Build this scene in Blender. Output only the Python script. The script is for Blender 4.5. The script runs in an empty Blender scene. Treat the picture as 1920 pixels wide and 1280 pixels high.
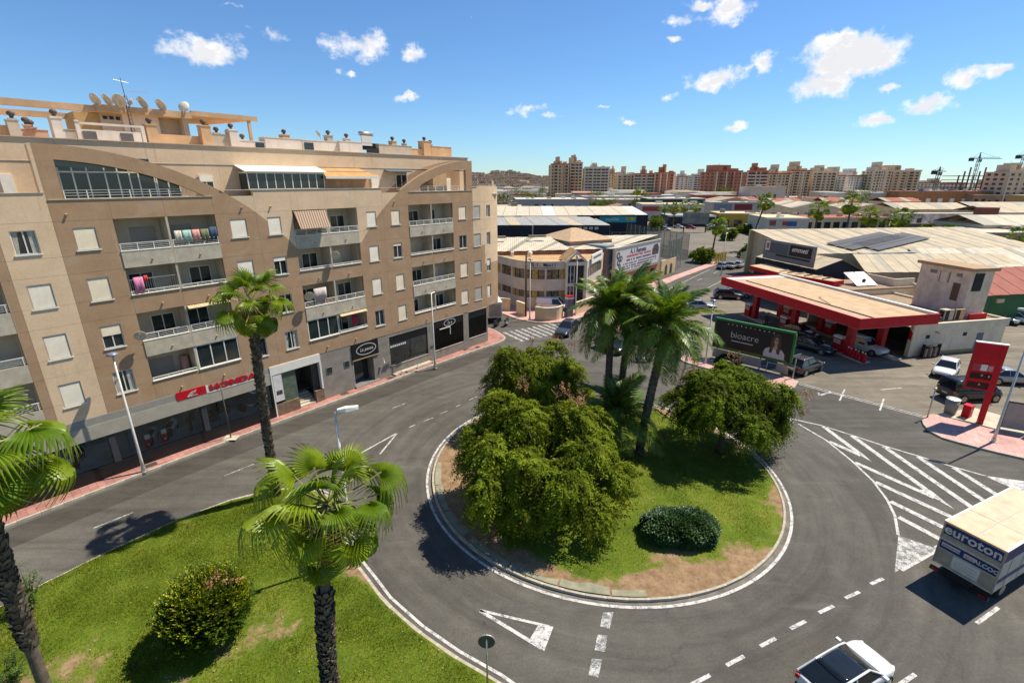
import bpy, math, random
import numpy as np
from math import sin, cos, pi, radians, sqrt, atan2, hypot
from mathutils import Vector, Matrix
random.seed(7); RNG = np.random.default_rng(11)
SC = bpy.context.scene
COL = SC.collection
# ------------------------------------------------------------------ camera, sky, sun, exposure
cd = bpy.data.cameras.new('camera'); cam = bpy.data.objects.new('camera', cd); COL.objects.link(cam)
cd.sensor_width = 36.0; cd.lens = 17.12; cd.clip_start = .1; cd.clip_end = 9000
cam.location = (0, 0, 18); cam.rotation_euler = (radians(90 - 18.305), 0, 0)
SC.camera = cam
SUN_AZ, SUN_EL = radians(64), radians(58)          # azimuth from +Y towards +X
sl = bpy.data.lights.new('sun', 'SUN'); sl.energy = 5.0; sl.angle = radians(.55); sl.color = (1, .945, .84)
so = bpy.data.objects.new('sun', sl); COL.objects.link(so)
sdir = Vector((sin(SUN_AZ) * cos(SUN_EL), cos(SUN_AZ) * cos(SUN_EL), sin(SUN_EL)))
so.rotation_euler = sdir.to_track_quat('Z', 'Y').to_euler(); so.location = (40, 30, 60)
SC.view_settings.view_transform = 'Standard'; SC.view_settings.look = 'None'
SC.view_settings.exposure = 0.45; SC.view_settings.gamma = 1.0; SC.view_settings.use_curve_mapping = False
SC.render.engine = 'CYCLES'; SC.cycles.use_denoising = True
SC.cycles.max_bounces = 7; SC.cycles.diffuse_bounces = 4; SC.cycles.glossy_bounces = 3; SC.cycles.transmission_bounces = 4
SC.cycles.transparent_max_bounces = 6; SC.cycles.caustics_reflective = False; SC.cycles.caustics_refractive = False
SKY_STRENGTH = .115

class NT:
    """small helper that writes node maths"""
    def __init__(s, tree): s.t = tree; s.n = tree.nodes; s.l = tree.links
    def new(s, typ, **kw):
        n = s.n.new(typ)
        for k, v in kw.items(): setattr(n, k, v)
        return n
    def put(s, sock, v):
        if hasattr(v, 'is_linked'): s.l.new(v, sock)
        else: sock.default_value = v
    def m(s, op, a, b=None, c=None, clamp=False):
        n = s.n.new('ShaderNodeMath'); n.operation = op; n.use_clamp = clamp
        s.put(n.inputs[0], a)
        if b is not None: s.put(n.inputs[1], b)
        if c is not None: s.put(n.inputs[2], c)
        return n.outputs[0]
    def smooth(s, v, a, b):
        n = s.n.new('ShaderNodeMapRange'); n.interpolation_type = 'SMOOTHSTEP'
        s.put(n.inputs[0], v); s.put(n.inputs[1], a); s.put(n.inputs[2], b); n.inputs[3].default_value = 0; n.inputs[4].default_value = 1
        return n.outputs[0]
    def ramp(s, v, stops):
        n = s.n.new('ShaderNodeValToRGB'); e = n.color_ramp.elements
        while len(e) < len(stops): e.new(.5)
        for i, (p, c) in enumerate(stops):
            e[i].position = p; e[i].color = (*c, 1) if len(c) == 3 else c
        s.l.new(v, n.inputs[0]); return n.outputs[0]
    def mix(s, f, a, b, mode='MIX'):
        n = s.n.new('ShaderNodeMix'); n.data_type = 'RGBA'; n.blend_type = mode
        s.put(n.inputs[0], f)
        for i, v in ((6, a), (7, b)):
            if hasattr(v, 'is_linked'): s.l.new(v, n.inputs[i])
            else: n.inputs[i].default_value = (*v, 1) if len(v) == 3 else v
        return n.outputs[2]
    def noise(s, vec, scale, detail=4, rough=.55, dist=0):
        n = s.n.new('ShaderNodeTexNoise'); n.inputs['Scale'].default_value = scale; n.inputs['Detail'].default_value = detail
        n.inputs['Roughness'].default_value = rough; n.inputs['Distortion'].default_value = dist
        if vec is not None: s.l.new(vec, n.inputs['Vector'])
        return n.outputs[0]
    def mapping(s, vec, scale=(1, 1, 1), rot=(0, 0, 0), loc=(0, 0, 0)):
        n = s.n.new('ShaderNodeMapping'); n.inputs['Scale'].default_value = scale; n.inputs['Rotation'].default_value = rot; n.inputs['Location'].default_value = loc
        s.l.new(vec, n.inputs['Vector']); return n.outputs[0]

# ---- sky: Nishita air with small fair-weather cumulus (az, el, half-width, half-height in degrees, density)
w = bpy.data.worlds.new('World'); SC.world = w; w.use_nodes = True
T = NT(w.node_tree); T.n.clear()
sky = T.new('ShaderNodeTexSky'); sky.sky_type = 'NISHITA'; sky.sun_disc = False
sky.sun_elevation = SUN_EL; sky.sun_rotation = SUN_AZ; sky.altitude = 30; sky.air_density = 1.0; sky.dust_density = .05; sky.ozone_density = 3.5
tc = T.new('ShaderNodeTexCoord'); gen = tc.outputs['Generated']
nz1 = T.new('ShaderNodeTexNoise'); nz1.inputs['Scale'].default_value = 16; nz1.inputs['Detail'].default_value = 6; nz1.inputs['Roughness'].default_value = .62
T.l.new(gen, nz1.inputs['Vector'])
warp = T.new('ShaderNodeVectorMath', operation='MULTIPLY_ADD'); T.l.new(nz1.outputs['Color'], warp.inputs[0]); warp.inputs[1].default_value = (.05,) * 3
off = T.new('ShaderNodeVectorMath', operation='SUBTRACT'); T.l.new(gen, off.inputs[0]); off.inputs[1].default_value = (.025,) * 3
T.l.new(off.outputs[0], warp.inputs[2])
sep = T.new('ShaderNodeSeparateXYZ'); T.l.new(warp.outputs[0], sep.inputs[0])
az = T.m('ARCTAN2', sep.outputs[0], sep.outputs[1]); el = T.m('ARCSINE', T.m('MINIMUM', T.m('MAXIMUM', sep.outputs[2], -1.0), 1.0))
CLOUDS = [(-29.1, 10.9, 4.02, 1.64, 1),(-29.8, 11.2, 1.9, 1.22, 1),(-23.1, 12.9, 1.78, 0.84, 0.7),(-15.6, 12.5, 4.16, 1.32, 0.85),(-14.0, 12.9, 2.35, 1.32, 0.85),(-10.1, 11.8, 1.4, 1.01, 0.85),(-17.8, 10.2, 0.81, 0.46, 0.7),(-16.6, 10.0, 0.62, 0.42, 0.6),(-11.3, 7.9, 1.54, 0.54, 0.9),(-26.5, 14.4, 1.09, 0.32, 0.5),(1.7, 7.2, 2.56, 0.71, 0.9),(3.8, 6.4, 1.82, 0.46, 0.8),(9.2, 7.2, 0.89, 0.35, 0.7),(12.3, 5.9, 1.09, 0.36, 0.7),(22.6, 5.0, 1.27, 0.44, 0.85),(16.4, 7.8, 0.94, 0.39, 0.6),(17.8, 14.5, 2.42, 0.92, 0.75),(21.1, 14.8, 2.76, 1.42, 0.95),(18.9, 15.7, 2.14, 0.65, 0.85),(16.3, 12.6, 1.01, 0.4, 0.7),(21.0, 9.2, 3.44, 1.14, 1),(24.7, 10.5, 1.18, 1.17, 0.9),(31.4, 10.1, 4.78, 2.03, 1.3),(29.9, 8.4, 3.07, 1.63, 1.2),(33.4, 9.7, 2.63, 1.53, 1.15),(30.2, 11.3, 2.21, 1.01, 1.1),(34.7, 7.2, 1.06, 0.33, 0.8),(38.0, 5.9, 2.23, 0.94, 1.05),(34.3, 4.9, 1.84, 0.87, 1.05),(39.6, 8.0, 1.62, 0.96, 1),(41.5, 8.3, 1.53, 0.74, 0.95),(43.1, 7.5, 0.3, 0.3, 0.6),(-4.3, 15.4, 0.75, 0.43, 0.35)] \
 + [(-70,18,5,1.6,1),(-92,24,6,2.2,1),(75,16,6,2,1),(140,20,7,2.2,1),(-140,20,6,2,1),(5,38,6,2.2,.9),(-45,40,7,2.5,1)]
cv = T.new('ShaderNodeCombineXYZ'); T.l.new(az, cv.inputs[0]); T.l.new(el, cv.inputs[1])
den = None
for (a, e, wd, hg, k) in CLOUDS:
    ma = T.new('ShaderNodeVectorMath', operation='MULTIPLY_ADD'); T.l.new(cv.outputs[0], ma.inputs[0])
    wd *= 1.28; hg *= 1.25; k += .1; ma.inputs[1].default_value = (1/radians(wd), 1/radians(hg), 0); ma.inputs[2].default_value = (-a/wd, -e/hg, 0)
    ln = T.new('ShaderNodeVectorMath', operation='LENGTH'); T.l.new(ma.outputs[0], ln.inputs[0])
    d = T.m('MULTIPLY_ADD', ln.outputs['Value'], -k, k)
    den = d if den is None else T.m('SMOOTH_MAX', den, d, .12)
den = T.m('MAXIMUM', den, 0.0)
nz2 = T.noise(gen, 26, 8, .62)
nz3 = T.noise(T.mapping(gen, (1, 1, 2.2)), 55, 5, .6)
puff = T.m('ADD', T.m('MULTIPLY', nz2, .75), T.m('MULTIPLY', nz3, .25))
cov = T.smooth(T.m('ADD', den, T.m('MULTIPLY', T.m('SUBTRACT', puff, .58), 2.4)), .06, .70)
cov = T.m('MULTIPLY', cov, T.smooth(den, 0.0, .10))
shade = T.m('MULTIPLY', T.smooth(T.m('ADD', den, T.m('MULTIPLY', T.m('SUBTRACT', nz3, .5), 1.6)), .35, 1.0), .6)
ccol = T.mix(shade, (7.4, 7.3, 7.3), (4.3, 4.4, 4.8))
skc = T.mix(1.0, sky.outputs[0], (.53, .72, .90), 'MULTIPLY')
mixc = T.mix(cov, skc, ccol)
bg = T.new('ShaderNodeBackground'); bg.inputs[1].default_value = SKY_STRENGTH; T.l.new(mixc, bg.inputs[0])
w.cycles.sampling_method = 'MANUAL'; w.cycles.sample_map_resolution = 256
wo = T.new('ShaderNodeOutputWorld'); T.l.new(bg.outputs[0], wo.inputs[0])

# ------------------------------------------------------------------ object helpers
def tag(o, label=None, cat=None, group=None, kind=None):
    if label: o['label'] = label
    if cat: o['category'] = cat
    if group: o['group'] = group
    if kind: o['kind'] = kind
    return o
def link(name, data, parent=None, loc=None, rz=0, rot=None):
    o = bpy.data.objects.new(name, data); COL.objects.link(o)
    if parent is not None: o.parent = parent
    if loc is not None: o.location = loc
    if rot is not None: o.rotation_euler = rot
    elif rz: o.rotation_euler = (0, 0, rz)
    return o
def thing(name, label, cat, loc=(0, 0, 0), rz=0, group=None):
    return tag(link(name, None, None, loc, rz), label, cat, group)
def dup(o, parent=None, loc=None, rz=None, label=None, mats=None):
    c = o.copy(); COL.objects.link(c)
    if parent is not None: c.parent = parent
    if loc is not None: c.location = loc
    if rz is not None: c.rotation_euler = (0, 0, rz)
    if label: c['label'] = label
    for ch in list(o.children): dup(ch, c)
    return c
class MB:
    def __init__(s): s.v = []; s.f = []; s.mi = []
    def add(s, vs, fs, m=0):
        b = len(s.v); s.v += [tuple(p) for p in vs]; s.f += [tuple(b + i for i in f) for f in fs]; s.mi += [m] * len(fs); return s
    def box(s, x0, x1, y0, y1, z0, z1, m=0):
        return s.add([(x0,y0,z0),(x1,y0,z0),(x1,y1,z0),(x0,y1,z0),(x0,y0,z1),(x1,y0,z1),(x1,y1,z1),(x0,y1,z1)],
                     [(0,3,2,1),(4,5,6,7),(0,1,5,4),(1,2,6,5),(2,3,7,6),(3,0,4,7)], m)
    def cbox(s, c, sz, rz=0, m=0, tilt=0):
        ca, sa = cos(rz), sin(rz); hx, hy, hz = sz[0]/2, sz[1]/2, sz[2]/2; vs = []
        for (x, y, z) in ((-1,-1,-1),(1,-1,-1),(1,1,-1),(-1,1,-1),(-1,-1,1),(1,-1,1),(1,1,1),(-1,1,1)):
            x *= hx; y *= hy; z *= hz
            y, z = y*cos(tilt) - z*sin(tilt), y*sin(tilt) + z*cos(tilt)
            vs.append((c[0] + x*ca - y*sa, c[1] + x*sa + y*ca, c[2] + z))
        return s.add(vs, [(0,3,2,1),(4,5,6,7),(0,1,5,4),(1,2,6,5),(2,3,7,6),(3,0,4,7)], m)
    def quad(s, a, b, c, d, m=0): return s.add([a, b, c, d], [(0,1,2,3)], m)
    def prism(s, poly, z0, z1, m=0, bottom=False, mside=None):
        ar = sum(poly[i][0]*poly[(i+1) % len(poly)][1] - poly[(i+1) % len(poly)][0]*poly[i][1] for i in range(len(poly)))
        if ar < 0: poly = poly[::-1]
        n = len(poly); vs = [(p[0], p[1], z0) for p in poly] + [(p[0], p[1], z1) for p in poly]
        s.add(vs, [tuple(range(n, 2*n))] + ([tuple(range(n))[::-1]] if bottom else []), m)
        b = len(s.v) - 2*n; ms = m if mside is None else mside
        for i in range(n):
            j = (i + 1) % n; s.f.append((b+i, b+j, b+n+j, b+n+i)); s.mi.append(ms)
        return s
    def tube(s, p0, p1, r0, r1=None, n=8, m=0, caps=True):
        r1 = r0 if r1 is None else r1
        a = Vector(p0); b = Vector(p1); d = (b - a).normalized()
        u = d.orthogonal().normalized(); v = d.cross(u); vs = []
        for c, r in ((a, r0), (b, r1)):
            for i in range(n):
                t = 2*pi*i/n; vs.append(c + u*(cos(t)*r) + v*(sin(t)*r))
        fs = [(i, (i+1) % n, n + (i+1) % n, n + i) for i in range(n)]
        if caps: fs += [tuple(range(n))[::-1], tuple(range(n, 2*n))]
        return s.add(vs, fs, m)
    def path(s, pts, rs, n=8, m=0, cap=True):
        pts = [Vector(p) for p in pts]; k = len(pts)
        if not hasattr(rs, '__len__'): rs = [rs]*k
        ref = None; vs = []
        for i, p in enumerate(pts):
            d = (pts[min(i+1, k-1)] - pts[max(i-1, 0)]).normalized()
            if ref is None: ref = d.orthogonal().normalized()
            u = (ref - d*ref.dot(d)).normalized(); ref = u; v = d.cross(u)
            for j in range(n):
                t = 2*pi*j/n; vs.append(p + u*(cos(t)*rs[i]) + v*(sin(t)*rs[i]))
        fs = [(i*n + j, i*n + (j+1) % n, (i+1)*n + (j+1) % n, (i+1)*n + j) for i in range(k-1) for j in range(n)]
        if cap: fs += [tuple(range(n))[::-1], tuple(range((k-1)*n, k*n))]
        return s.add(vs, fs, m)
    def lathe(s, prof, n=16, c=(0, 0, 0), m=0, axis='z'):
        vs = []; k = len(prof)
        for (r, z) in prof:
            for i in range(n):
                t = 2*pi*i/n
                p = (r*cos(t), r*sin(t), z) if axis == 'z' else ((z, r*cos(t), r*sin(t)) if axis == 'x' else (r*sin(t), z, r*cos(t)))
                vs.append((c[0]+p[0], c[1]+p[1], c[2]+p[2]))
        fs = [(i*n+j, i*n+(j+1) % n, (i+1)*n+(j+1) % n, (i+1)*n+j) for i in range(k-1) for j in range(n)]
        fs += [tuple(range(n))[::-1], tuple(range((k-1)*n, k*n))]
        return s.add(vs, fs, m)
    def ell(s, c, r, nu=12, nv=7, m=0):
        vs = [(c[0], c[1], c[2]-r[2])]
        for j in range(1, nv):
            ph = -pi/2 + pi*j/nv
            for i in range(nu):
                t = 2*pi*i/nu; vs.append((c[0]+r[0]*cos(ph)*cos(t), c[1]+r[1]*cos(ph)*sin(t), c[2]+r[2]*sin(ph)))
        vs.append((c[0], c[1], c[2]+r[2])); N_ = len(vs)-1
        fs = [(0, 1+(i+1) % nu, 1+i) for i in range(nu)]
        for j in range(nv-2):
            for i in range(nu): fs.append((1+j*nu+i, 1+j*nu+(i+1) % nu, 1+(j+1)*nu+(i+1) % nu, 1+(j+1)*nu+i))
        fs += [(N_, 1+(nv-2)*nu+i, 1+(nv-2)*nu+(i+1) % nu) for i in range(nu)]
        return s.add(vs, fs, m)
    def strip(s, pts, wdt, z, m=0):
        """flat ribbon of width wdt along 2d pts"""
        n = len(pts); L = []; R = []
        for i in range(n):
            a = pts[max(i-1, 0)]; b = pts[min(i+1, n-1)]
            dx, dy = b[0]-a[0], b[1]-a[1]; q = hypot(dx, dy) or 1; nx, ny = -dy/q*wdt/2, dx/q*wdt/2
            L.append((pts[i][0]+nx, pts[i][1]+ny, z)); R.append((pts[i][0]-nx, pts[i][1]-ny, z))
        return s.add(R + L, [(i, i+1, n+i+1, n+i) for i in range(n-1)], m)
    def mesh(s, name, mats):
        me = bpy.data.meshes.new(name); me.from_pydata(s.v, [], s.f)
        for mt in (mats if isinstance(mats, (list, tuple)) else [mats]): me.materials.append(mt)
        if any(s.mi): me.polygons.foreach_set('material_index', s.mi)
        return me
    def build(s, name, mats, parent=None, loc=None, rz=0, smooth=False, rot=None):
        me = s.mesh(name, mats)
        if smooth: me.polygons.foreach_set('use_smooth', [True]*len(me.polygons))
        return link(name, me, parent, loc, rz, rot)
def np_mesh(name, V, F, mat_, parent=None, loc=None, smooth=False, idx=None):
    """V (n,3) float array, F (m,k) int array, all faces with k corners"""
    me = bpy.data.meshes.new(name); k = F.shape[1]
    me.vertices.add(len(V)); me.vertices.foreach_set('co', np.asarray(V, np.float32).ravel())
    me.loops.add(F.size); me.loops.foreach_set('vertex_index', F.astype(np.int32).ravel())
    me.polygons.add(len(F)); me.polygons.foreach_set('loop_start', np.arange(0, F.size, k, dtype=np.int32))
    try: me.polygons.foreach_set('loop_total', np.full(len(F), k, np.int32))
    except Exception: pass
    for mt in (mat_ if isinstance(mat_, (list, tuple)) else [mat_]): me.materials.append(mt)
    if idx is not None: me.polygons.foreach_set('material_index', idx.astype(np.int32))
    if smooth: me.polygons.foreach_set('use_smooth', np.ones(len(F), bool))
    me.update(calc_edges=True)
    return link(name, me, parent, loc)
def text(name, body, size, mat_, parent, loc, rot, ext=.01, align='CENTER', sx=1.0, shear=0, bold=0):
    c = bpy.data.curves.new(name, 'FONT'); c.body = body; c.size = size; c.extrude = ext; c.align_x = align; c.align_y = 'CENTER'; c.shear = shear; c.offset = bold
    c.resolution_u = 3; c.materials.append(mat_)
    tmp = bpy.data.objects.new('tmp', c); COL.objects.link(tmp); dg = bpy.context.evaluated_depsgraph_get(); dg.update()
    me = bpy.data.meshes.new_from_object(tmp.evaluated_get(dg)); bpy.data.objects.remove(tmp)
    if not me.materials: me.materials.append(mat_)
    o = link(name, me, parent, loc, rot=rot); o.scale = (sx, 1, 1); return o

# ------------------------------------------------------------------ materials
MATS = {}
WARM = (1.02, .965, .84)                      # sun's warmth put into the surface colours, offsetting blue sky fill
def warm(c): return tuple(x*k for x, k in zip(c, WARM))
def mat(name, col, rough=.7, metal=0, var=.10, sc=2.5, bump=0, bsc=40, spec=.35, fine=.0, streak=0, grime=None, sub=0, island=0, emit=0):
    if name in MATS: return MATS[name]
    col = warm(col)
    m = bpy.data.materials.new(name); m.use_nodes = True; t = NT(m.node_tree); p = t.n['Principled BSDF']
    co = t.new('ShaderNodeTexCoord').outputs['Object']
    c = col
    if var:
        nz = t.noise(co, sc, 5, .6)
        lo = tuple(max(0, x*(1-var*1.6)) for x in col); hi = tuple(min(1, x*(1+var*1.3)) for x in col)
        c = t.ramp(nz, [(.3, lo), (.7, hi)])
    if streak:
        ns = t.noise(t.mapping(co, (3.2, 3.2, .22)), 1.3, 4, .65)
        c = t.mix(t.m('MULTIPLY', t.smooth(ns, .52, .78), streak), c, tuple(x*.55 for x in col))
    if grime:
        ng = t.noise(co, .9, 6, .7); c = t.mix(t.m('MULTIPLY', t.smooth(ng, .55, .75), grime[1]), c, grime[0])
    if fine:
        nf = t.noise(co, 60, 2, .5); c = t.mix(fine, c, t.ramp(nf, [(.35, (0, 0, 0)), (.65, (1, 1, 1))]), 'OVERLAY')
    if island:
        ri = t.new('ShaderNodeNewGeometry').outputs['Random Per Island']
        h = t.new('ShaderNodeHueSaturation'); t.put(h.inputs['Hue'], t.m('ADD', .5 - .02*island, t.m('MULTIPLY', ri, .04*island)))
        t.put(h.inputs['Value'], t.m('ADD', 1 - .5*island, t.m('MULTIPLY', ri, island)))
        if hasattr(c, 'is_linked'): t.l.new(c, h.inputs['Color'])
        else: h.inputs['Color'].default_value = (*c, 1)
        c = h.outputs[0]
    if hasattr(c, 'is_linked'): t.l.new(c, p.inputs['Base Color'])
    else: p.inputs['Base Color'].default_value = (*c, 1)
    p.inputs['Roughness'].default_value = rough; p.inputs['Metallic'].default_value = metal
    p.inputs['Specular IOR Level'].default_value = spec
    if bump:
        b = t.new('ShaderNodeBump'); b.inputs['Strength'].default_value = bump; b.inputs['Distance'].default_value = .02
        t.l.new(t.noise(co, bsc, 4, .6), b.inputs['Height']); t.l.new(b.outputs[0], p.inputs['Normal'])
    if sub:
        tr = t.new('ShaderNodeBsdfTranslucent')
        if hasattr(c, 'is_linked'): t.l.new(t.mix(1.0, c, (1.25, 1.15, .45), 'MULTIPLY'), tr.inputs[0])
        else: tr.inputs[0].default_value = (*c, 1)
        mx = t.new('ShaderNodeMixShader'); mx.inputs[0].default_value = sub
        t.l.new(p.outputs[0], mx.inputs[1]); t.l.new(tr.outputs[0], mx.inputs[2]); t.l.new(mx.outputs[0], t.n['Material Output'].inputs[0])
    if emit:
        p.inputs['Emission Color'].default_value = (*col, 1); p.inputs['Emission Strength'].default_value = emit
    MATS[name] = m; return m
def paint(name, col, rough=.28, metal=0, coat=.6):
    if name in MATS: return MATS[name]
    m = mat(name, col, rough, metal, var=.03, sc=1.2, spec=.5); p = m.node_tree.nodes['Principled BSDF']
    p.inputs['Coat Weight'].default_value = coat; p.inputs['Coat Roughness'].default_value = .06
    return m
def corr(name, col, period=.25, axis='X', rough=.55, metal=0, dirt=.35, dcol=None):
    """profiled sheet: ribs in relief"""
    if name in MATS: return MATS[name]
    m = mat(name, col, rough, metal, var=.10, sc=.6, grime=(dcol or tuple(x*.55 for x in col), dirt)); t = NT(m.node_tree); p = t.n['Principled BSDF']
    co = t.new('ShaderNodeTexCoord').outputs['Object']
    wv = t.new('ShaderNodeTexWave', wave_type='BANDS', bands_direction=axis); wv.inputs['Scale'].default_value = .314/period; t.l.new(co, wv.inputs['Vector'])
    b = t.new('ShaderNodeBump'); b.inputs['Strength'].default_value = .6; b.inputs['Distance'].default_value = .05
    t.l.new(wv.outputs[1], b.inputs['Height']); t.l.new(b.outputs[0], p.inputs['Normal']); return m

GLASS = mat('window_glass', (.025, .035, .04), .06, var=.25, sc=.7, spec=.6)
GLASSG = mat('shop_glass', (.03, .04, .042), .05, var=.3, sc=.5, spec=.55)
WHITE = mat('white_paint', (.78, .77, .74), .5, var=.05, sc=4)
ALU = mat('white_aluminium', (.74, .74, .72), .35, var=.05, sc=3)
CREAM = mat('cream_shutter', (.72, .66, .54), .55, var=.12, sc=1.6, streak=.25)
SHUT = mat('white_shutter', (.74, .72, .68), .55, var=.10, sc=1.8, streak=.25)
CONC = mat('light_concrete', (.50, .45, .37), .85, var=.14, sc=1.4, bump=.2, streak=.4)
DARK = mat('dark_interior', (.03, .03, .032), .8, var=.3, sc=1)
BLACK = mat('black_plastic', (.018, .018, .02), .45, var=.1)
METAL = mat('galvanised_metal', (.50, .51, .52), .42, .7, var=.12, sc=3)
RUBBER = mat('tyre_rubber', (.022, .022, .023), .85, var=.1)
RED = mat('red_panel', (.52, .008, .018), .5, var=.10, sc=1.2, spec=.25, streak=.15)
# ------------------------------------------------------------------ ground, roads, pavements
def asphalt(name, c0, c1):
    c0, c1 = warm(c0), warm(c1)
    m = bpy.data.materials.new(name); m.use_nodes = True; t = NT(m.node_tree); p = t.n['Principled BSDF']
    co = t.new('ShaderNodeTexCoord').outputs['Object']
    big = t.noise(co, .09, 5, .62); mid = t.noise(co, .8, 6, .7, .4); fin = t.noise(co, 38, 2, .7)
    c = t.ramp(big, [(.33, c0), (.68, c1)])
    c = t.mix(.55, c, t.ramp(mid, [(.25, (.32, .32, .32)), (.75, (.68, .68, .68))]), 'OVERLAY')
    c = t.mix(.45, c, t.ramp(fin, [(.3, (.3, .3, .3)), (.7, (.7, .7, .7))]), 'OVERLAY')
    grn = t.noise(co, 9, 5, .75); c = t.mix(.5, c, t.ramp(grn, [(.3, (.3, .3, .3)), (.7, (.7, .7, .7))]), 'OVERLAY')
    sp = t.noise(co, 1.9, 5, .6, .2); c = t.mix(t.m('MULTIPLY', t.smooth(sp, .66, .74), .45), c, tuple(x*.4 for x in c0))
    # patched and oil-stained places
    st = t.noise(t.mapping(co, (1, 1, 1), (0, 0, .9)), .33, 7, .75, 1.2)
    c = t.mix(t.m('MULTIPLY', t.smooth(st, .60, .72), .45), c, tuple(x*.45 for x in c0))
    lt = t.noise(t.mapping(co, (.16, 1.0, 1), (0, 0, .88)), .9, 5, .6)
    c = t.mix(t.m('MULTIPLY', t.smooth(lt, .55, .75), .35), c, tuple(min(1, x*1.7) for x in c1))
    sxy = t.new('ShaderNodeVectorMath', operation='SUBTRACT'); t.l.new(co, sxy.inputs[0]); sxy.inputs[1].default_value = (5.75, 28, 0); spp = t.new('ShaderNodeSeparateXYZ'); t.l.new(sxy.outputs[0], spp.inputs[0])
    rl = t.new('ShaderNodeVectorMath', operation='LENGTH'); t.l.new(sxy.outputs[0], rl.inputs[0]); cmb = t.new('ShaderNodeCombineXYZ'); t.l.new(t.m('MULTIPLY', rl.outputs['Value'], 1.1), cmb.inputs[0]); t.l.new(t.m('MULTIPLY', t.m('ARCTAN2', spp.outputs[1], spp.outputs[0]), 1.2), cmb.inputs[1])
    pol = t.noise(cmb.outputs[0], 1.0, 6, .65, .3); near = t.m('SUBTRACT', 1.0, t.smooth(rl.outputs['Value'], 17.0, 23.0)); lin = t.noise(t.mapping(co, (.09, 1.15, 1), (0, 0, -.88)), 1.0, 6, .65, .3)
    trk = t.m('ADD', t.m('MULTIPLY', pol, near), t.m('MULTIPLY', lin, t.m('SUBTRACT', 1.0, near)))
    c = t.mix(.5, c, t.ramp(trk, [(.30, (.22, .22, .22)), (.5, (.5, .5, .5)), (.70, (.74, .735, .73))]), 'OVERLAY')
    # hairline cracks
    vo = t.new('ShaderNodeTexVoronoi', feature='DISTANCE_TO_EDGE'); vo.inputs['Scale'].default_value = .16
    wp = t.new('ShaderNodeVectorMath', operation='MULTIPLY_ADD'); nzc = t.new('ShaderNodeTexNoise'); nzc.inputs['Scale'].default_value = .8; nzc.inputs['Detail'].default_value = 6; t.l.new(co, nzc.inputs['Vector'])
    t.l.new(nzc.outputs['Color'], wp.inputs[0]); wp.inputs[1].default_value = (2.2, 2.2, 0); t.l.new(co, wp.inputs[2]); t.l.new(wp.outputs[0], vo.inputs['Vector'])
    ck = t.m('MULTIPLY', t.m('SUBTRACT', 1.0, t.smooth(vo.outputs['Distance'], .0015, .006)), t.smooth(t.noise(co, .22, 3), .48, .58))
    c = t.mix(t.m('MULTIPLY', ck, .25), c, (.025, .025, .025))
    t.l.new(c, p.inputs['Base Color']); p.inputs['Roughness'].default_value = .88; p.inputs['Specular IOR Level'].default_value = .25
    b = t.new('ShaderNodeBump'); b.inputs['Strength'].default_value = .25; b.inputs['Distance'].default_value = .01
    t.l.new(fin, b.inputs['Height']); t.l.new(b.outputs[0], p.inputs['Normal']); return m
ASPH = asphalt('asphalt', (.072, .068, .063), (.108, .103, .096))
ASPH2 = asphalt('forecourt_asphalt', (.145, .128, .106), (.20, .178, .150))
def tiles(name, c1, c2, gap, sc, rot):
    m = bpy.data.materials.new(name); m.use_nodes = True; t = NT(m.node_tree); p = t.n['Principled BSDF']
    co = t.new('ShaderNodeTexCoord').outputs['Object']
    br = t.new('ShaderNodeTexBrick'); t.l.new(t.mapping(co, (1, 1, 1), (0, 0, rot)), br.inputs['Vector'])
    br.inputs['Color1'].default_value = (*c1, 1); br.inputs['Color2'].default_value = (*c2, 1); br.inputs['Mortar'].default_value = (*gap, 1)
    br.inputs['Scale'].default_value = 1; br.inputs['Brick Width'].default_value = sc; br.inputs['Row Height'].default_value = sc; br.inputs['Mortar Size'].default_value = .012; br.offset = 0
    c = t.mix(.6, br.outputs[0], t.ramp(t.noise(co, .55, 6, .7), [(.3, (.25, .25, .25)), (.7, (.75, .75, .75))]), 'OVERLAY')
    c = t.mix(t.m('MULTIPLY', t.smooth(t.noise(co, 1.7, 6, .75, .8), .56, .7), .5), c, (.12, .07, .055))
    t.l.new(c, p.inputs['Base Color']); p.inputs['Roughness'].default_value = .8
    return m
FA_A = atan2(.772, .636)
TILE = tiles('red_pavement_tiles', (.33, .14, .105), (.41, .19, .145), (.18, .09, .07), .4, -FA_A)
TILEP = tiles('pink_pavement_tiles', (.50, .26, .21), (.57, .33, .27), (.34, .2, .17), .4, .6)
KERB = mat('kerb_concrete', (.44, .405, .35), .85, var=.22, sc=2.2, bump=.2, grime=((.16, .14, .12), .6))
def marking_mat(name, wear):
    m = bpy.data.materials.new(name); m.use_nodes = True; t = NT(m.node_tree); p = t.n['Principled BSDF']
    co = t.new('ShaderNodeTexCoord').outputs['Object']
    n1 = t.noise(co, 3.2, 6, .75); n2 = t.noise(co, 24, 3, .7)
    wv = t.smooth(t.m('ADD', t.m('MULTIPLY', n1, .65), t.m('MULTIPLY', n2, .35)), wear, wear + .13)
    c = t.mix(wv, (.54, .51, .46), (.13, .125, .12))
    t.l.new(c, p.inputs['Base Color']); p.inputs['Roughness'].default_value = .75; return m
MARK = marking_mat('road_marking_paint', .47); MARKW = marking_mat('worn_road_marking_paint', .42)

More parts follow.
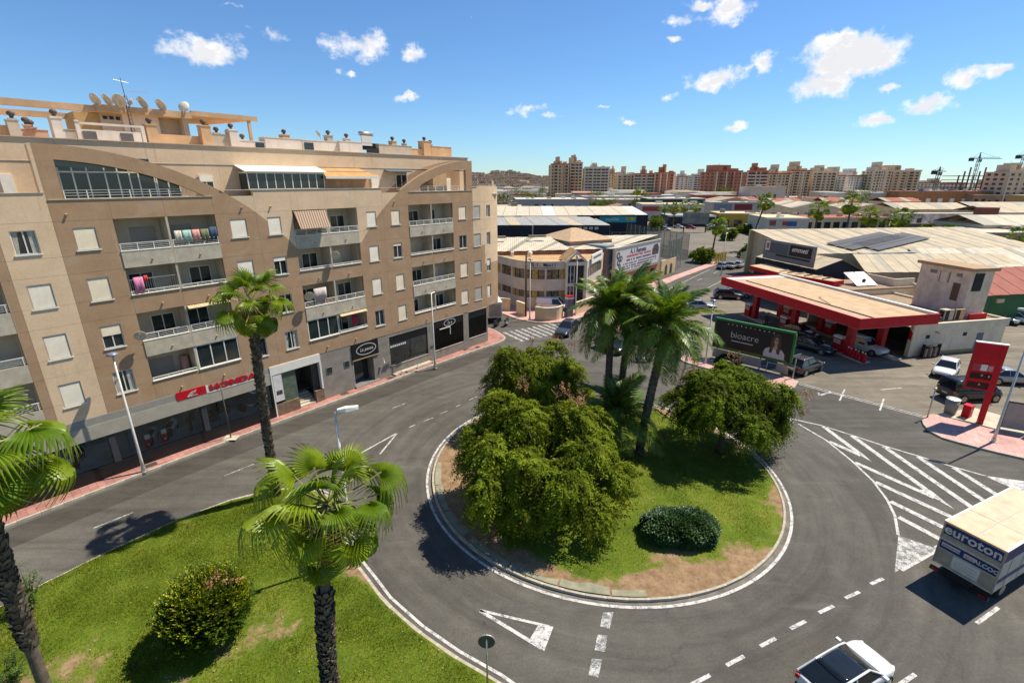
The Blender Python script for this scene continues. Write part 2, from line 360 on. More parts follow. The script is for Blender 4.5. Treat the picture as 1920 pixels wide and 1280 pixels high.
g = MB().add([(-4000, -300, -.03), (4000, -300, -.03), (4000, 6000, -.03), (-4000, 6000, -.03)], [(0, 1, 2, 3)])
GROUND = mat('dusty_ground', (.27, .22, .165), .95, var=.25, sc=.02, fine=.15, grime=((.14, .13, .08), .6))
tag(g.build('ground', GROUND), kind='structure')
r = MB().add([(-90, -30, 0), (110, -30, 0), (150, 216, 0), (-40, 216, 0), (-90, 60, 0)], [(0, 1, 2, 3, 4)])
road = tag(r.build('road', ASPH), kind='structure')
fc = [(19.2, 49.4), (24.6, 44.3), (26.9, 42.0), (33.1, 35.2), (36.2, 35.6), (75, 34), (110, 60), (110, 68), (66, 69), (47, 66), (42, 75), (34.5, 82), (26, 72), (19.5, 62), (17.2, 54)]
tag(MB().add([(x, y, .004) for x, y in fc], [tuple(range(len(fc)))]).build('station_forecourt', ASPH2), kind='structure')
lot = [(30.5, 93), (20, 92), (10, 84), (22, 108), (30, 118), (40, 121), (49, 116)]
tag(MB().add([(60,118,.004),(108,150,.004),(120,170,.004),(100,196,.004),(62,202,.004),(44,150,.004),(50,124,.004)], [tuple(range(7))]).build('far_car_park_pavement', ASPH2), kind='structure')

def offset_line(pts, d):
    out = []; n = len(pts)
    for i in range(n):
        a = pts[max(i-1, 0)]; b = pts[min(i+1, n-1)]; dx, dy = b[0]-a[0], b[1]-a[1]; q = hypot(dx, dy)
        out.append((pts[i][0] - dy/q*d, pts[i][1] + dx/q*d))
    return out
def resample(pts, step, closed=False):
    P = pts + ([pts[0]] if closed else []); seg = [hypot(P[i+1][0]-P[i][0], P[i+1][1]-P[i][1]) for i in range(len(P)-1)]
    L = sum(seg); n = max(2, round(L/step)); out = []
    for k in range(n + (0 if closed else 1)):
        d = L*k/n; i = 0
        while i < len(seg)-1 and d > seg[i]: d -= seg[i]; i += 1
        f = d/seg[i] if seg[i] else 0; out.append((P[i][0] + (P[i+1][0]-P[i][0])*f, P[i][1] + (P[i+1][1]-P[i][1])*f))
    return out
def kerb(parent, pts, wdt=.16, z=.14, step=1.0, closed=False):
    """one stone after another along the line"""
    P = resample(pts, step, closed); n = len(P)
    me = MB().box(-.5, .5, -wdt/2, wdt/2, 0, z).mesh('kerb_stone', KERB)
    for i in range(n if closed else n-1):
        a = P[i]; b = P[(i+1) % n]; L = hypot(b[0]-a[0], b[1]-a[1])
        o = link('kerb_stone', me, parent, ((a[0]+b[0])/2, (a[1]+b[1])/2, random.uniform(-.012, .006)), atan2(b[1]-a[1], b[0]-a[0]) + random.uniform(-.008, .008))
        o.scale = (L - .014, 1, 1)
# pavement in front of the apartment building
KB = [(-38, 8), (-32.4, 16.0), (-27.55, 22.23), (-24.97, 25.64), (-22.66, 28.64), (-18.88, 33.41), (-15.98, 36.9), (-12.67, 40.92), (-8.62, 45.84), (-4.68, 50.32), (-1.9, 53.3), (-1.0, 54.5), (-.8, 55.6), (-1.3, 57.0), (-2.6, 59.2), (-6.5, 62.3), (-16, 68)]
ins = offset_line(KB, .08)
back = [(-18, 66), (-8, 60), (-4.2, 57.5), (-3.2, 54), (-23.2, 30.2), (-41, 8)]
pv = tag(MB().prism(ins + back, -.02, .13).build('building_pavement', TILE), kind='structure')
kerb(pv, KB)
# resurfaced dark strip along the building side of the street
OLD = asphalt('resurfaced_asphalt', (.050, .046, .042), (.072, .066, .060))
k1 = offset_line(KB[:11], -.35); k2 = offset_line(KB[:11], -2.4)
tag(MB().add([(x, y, .004) for x, y in k1 + k2[::-1]], [(i, 21-i, 20-i, i+1)[::-1] for i in range(10)]).build('resurfaced_strip', OLD), kind='structure')
# central reservation with lawn
med = [(-33, 2), (-26.5, 10.5), (-23.2, 15.6), (-21.9, 17.97), (-20.53, 20.02), (-18.5, 22.6), (-16.6, 24.3), (-14.6, 25.3), (-12.6, 25.5), (-11.0, 24.7), (-9.6, 22.7), (-8.0, 19.65), (-6.85, 18.35), (-5.78, 17.1), (-4.05, 15.6), (-2.34, 14.4), (-.61, 13.4), (1.2, 12.1), (4.5, 8.5), (8, 2)]
# roundabout island
RC = (5.75, 28.0); RK = 10.85
LAWN = bpy.data.materials.new('lawn_soil'); LAWN.use_nodes = True; t = NT(LAWN.node_tree); p = t.n['Principled BSDF']
co = t.new('ShaderNodeTexCoord').outputs['Object']
gcol = t.ramp(t.noise(co, .55, 6, .7, .3), [(.28, (.065, .10, .010)), (.52, (.11, .150, .014)), (.75, (.19, .19, .03))])
gcol = t.mix(.5, gcol, t.ramp(t.noise(co, 14, 5, .75), [(.25, (.22, .22, .22)), (.75, (.78, .78, .78))]), 'OVERLAY')
scol = t.ramp(t.noise(co, 2.4, 6, .7), [(.3, (.17, .10, .052)), (.7, (.36, .235, .13))])
va = t.new('ShaderNodeAttribute', attribute_name='bare'); bare = va.outputs['Fac']
bn = t.m('ADD', bare, t.m('MULTIPLY', t.m('SUBTRACT', t.noise(co, 1.1, 7, .75, .5), .5), 1.3))
t.l.new(t.mix(t.smooth(bn, .38, .62), gcol, scol), p.inputs['Base Color']); p.inputs['Roughness'].default_value = .95; p.inputs['Specular IOR Level'].default_value = .1
b = t.new('ShaderNodeBump'); b.inputs['Strength'].default_value = .7; b.inputs['Distance'].default_value = .05
t.l.new(t.noise(co, 9, 6, .75), b.inputs['Height']); t.l.new(b.outputs[0], p.inputs['Normal'])
def inside(P, poly):
    x = P[:, 0]; y = P[:, 1]; r = np.zeros(len(P), bool); n = len(poly)
    for i in range(n):
        x1, y1 = poly[i]; x2, y2 = poly[(i+1) % n]
        if y1 == y2: continue
        c = ((y1 > y) != (y2 > y)) & (x < (x2-x1)*(y-y1)/(y2-y1) + x1); r ^= c
    return r
def vnoise(P, sc, seed):
    """cheap smooth value noise on 2d points"""
    r = np.random.default_rng(seed); tab = r.random((64, 64)); q = P[:, :2]/sc + 100; i = np.floor(q).astype(int); f = q - i; f = f*f*(3-2*f)
    a = tab[i[:, 0] % 64, i[:, 1] % 64]; b_ = tab[(i[:, 0]+1) % 64, i[:, 1] % 64]; c = tab[i[:, 0] % 64, (i[:, 1]+1) % 64]; d = tab[(i[:, 0]+1) % 64, (i[:, 1]+1) % 64]
    return (a*(1-f[:, 0]) + b_*f[:, 0])*(1-f[:, 1]) + (c*(1-f[:, 0]) + d*f[:, 0])*f[:, 1]
def med_bare(P):
    d = np.maximum(0, 1 - np.hypot(P[:, 0]+10.6, P[:, 1]-15.6)/2.4)*.72
    d += np.maximum(0, 1 - np.hypot(P[:, 0]+12.2, P[:, 1]-13.4)/2.0)*.5
    d += np.maximum(0, 1 - np.hypot(P[:, 0]+7.5, P[:, 1]-13.6)/2.4)*.25
    d += np.maximum(0, 1 - np.hypot((P[:, 0]+17.2)/1.2, P[:, 1]-14.0)/2.2)*.7
    d += np.maximum(0, 1 - np.hypot(P[:, 0]+7.6, P[:, 1]-18.9)/1.3)*.9
    e = np.full(len(P), 9.)
    for i in range(3, 16):
        a = np.array(med[i]); b_ = np.array(med[i+1]); v = b_-a; tt = np.clip(((P[:, :2]-a)@v)/(v@v), 0, 1); e = np.minimum(e, np.hypot(*(P[:, :2]-a-tt[:, None]*v).T))
    return np.clip(d + np.maximum(0, .34 - e)*1.2 + (vnoise(P, 1.3, 3)-.5)*.5 + .04, 0, 1)
def isl_bare(P):
    dx = P[:, 0]-RC[0]; dy = P[:, 1]-RC[1]; r_ = np.hypot(dx, dy); an = np.arctan2(dy, dx)
    rim = np.clip((r_ - 9.1)/1.5, 0, 1)*1.0*(1.0 - .75*np.clip(np.cos(an+.15)-.2, 0, 1))
    lf = np.clip((-dx - 6.4)/2.2, 0, 1)*.9
    front = np.clip((-dy-7.2)/2.0, 0, 1)*np.clip((dx+1.5)/2.5, 0, 1)*.35
    ov = np.maximum(0, 1-np.hypot((P[:, 0]-8.9)/2.6, (P[:, 1]-20.6)/2.2))*.42
    return np.clip(rim + lf + front + ov + .12 + (vnoise(P, 1.6, 5)-.5)*.5 + (vnoise(P, .5, 15)-.5)*.35, 0, 1)
def lawn_sheet(name, poly, zf, bf, step=.35):
    xs = [q[0] for q in poly]; ys = [q[1] for q in poly]
    gx = np.arange(min(xs), max(xs)+step, step); gy = np.arange(min(ys), max(ys)+step, step)
    X, Y = np.meshgrid(gx, gy); P = np.stack([X.ravel(), Y.ravel()], 1); nx = len(gx)
    ok = inside(P, poly)
    # snap outside corners of border cells onto the outline
    Pn = P.copy(); bd = np.full(len(P), 1e9); n = len(poly)
    for i in range(n):
        a = np.array(poly[i]); v = np.array(poly[(i+1) % n])-a; tt = np.clip(((P-a)@v)/(v@v), 0, 1); q = a+tt[:, None]*v; d = np.hypot(*(P-q).T)
        mk = d < bd; bd = np.where(mk, d, bd); Pn = np.where((mk & ~ok)[:, None], q, Pn)
    F = []
    for j in range(len(gy)-1):
        for i in range(nx-1):
            k = (j*nx+i, j*nx+i+1, (j+1)*nx+i+1, (j+1)*nx+i)
            if any(ok[q] for q in k): F.append(k)
    F = np.array(F); used = np.unique(F); mp = -np.ones(len(P), int); mp[used] = np.arange(len(used)); V2 = Pn[used]
    V = np.column_stack([V2, zf(V2)]); o = np_mesh(name, V, mp[F], LAWN, smooth=True)
    at = o.data.attributes.new('bare', 'FLOAT', 'POINT'); at.data.foreach_set('value', bf(V2).astype(np.float32)); return o
zmed = lambda P: .12 + .05*vnoise(P, 2.2, 9) + .03*vnoise(P, .7, 12)
def zisl(P):
    r_ = np.hypot(P[:, 0]-RC[0], P[:, 1]-RC[1]); return .10 + .45*np.clip(1-(r_/10.7)**2, 0, 1) + .07*vnoise(P, 1.5, 10)*np.clip(11-r_, 0, 1)
circ = [(RC[0] + (RK-.07)*cos(a), RC[1] + (RK-.07)*sin(a)) for a in np.linspace(0, 2*pi, 97)[:-1]]
medo = tag(lawn_sheet('reservation_lawn', offset_line(med, -.06), zmed, med_bare), kind='structure')
islo = tag(lawn_sheet('roundabout_island', circ, zisl, isl_bare, .3), kind='structure')
kerb(medo, med[2:18]); kerb(islo, [(RC[0] + RK*cos(a), RC[1] + RK*sin(a)) for a in np.linspace(0, 2*pi, 145)[:-1]], .12, .15, .98, True)
# broken concrete apron slabs inside the kerb on the island's left and front
APR = mat('mossy_concrete', (.25, .25, .185), .9, var=.2, sc=1.5, grime=((.22, .15, .09), .7), bump=.3)
for k, (a0, a1, w0) in enumerate([(178, 192, .5), (192.6, 206, .7), (207, 219, .7), (221.5, 236, .75), (236.5, 250, .6), (250.5, 263, .5), (263.5, 272, .45)]):
    A = np.radians(np.linspace(a0, a1, 6)); jit = [random.uniform(-.14, .1) for _ in A]
    pl = [(RC[0]+10.72*cos(a), RC[1]+10.72*sin(a)) for a in A] + [(RC[0]+(10.72-w0+j)*cos(a), RC[1]+(10.72-w0+j)*sin(a)) for a, j in zip(A[::-1], jit)]
    MB().prism(pl, .0, .15 + .008*(k % 3)).build('concrete_slab', APR, islo)
# gutter ring
gt = MB(); N_ = 120
gt.add([(RC[0]+rr*cos(2*pi*i/N_), RC[1]+rr*sin(2*pi*i/N_), .006) for rr in (RK, 11.12) for i in range(N_)], [(i, (i+1) % N_, N_+(i+1) % N_, N_+i)[::-1] for i in range(N_)])
tag(gt.build('roundabout_gutter', mat('gutter_concrete', (.16, .145, .13), .9, var=.25, sc=1.4)), kind='structure')

# ---- painted markings
def marks(name, fn, m=MARK, z=.008):
    q = MB(); fn(q, z); return tag(q.build(name, m), kind='structure')
def ring(q, z):
    q.strip([(RC[0]+11.22*cos(a), RC[1]+11.18*sin(a)) for a in np.linspace(0, 2*pi, 161)], .15, z)
marks('roundabout_edge_line', ring, z=.011)
marks('reservation_edge_line', lambda q, z: q.strip(offset_line(med[8:18], .38), .13, z))
marks('hatched_island_outline', lambda q, z: (q.strip([(22.3, 34.0), (22.45, 33.36), (22.93, 31.47), (22.97, 28.73), (22.79, 26.44), (22.27, 24.5), (21.67, 23.08), (20.64, 21.45)], .14, z),
    q.strip([(20.9, 35.6), (22.27, 34.81), (23.93, 33.74), (25.23, 32.31), (26.5, 30.77), (27.85, 29.44), (29.18, 28.04), (30.47, 26.9)], .13, z),
    q.add([(22.0, 34.1, z), (20.2, 36.2, z), (22.3, 34.75, z)], [(0, 2, 1)]),
    q.strip([(18.9, 19.05), (21.75, 20.4), (27, 22.85), (32.5, 25.3)], .3, z),
    q.add([(30.3, 27.0, z), (31.0, 25.2, z), (34.5, 26.2, z), (32.6, 26.3, z)], [(0, 1, 2, 3)])))
def chev(q, z):
    def bar(a, b, w0=.36, w1=.36):
        dx, dy = b[0]-a[0], b[1]-a[1]; L = hypot(dx, dy); nx, ny = -dy/L/2, dx/L/2
        q.add([(a[0]-nx*w0, a[1]-ny*w0, z), (b[0]-nx*w1, b[1]-ny*w1, z), (b[0]+nx*w1, b[1]+ny*w1, z), (a[0]+nx*w0, a[1]+ny*w0, z)], [(0, 1, 2, 3)])
    bar((24.0, 33.55), (24.15, 29.4)); z += .001; bar((23.05, 31.3), (24.05, 29.4)); z += .001; q.add([(23.88, 29.9, z), (24.24, 28.6, z), (24.34, 29.9, z)], [(0, 1, 2)])
    bar((25.25, 32.15), (25.42, 24.9)); z += .001; bar((23.05, 28.55), (25.25, 24.7)); z += .001; q.add([(25.0, 25.5, z), (25.5, 23.6, z), (25.62, 25.5, z)], [(0, 1, 2)])
    bar((26.5, 30.6), (26.68, 22.9)); bar((27.85, 29.25), (27.95, 23.4)); bar((29.15, 27.9), (29.25, 24.0))
    bar((22.85, 26.3), (25.2, 22.15)); bar((22.35, 24.35), (23.85, 21.55)); bar((21.78, 22.95), (22.7, 21.0))
marks('hatched_island_chevrons', chev)
marks('hatched_island_nose', lambda q, z: q.add([(20.64, 21.45, z), (18.5, 18.85, z), (21.9, 20.45, z)], [(0, 1, 2)]), MARKW, .012)
DASH = [((16.86, 18.15), (17.69, 18.49)), ((15.14, 17.34), (16.02, 17.7)), ((13.47, 16.55), (14.34, 16.92)), ((11.78, 15.75), (12.64, 16.13)), ((10.11, 14.93), (10.92, 15.3)), ((8.39, 14.11), (9.25, 14.5)), ((6.76, 13.35), (7.6, 13.72)), ((5.1, 12.6), (5.95, 12.97)),
        ((19.9, 16.01), (21.61, 16.83)), ((14.3, 13.22), (15.49, 13.75)), ((25.3, 18.5), (27, 19.3)),
        ((-22.83, 22.01), (-21.64, 23.36)), ((-18.48, 26.96), (-17.19, 28.42)), ((-26.9, 16.9), (-25.6, 18.5)), ((-9.95, 36.75), (-9.07, 37.66)), ((-7.0, 34.38), (-6.31, 35.02)), ((-5.88, 35.66), (-5.29, 36.25)), ((-4.72, 37.0), (-4.3, 37.46)), ((-3.71, 38.3), (-3.04, 39.06)), ((-2.39, 39.8), (-1.93, 40.36)), ((-7.9, 33.4), (-7.5, 33.85)),
        ((11.6, 49.2), (13.2, 50.6)), ((7.9, 53.2), (9.6, 54.2)), ((13.2, 63), (15, 65)), ((18, 69), (20, 71.5)), ((24, 77), (26, 79.5)), ((29, 83), (31, 85.5)), ((35, 91), (37, 93.5)), ((41, 98.5), (43, 101))]
for (a, b) in DASH: marks('lane_dash', lambda q, z: q.strip([a, b], .15 if a[0] > 4.9 and a[1] < 30 else .10, z), MARK if a[0] > 4.9 else MARKW)
marks('splitter_lines', lambda q, z: (q.strip([(-10.6, 29.6), (-8.6, 32.6)], .12, z), q.strip([(-9.15, 29.6), (-8.6, 32.6)], .12, z)))
marks('give_way_triangle', lambda q, z: (q.strip([(-1.41, 16.68), (1.6, 15.85)], .13, z), q.strip([(-1.41, 16.66), (1.2, 14.85)], .16, z), q.add([(1.14, 15.95, z+.002), (.70, 15.2, z+.002), (1.3, 14.72, z+.002), (1.76, 15.84, z+.002)], [(0, 1, 2, 3)])))
for sq in ([(3.99, 16.56), (4.46, 16.58), (4.12, 15.74), (3.75, 15.87)], [(3.57, 15.47), (3.98, 15.43), (3.73, 14.68), (3.34, 14.76)], [(3.17, 14.4), (3.57, 14.36), (3.29, 13.61), (2.93, 13.72)]):
    marks('give_way_block', lambda q, z: q.add([(x, y, z) for x, y in sq], [(3, 2, 1, 0)]), MARKW)
for k in range(9):
    x0, y0 = -1.0 + k*.74, 58.0 + k*.50
    marks('crossing_stripe', lambda q, z: q.strip([(x0, y0), (x0 + 2.3, y0 - 3.5)], .42, z), MARKW)
marks('station_boundary_line', lambda q, z: (q.strip([(26.9, 42.0), (28.65, 40.05), (33.2, 35.2)], .1, z), q.strip([(26.65, 41.75), (28.4, 39.8), (33.0, 34.95)], .1, z)), z=.013)
for (a, b) in (((28.2, 38.2), (30.2, 40.6)), ((30.3, 36.3), (32.3, 38.6)), ((33.4, 40.5), (35.6, 40.9)), ((30.2, 45.0), (31.3, 45.4))): marks('bay_line', lambda q, z: q.strip([a, b], .12, z), z=.012)
marks('gas_station_arrow', lambda q, z: (q.strip([(27.2, 39.3), (28.6, 40.0), (29.2, 39.2)], .25, z), q.strip([(27.4, 39.9), (27.0, 39.2)], .15, z)), MARKW, .016)
for k in range(5): marks('far_lane_line', lambda q, z: q.strip([(14.5 + k*1.6, 70 - k*1.6), (40 + k*2, 105 - k*2)], .12, z)) if k in (1, 3) else None
# pink pavements round the station and below the hatched building
def pave(name, poly, mt=TILEP, kb=None):
    o = tag(MB().prism(poly, -.02, .13).build(name, mt), kind='structure')
    if kb: kerb(o, kb)
    return o
lp = [(18.16, 48.9), (17.75, 48.0), (18.0, 47.2), (19.76, 45.4), (23.82, 40.79), (24.5, 40.3), (25.4, 40.5), (26.8, 42.2), (26.6, 43.0), (24.6, 44.3), (22.95, 46.3), (20.6, 48.6), (19.2, 49.6)]
pave('billboard_pavement', lp, kb=[(19.2, 49.6), (18.16, 48.9), (17.75, 48.0), (18.0, 47.2), (19.76, 45.4), (23.82, 40.79), (24.5, 40.3), (25.4, 40.5), (26.8, 42.2)])
rp = [(34.0, 35.4), (32.7, 34.9), (31.9, 33.9), (31.45, 32.6), (31.6, 31.6), (32.24, 30.95), (33.49, 29.8), (34.87, 28.85), (50, 17.9), (52, 20.5), (37.9, 31.3)]
pave('totem_pavement', rp, kb=rp[:9])
MB().prism([(34.0, 35.3), (35.6, 34.2), (37.9, 31.4), (40.5, 33.5), (38.2, 36.6), (36.2, 36.0)], .0, .136).build('totem_concrete_pad', CONC)
tag(bpy.data.objects['totem_concrete_pad'], kind='structure')
pave('workshop_pavement', [(-16, 71.0), (-6, 68.8), (-1.5, 67.0), (.7, 63.9), (3, 62.3), (4.9, 61.9), (7, 62.5), (8.7, 63.9), (11.3, 66.6), (17.5, 73.5), (30.5, 90.8), (50, 114), (48.6, 115.2), (29, 92), (14, 76.5), (10, 72), (-5, 72.5), (-16, 74)], kb=[(-16, 71.0), (-6, 68.8), (-1.5, 67.0), (.7, 63.9), (3, 62.3), (4.9, 61.9), (7, 62.5), (8.7, 63.9), (11.3, 66.6), (17.5, 73.5), (30.5, 90.8)])
pave('station_entry_island', [(12.2, 59.8), (13.6, 57.2), (16.4, 55.6), (17.2, 56.6), (16, 59.2), (13.5, 61)], kb=[(12.2, 59.8), (13.6, 57.2), (16.4, 55.6), (17.2, 56.6)])

# ---- grass blades
def blades(name, poly, n, zf, bf, seed, hmin, hmax, mt):
    r = np.random.default_rng(seed); xs = [q[0] for q in poly]; ys = [q[1] for q in poly]
    P = np.column_stack([r.uniform(min(xs), max(xs), n), r.uniform(min(ys), max(ys), n)])
    P = P[inside(P, poly)]; b_ = bf(P); P = P[(r.random(len(P)) > np.clip(b_*2.2 - .15, 0, .97))]
    k = len(P); z = zf(P); hgt = r.uniform(hmin, hmax, k)*(0.6 + .8*vnoise(P, .9, seed+1)); a = r.uniform(0, 2*pi, k); ln = r.uniform(.2, .9, k)*hgt; w_ = r.uniform(.006, .013, k)
    A = np.column_stack([P[:, 0]-w_*np.sin(a), P[:, 1]+w_*np.cos(a), z-.02]); B = np.column_stack([P[:, 0]+w_*np.sin(a), P[:, 1]-w_*np.cos(a), z-.02])
    C = np.column_stack([P[:, 0]+ln*np.cos(a), P[:, 1]+ln*np.sin(a), z+hgt])
    V = np.stack([A, B, C], 1).reshape(-1, 3); return np_mesh(name, V, np.arange(3*k).reshape(-1, 3), mt)
GRASS = mat('grass_blades', (.15, .19, .012), .7, var=.38, sc=.5, sub=.38, island=.6, spec=.08, grime=((.26, .20, .06), .4))
GRASSI = mat('dry_grass_blades', (.14, .15, .018), .7, var=.4, sc=.9, sub=.3, island=.6, spec=.15, grime=((.26, .19, .09), .7))
med_v = [(-24, 14), (-23.2, 15.6), (-21.9, 17.97), (-20.53, 20.02), (-18.5, 22.6), (-16.6, 24.2), (-14.6, 25.15), (-12.6, 25.35), (-11.1, 24.6), (-9.7, 22.6), (-8.15, 19.6), (-7.0, 18.3), (-5.9, 17.05), (-4.2, 15.55), (-2.5, 14.35), (-.75, 13.35), (1.1, 12.1), (-2, 9.5), (-16, 8.5)]
tag(blades('grass', med_v, 330000, zmed, med_bare, 21, .05, .13, GRASS), 'short sunlit lawn grass on the reservation', 'grass', kind='stuff')
tag(blades('island_grass', [(RC[0]+10.3*cos(a), RC[1]+10.3*sin(a)) for a in np.linspace(0, 2*pi, 49)[:-1]], 150000, zisl, isl_bare, 22, .04, .10, GRASSI), 'patchy grass covering the roundabout island', 'grass', kind='stuff')
# windblown litter and fallen leaves
LIT = mat('dry_leaf_litter', (.42, .36, .24), .8, var=.3, sc=20, island=.6)
pp = []
for k in range(420):
    if k % 3: x, y = random.uniform(-17, -1), random.uniform(10, 24)
    else: x, y = RC[0] + random.uniform(-10, 10), RC[1] + random.uniform(-10, 3)
    pp.append((x, y))
P = np.array(pp); okm = inside(P, med_v); oki = np.hypot(P[:, 0]-RC[0], P[:, 1]-RC[1]) < 10.2
q = MB()
for (x, y), a_, b_ in zip(pp, okm, oki):
    if not (a_ or b_): continue
    z = float((zmed if a_ else zisl)(np.array([[x, y]]))[0]) + .06; s_ = random.uniform(.015, .045); an = random.uniform(0, 6)
    q.add([(x+s_*cos(an), y+s_*sin(an), z), (x-s_*sin(an)*.6, y+s_*cos(an)*.6, z+.02), (x-s_*cos(an), y-s_*sin(an), z), (x+s_*sin(an)*.6, y-s_*cos(an)*.6, z+.01)], [(0, 1, 2, 3)])
tag(q.build('leaf_litter', LIT), 'scattered pale dry leaves on the lawns', 'litter', kind='stuff')
# ------------------------------------------------------------------ apartment building (local x along the facade, y into the building)
BLD = thing('apartment_building', 'beige and brown six-storey apartment block with arched brown gables and shops below', 'building', (-22.74, 30.07, 0), FA_A)
def clear_glass(name, tint=(.75, .8, .8), gl=.12):
    m = bpy.data.materials.new(name); m.use_nodes = True; t = NT(m.node_tree); t.n.remove(t.n['Principled BSDF'])
    tr = t.new('ShaderNodeBsdfTransparent'); tr.inputs[0].default_value = (*tint, 1); gs = t.new('ShaderNodeBsdfGlossy'); gs.inputs['Roughness'].default_value = .03
    fr = t.new('ShaderNodeFresnel'); fr.inputs[0].default_value = 1.45; mx = t.new('ShaderNodeMixShader')
    t.l.new(t.m('ADD', fr.outputs[0], gl*.3), mx.inputs[0]); t.l.new(tr.outputs[0], mx.inputs[1]); t.l.new(gs.outputs[0], mx.inputs[2]); t.l.new(mx.outputs[0], t.n['Material Output'].inputs[0]); return m
CLEAR = clear_glass('clear_shop_glass', (.93, .95, .95), .0)
# render coat: brown inside the two painted circles and below, beige elsewhere
FAC = bpy.data.materials.new('facade_render'); FAC.use_nodes = True; t = NT(FAC.node_tree); p = t.n['Principled BSDF']
co = t.new('ShaderNodeTexCoord').outputs['Object']; sx = t.new('ShaderNodeSeparateXYZ'); t.l.new(co, sx.inputs[0]); S, Zc = sx.outputs[0], sx.outputs[2]
def circ_in(cx):
    a = t.m('SUBTRACT', S, cx); b = t.m('SUBTRACT', Zc, 2.75); return t.m('LESS_THAN', t.m('ADD', t.m('MULTIPLY', a, a), t.m('MULTIPLY', b, b)), 17.1**2)
AND = lambda *k: k[0] if len(k) == 1 else t.m('MULTIPLY', k[0], AND(*k[1:]))
OR = lambda *k: k[0] if len(k) == 1 else t.m('MAXIMUM', k[0], OR(*k[1:]))
GT = lambda a, b: t.m('GREATER_THAN', a, b); LT = lambda a, b: t.m('LESS_THAN', a, b)
mid = AND(GT(S, -3.65), LT(S, 29.31), OR(circ_in(-3.8), circ_in(29.31), LT(Zc, 12.96)))
right = AND(GT(S, 29.3), OR(AND(LT(Zc, 11.28), LT(S, 31.15)), LT(Zc, 9.2)))
brown = OR(mid, right, AND(LT(S, -5.91), LT(Zc, 17.2)))
nA = t.noise(co, .75, 6, .68, .3); nB = t.noise(co, 9, 4, .7)
bei = t.ramp(nA, [(.3, (.69, .478, .285)), (.7, (.79, .572, .36))]); bro = t.ramp(nA, [(.3, (.385, .236, .130)), (.7, (.47, .303, .175))])
c = t.mix(brown, bei, bro); c = t.mix(.25, c, t.ramp(nB, [(.3, (.3, .3, .3)), (.7, (.7, .7, .7))]), 'OVERLAY')
st = t.noise(t.mapping(co, (2.6, 2.6, .16)), 1.2, 5, .7); c = t.mix(t.m('MULTIPLY', t.smooth(st, .55, .8), .38), c, (.16, .115, .08))
pt = t.noise(t.mapping(co, (1, 1, 1.4)), .38, 5, .6, .6); c = t.mix(t.m('MULTIPLY', t.smooth(pt, .56, .64), .22), c, (.50, .39, .27)); lk = t.m('MULTIPLY', t.smooth(t.noise(t.mapping(co, (5, 5, .12)), 1.0, 4, .6), .62, .75), .3); c = t.mix(lk, c, (.62, .54, .42)); t.l.new(c, p.inputs['Base Color']); p.inputs['Roughness'].default_value = .92; p.inputs['Specular IOR Level'].default_value = .15
b = t.new('ShaderNodeBump'); b.inputs['Strength'].default_value = .2; b.inputs['Distance'].default_value = .01; t.l.new(t.noise(co, 30, 3, .6), b.inputs['Height']); t.l.new(b.outputs[0], p.inputs['Normal'])
BALW = mat('balcony_wall', (.52, .47, .40), .9, var=.1, sc=1)
PINKW = mat('roof_pink_render', (.56, .38, .31), .9, var=.12, sc=1, streak=.3)
TAN = mat('roof_tan_render', (.56, .385, .235), .9, var=.12, sc=1.1, streak=.35)
RWHT = mat('roof_white_render', (.66, .62, .60), .9, var=.08, sc=1, streak=.35)
RGRY = mat('roof_grey_render', (.47, .43, .38), .9, var=.1, sc=1, streak=.35)
GREYW = mat('shop_grey_render', (.27, .245, .22), .85, var=.14, sc=1.1, streak=.2)
SLATC = corr('closed_shutter_slats', (.80, .72, .58), .055, 'Z', .5, dirt=.2)
SLATW = corr('white_shutter_slats', (.80, .765, .69), .055, 'Z', .5, dirt=.15)
SLATG = corr('grey_shutter_slats', (.40, .39, .37), .055, 'Z', .5, dirt=.2)
CURT = mat('curtain_cloth', (.42, .42, .40), .9, var=.2, sc=5)
yc = lambda s: 0 if s < 30 else (s-30)**2/27
def wpanel(s0, s1, z0, z1, holes=(), name='panel', mt=FAC, y0=0., th=.3, gap=.005):
    xs = {s0+gap, s1-gap}; zs = {z0+gap, z1-gap}; q = MB()
    for h in holes: xs |= {h[0], h[1]}; zs |= {h[2], h[3]}
    if s1 > 30: xs |= {v for v in np.arange(30, s1, .6) if v > s0+gap and v < s1-gap}
    xs = sorted(v for v in xs if s0+gap-1e-6 <= v <= s1-gap+1e-6); zs = sorted(v for v in zs if z0+gap-1e-6 <= v <= z1-gap+1e-6)
    for a, b_ in zip(xs, xs[1:]):
        for c_, d in zip(zs, zs[1:]):
            if any(h[0] <= (a+b_)/2 <= h[1] and h[2] <= (c_+d)/2 <= h[3] for h in holes): continue
            ya, yb = y0+yc(a), y0+yc(b_)
            q.add([(a,ya,c_),(b_,yb,c_),(b_,yb+th,c_),(a,ya+th,c_),(a,ya,d),(b_,yb,d),(b_,yb+th,d),(a,ya+th,d)], [(0,3,2,1),(4,5,6,7),(0,1,5,4),(1,2,6,5),(2,3,7,6),(3,0,4,7)])
    if q.f: return q.build(name, mt, BLD)
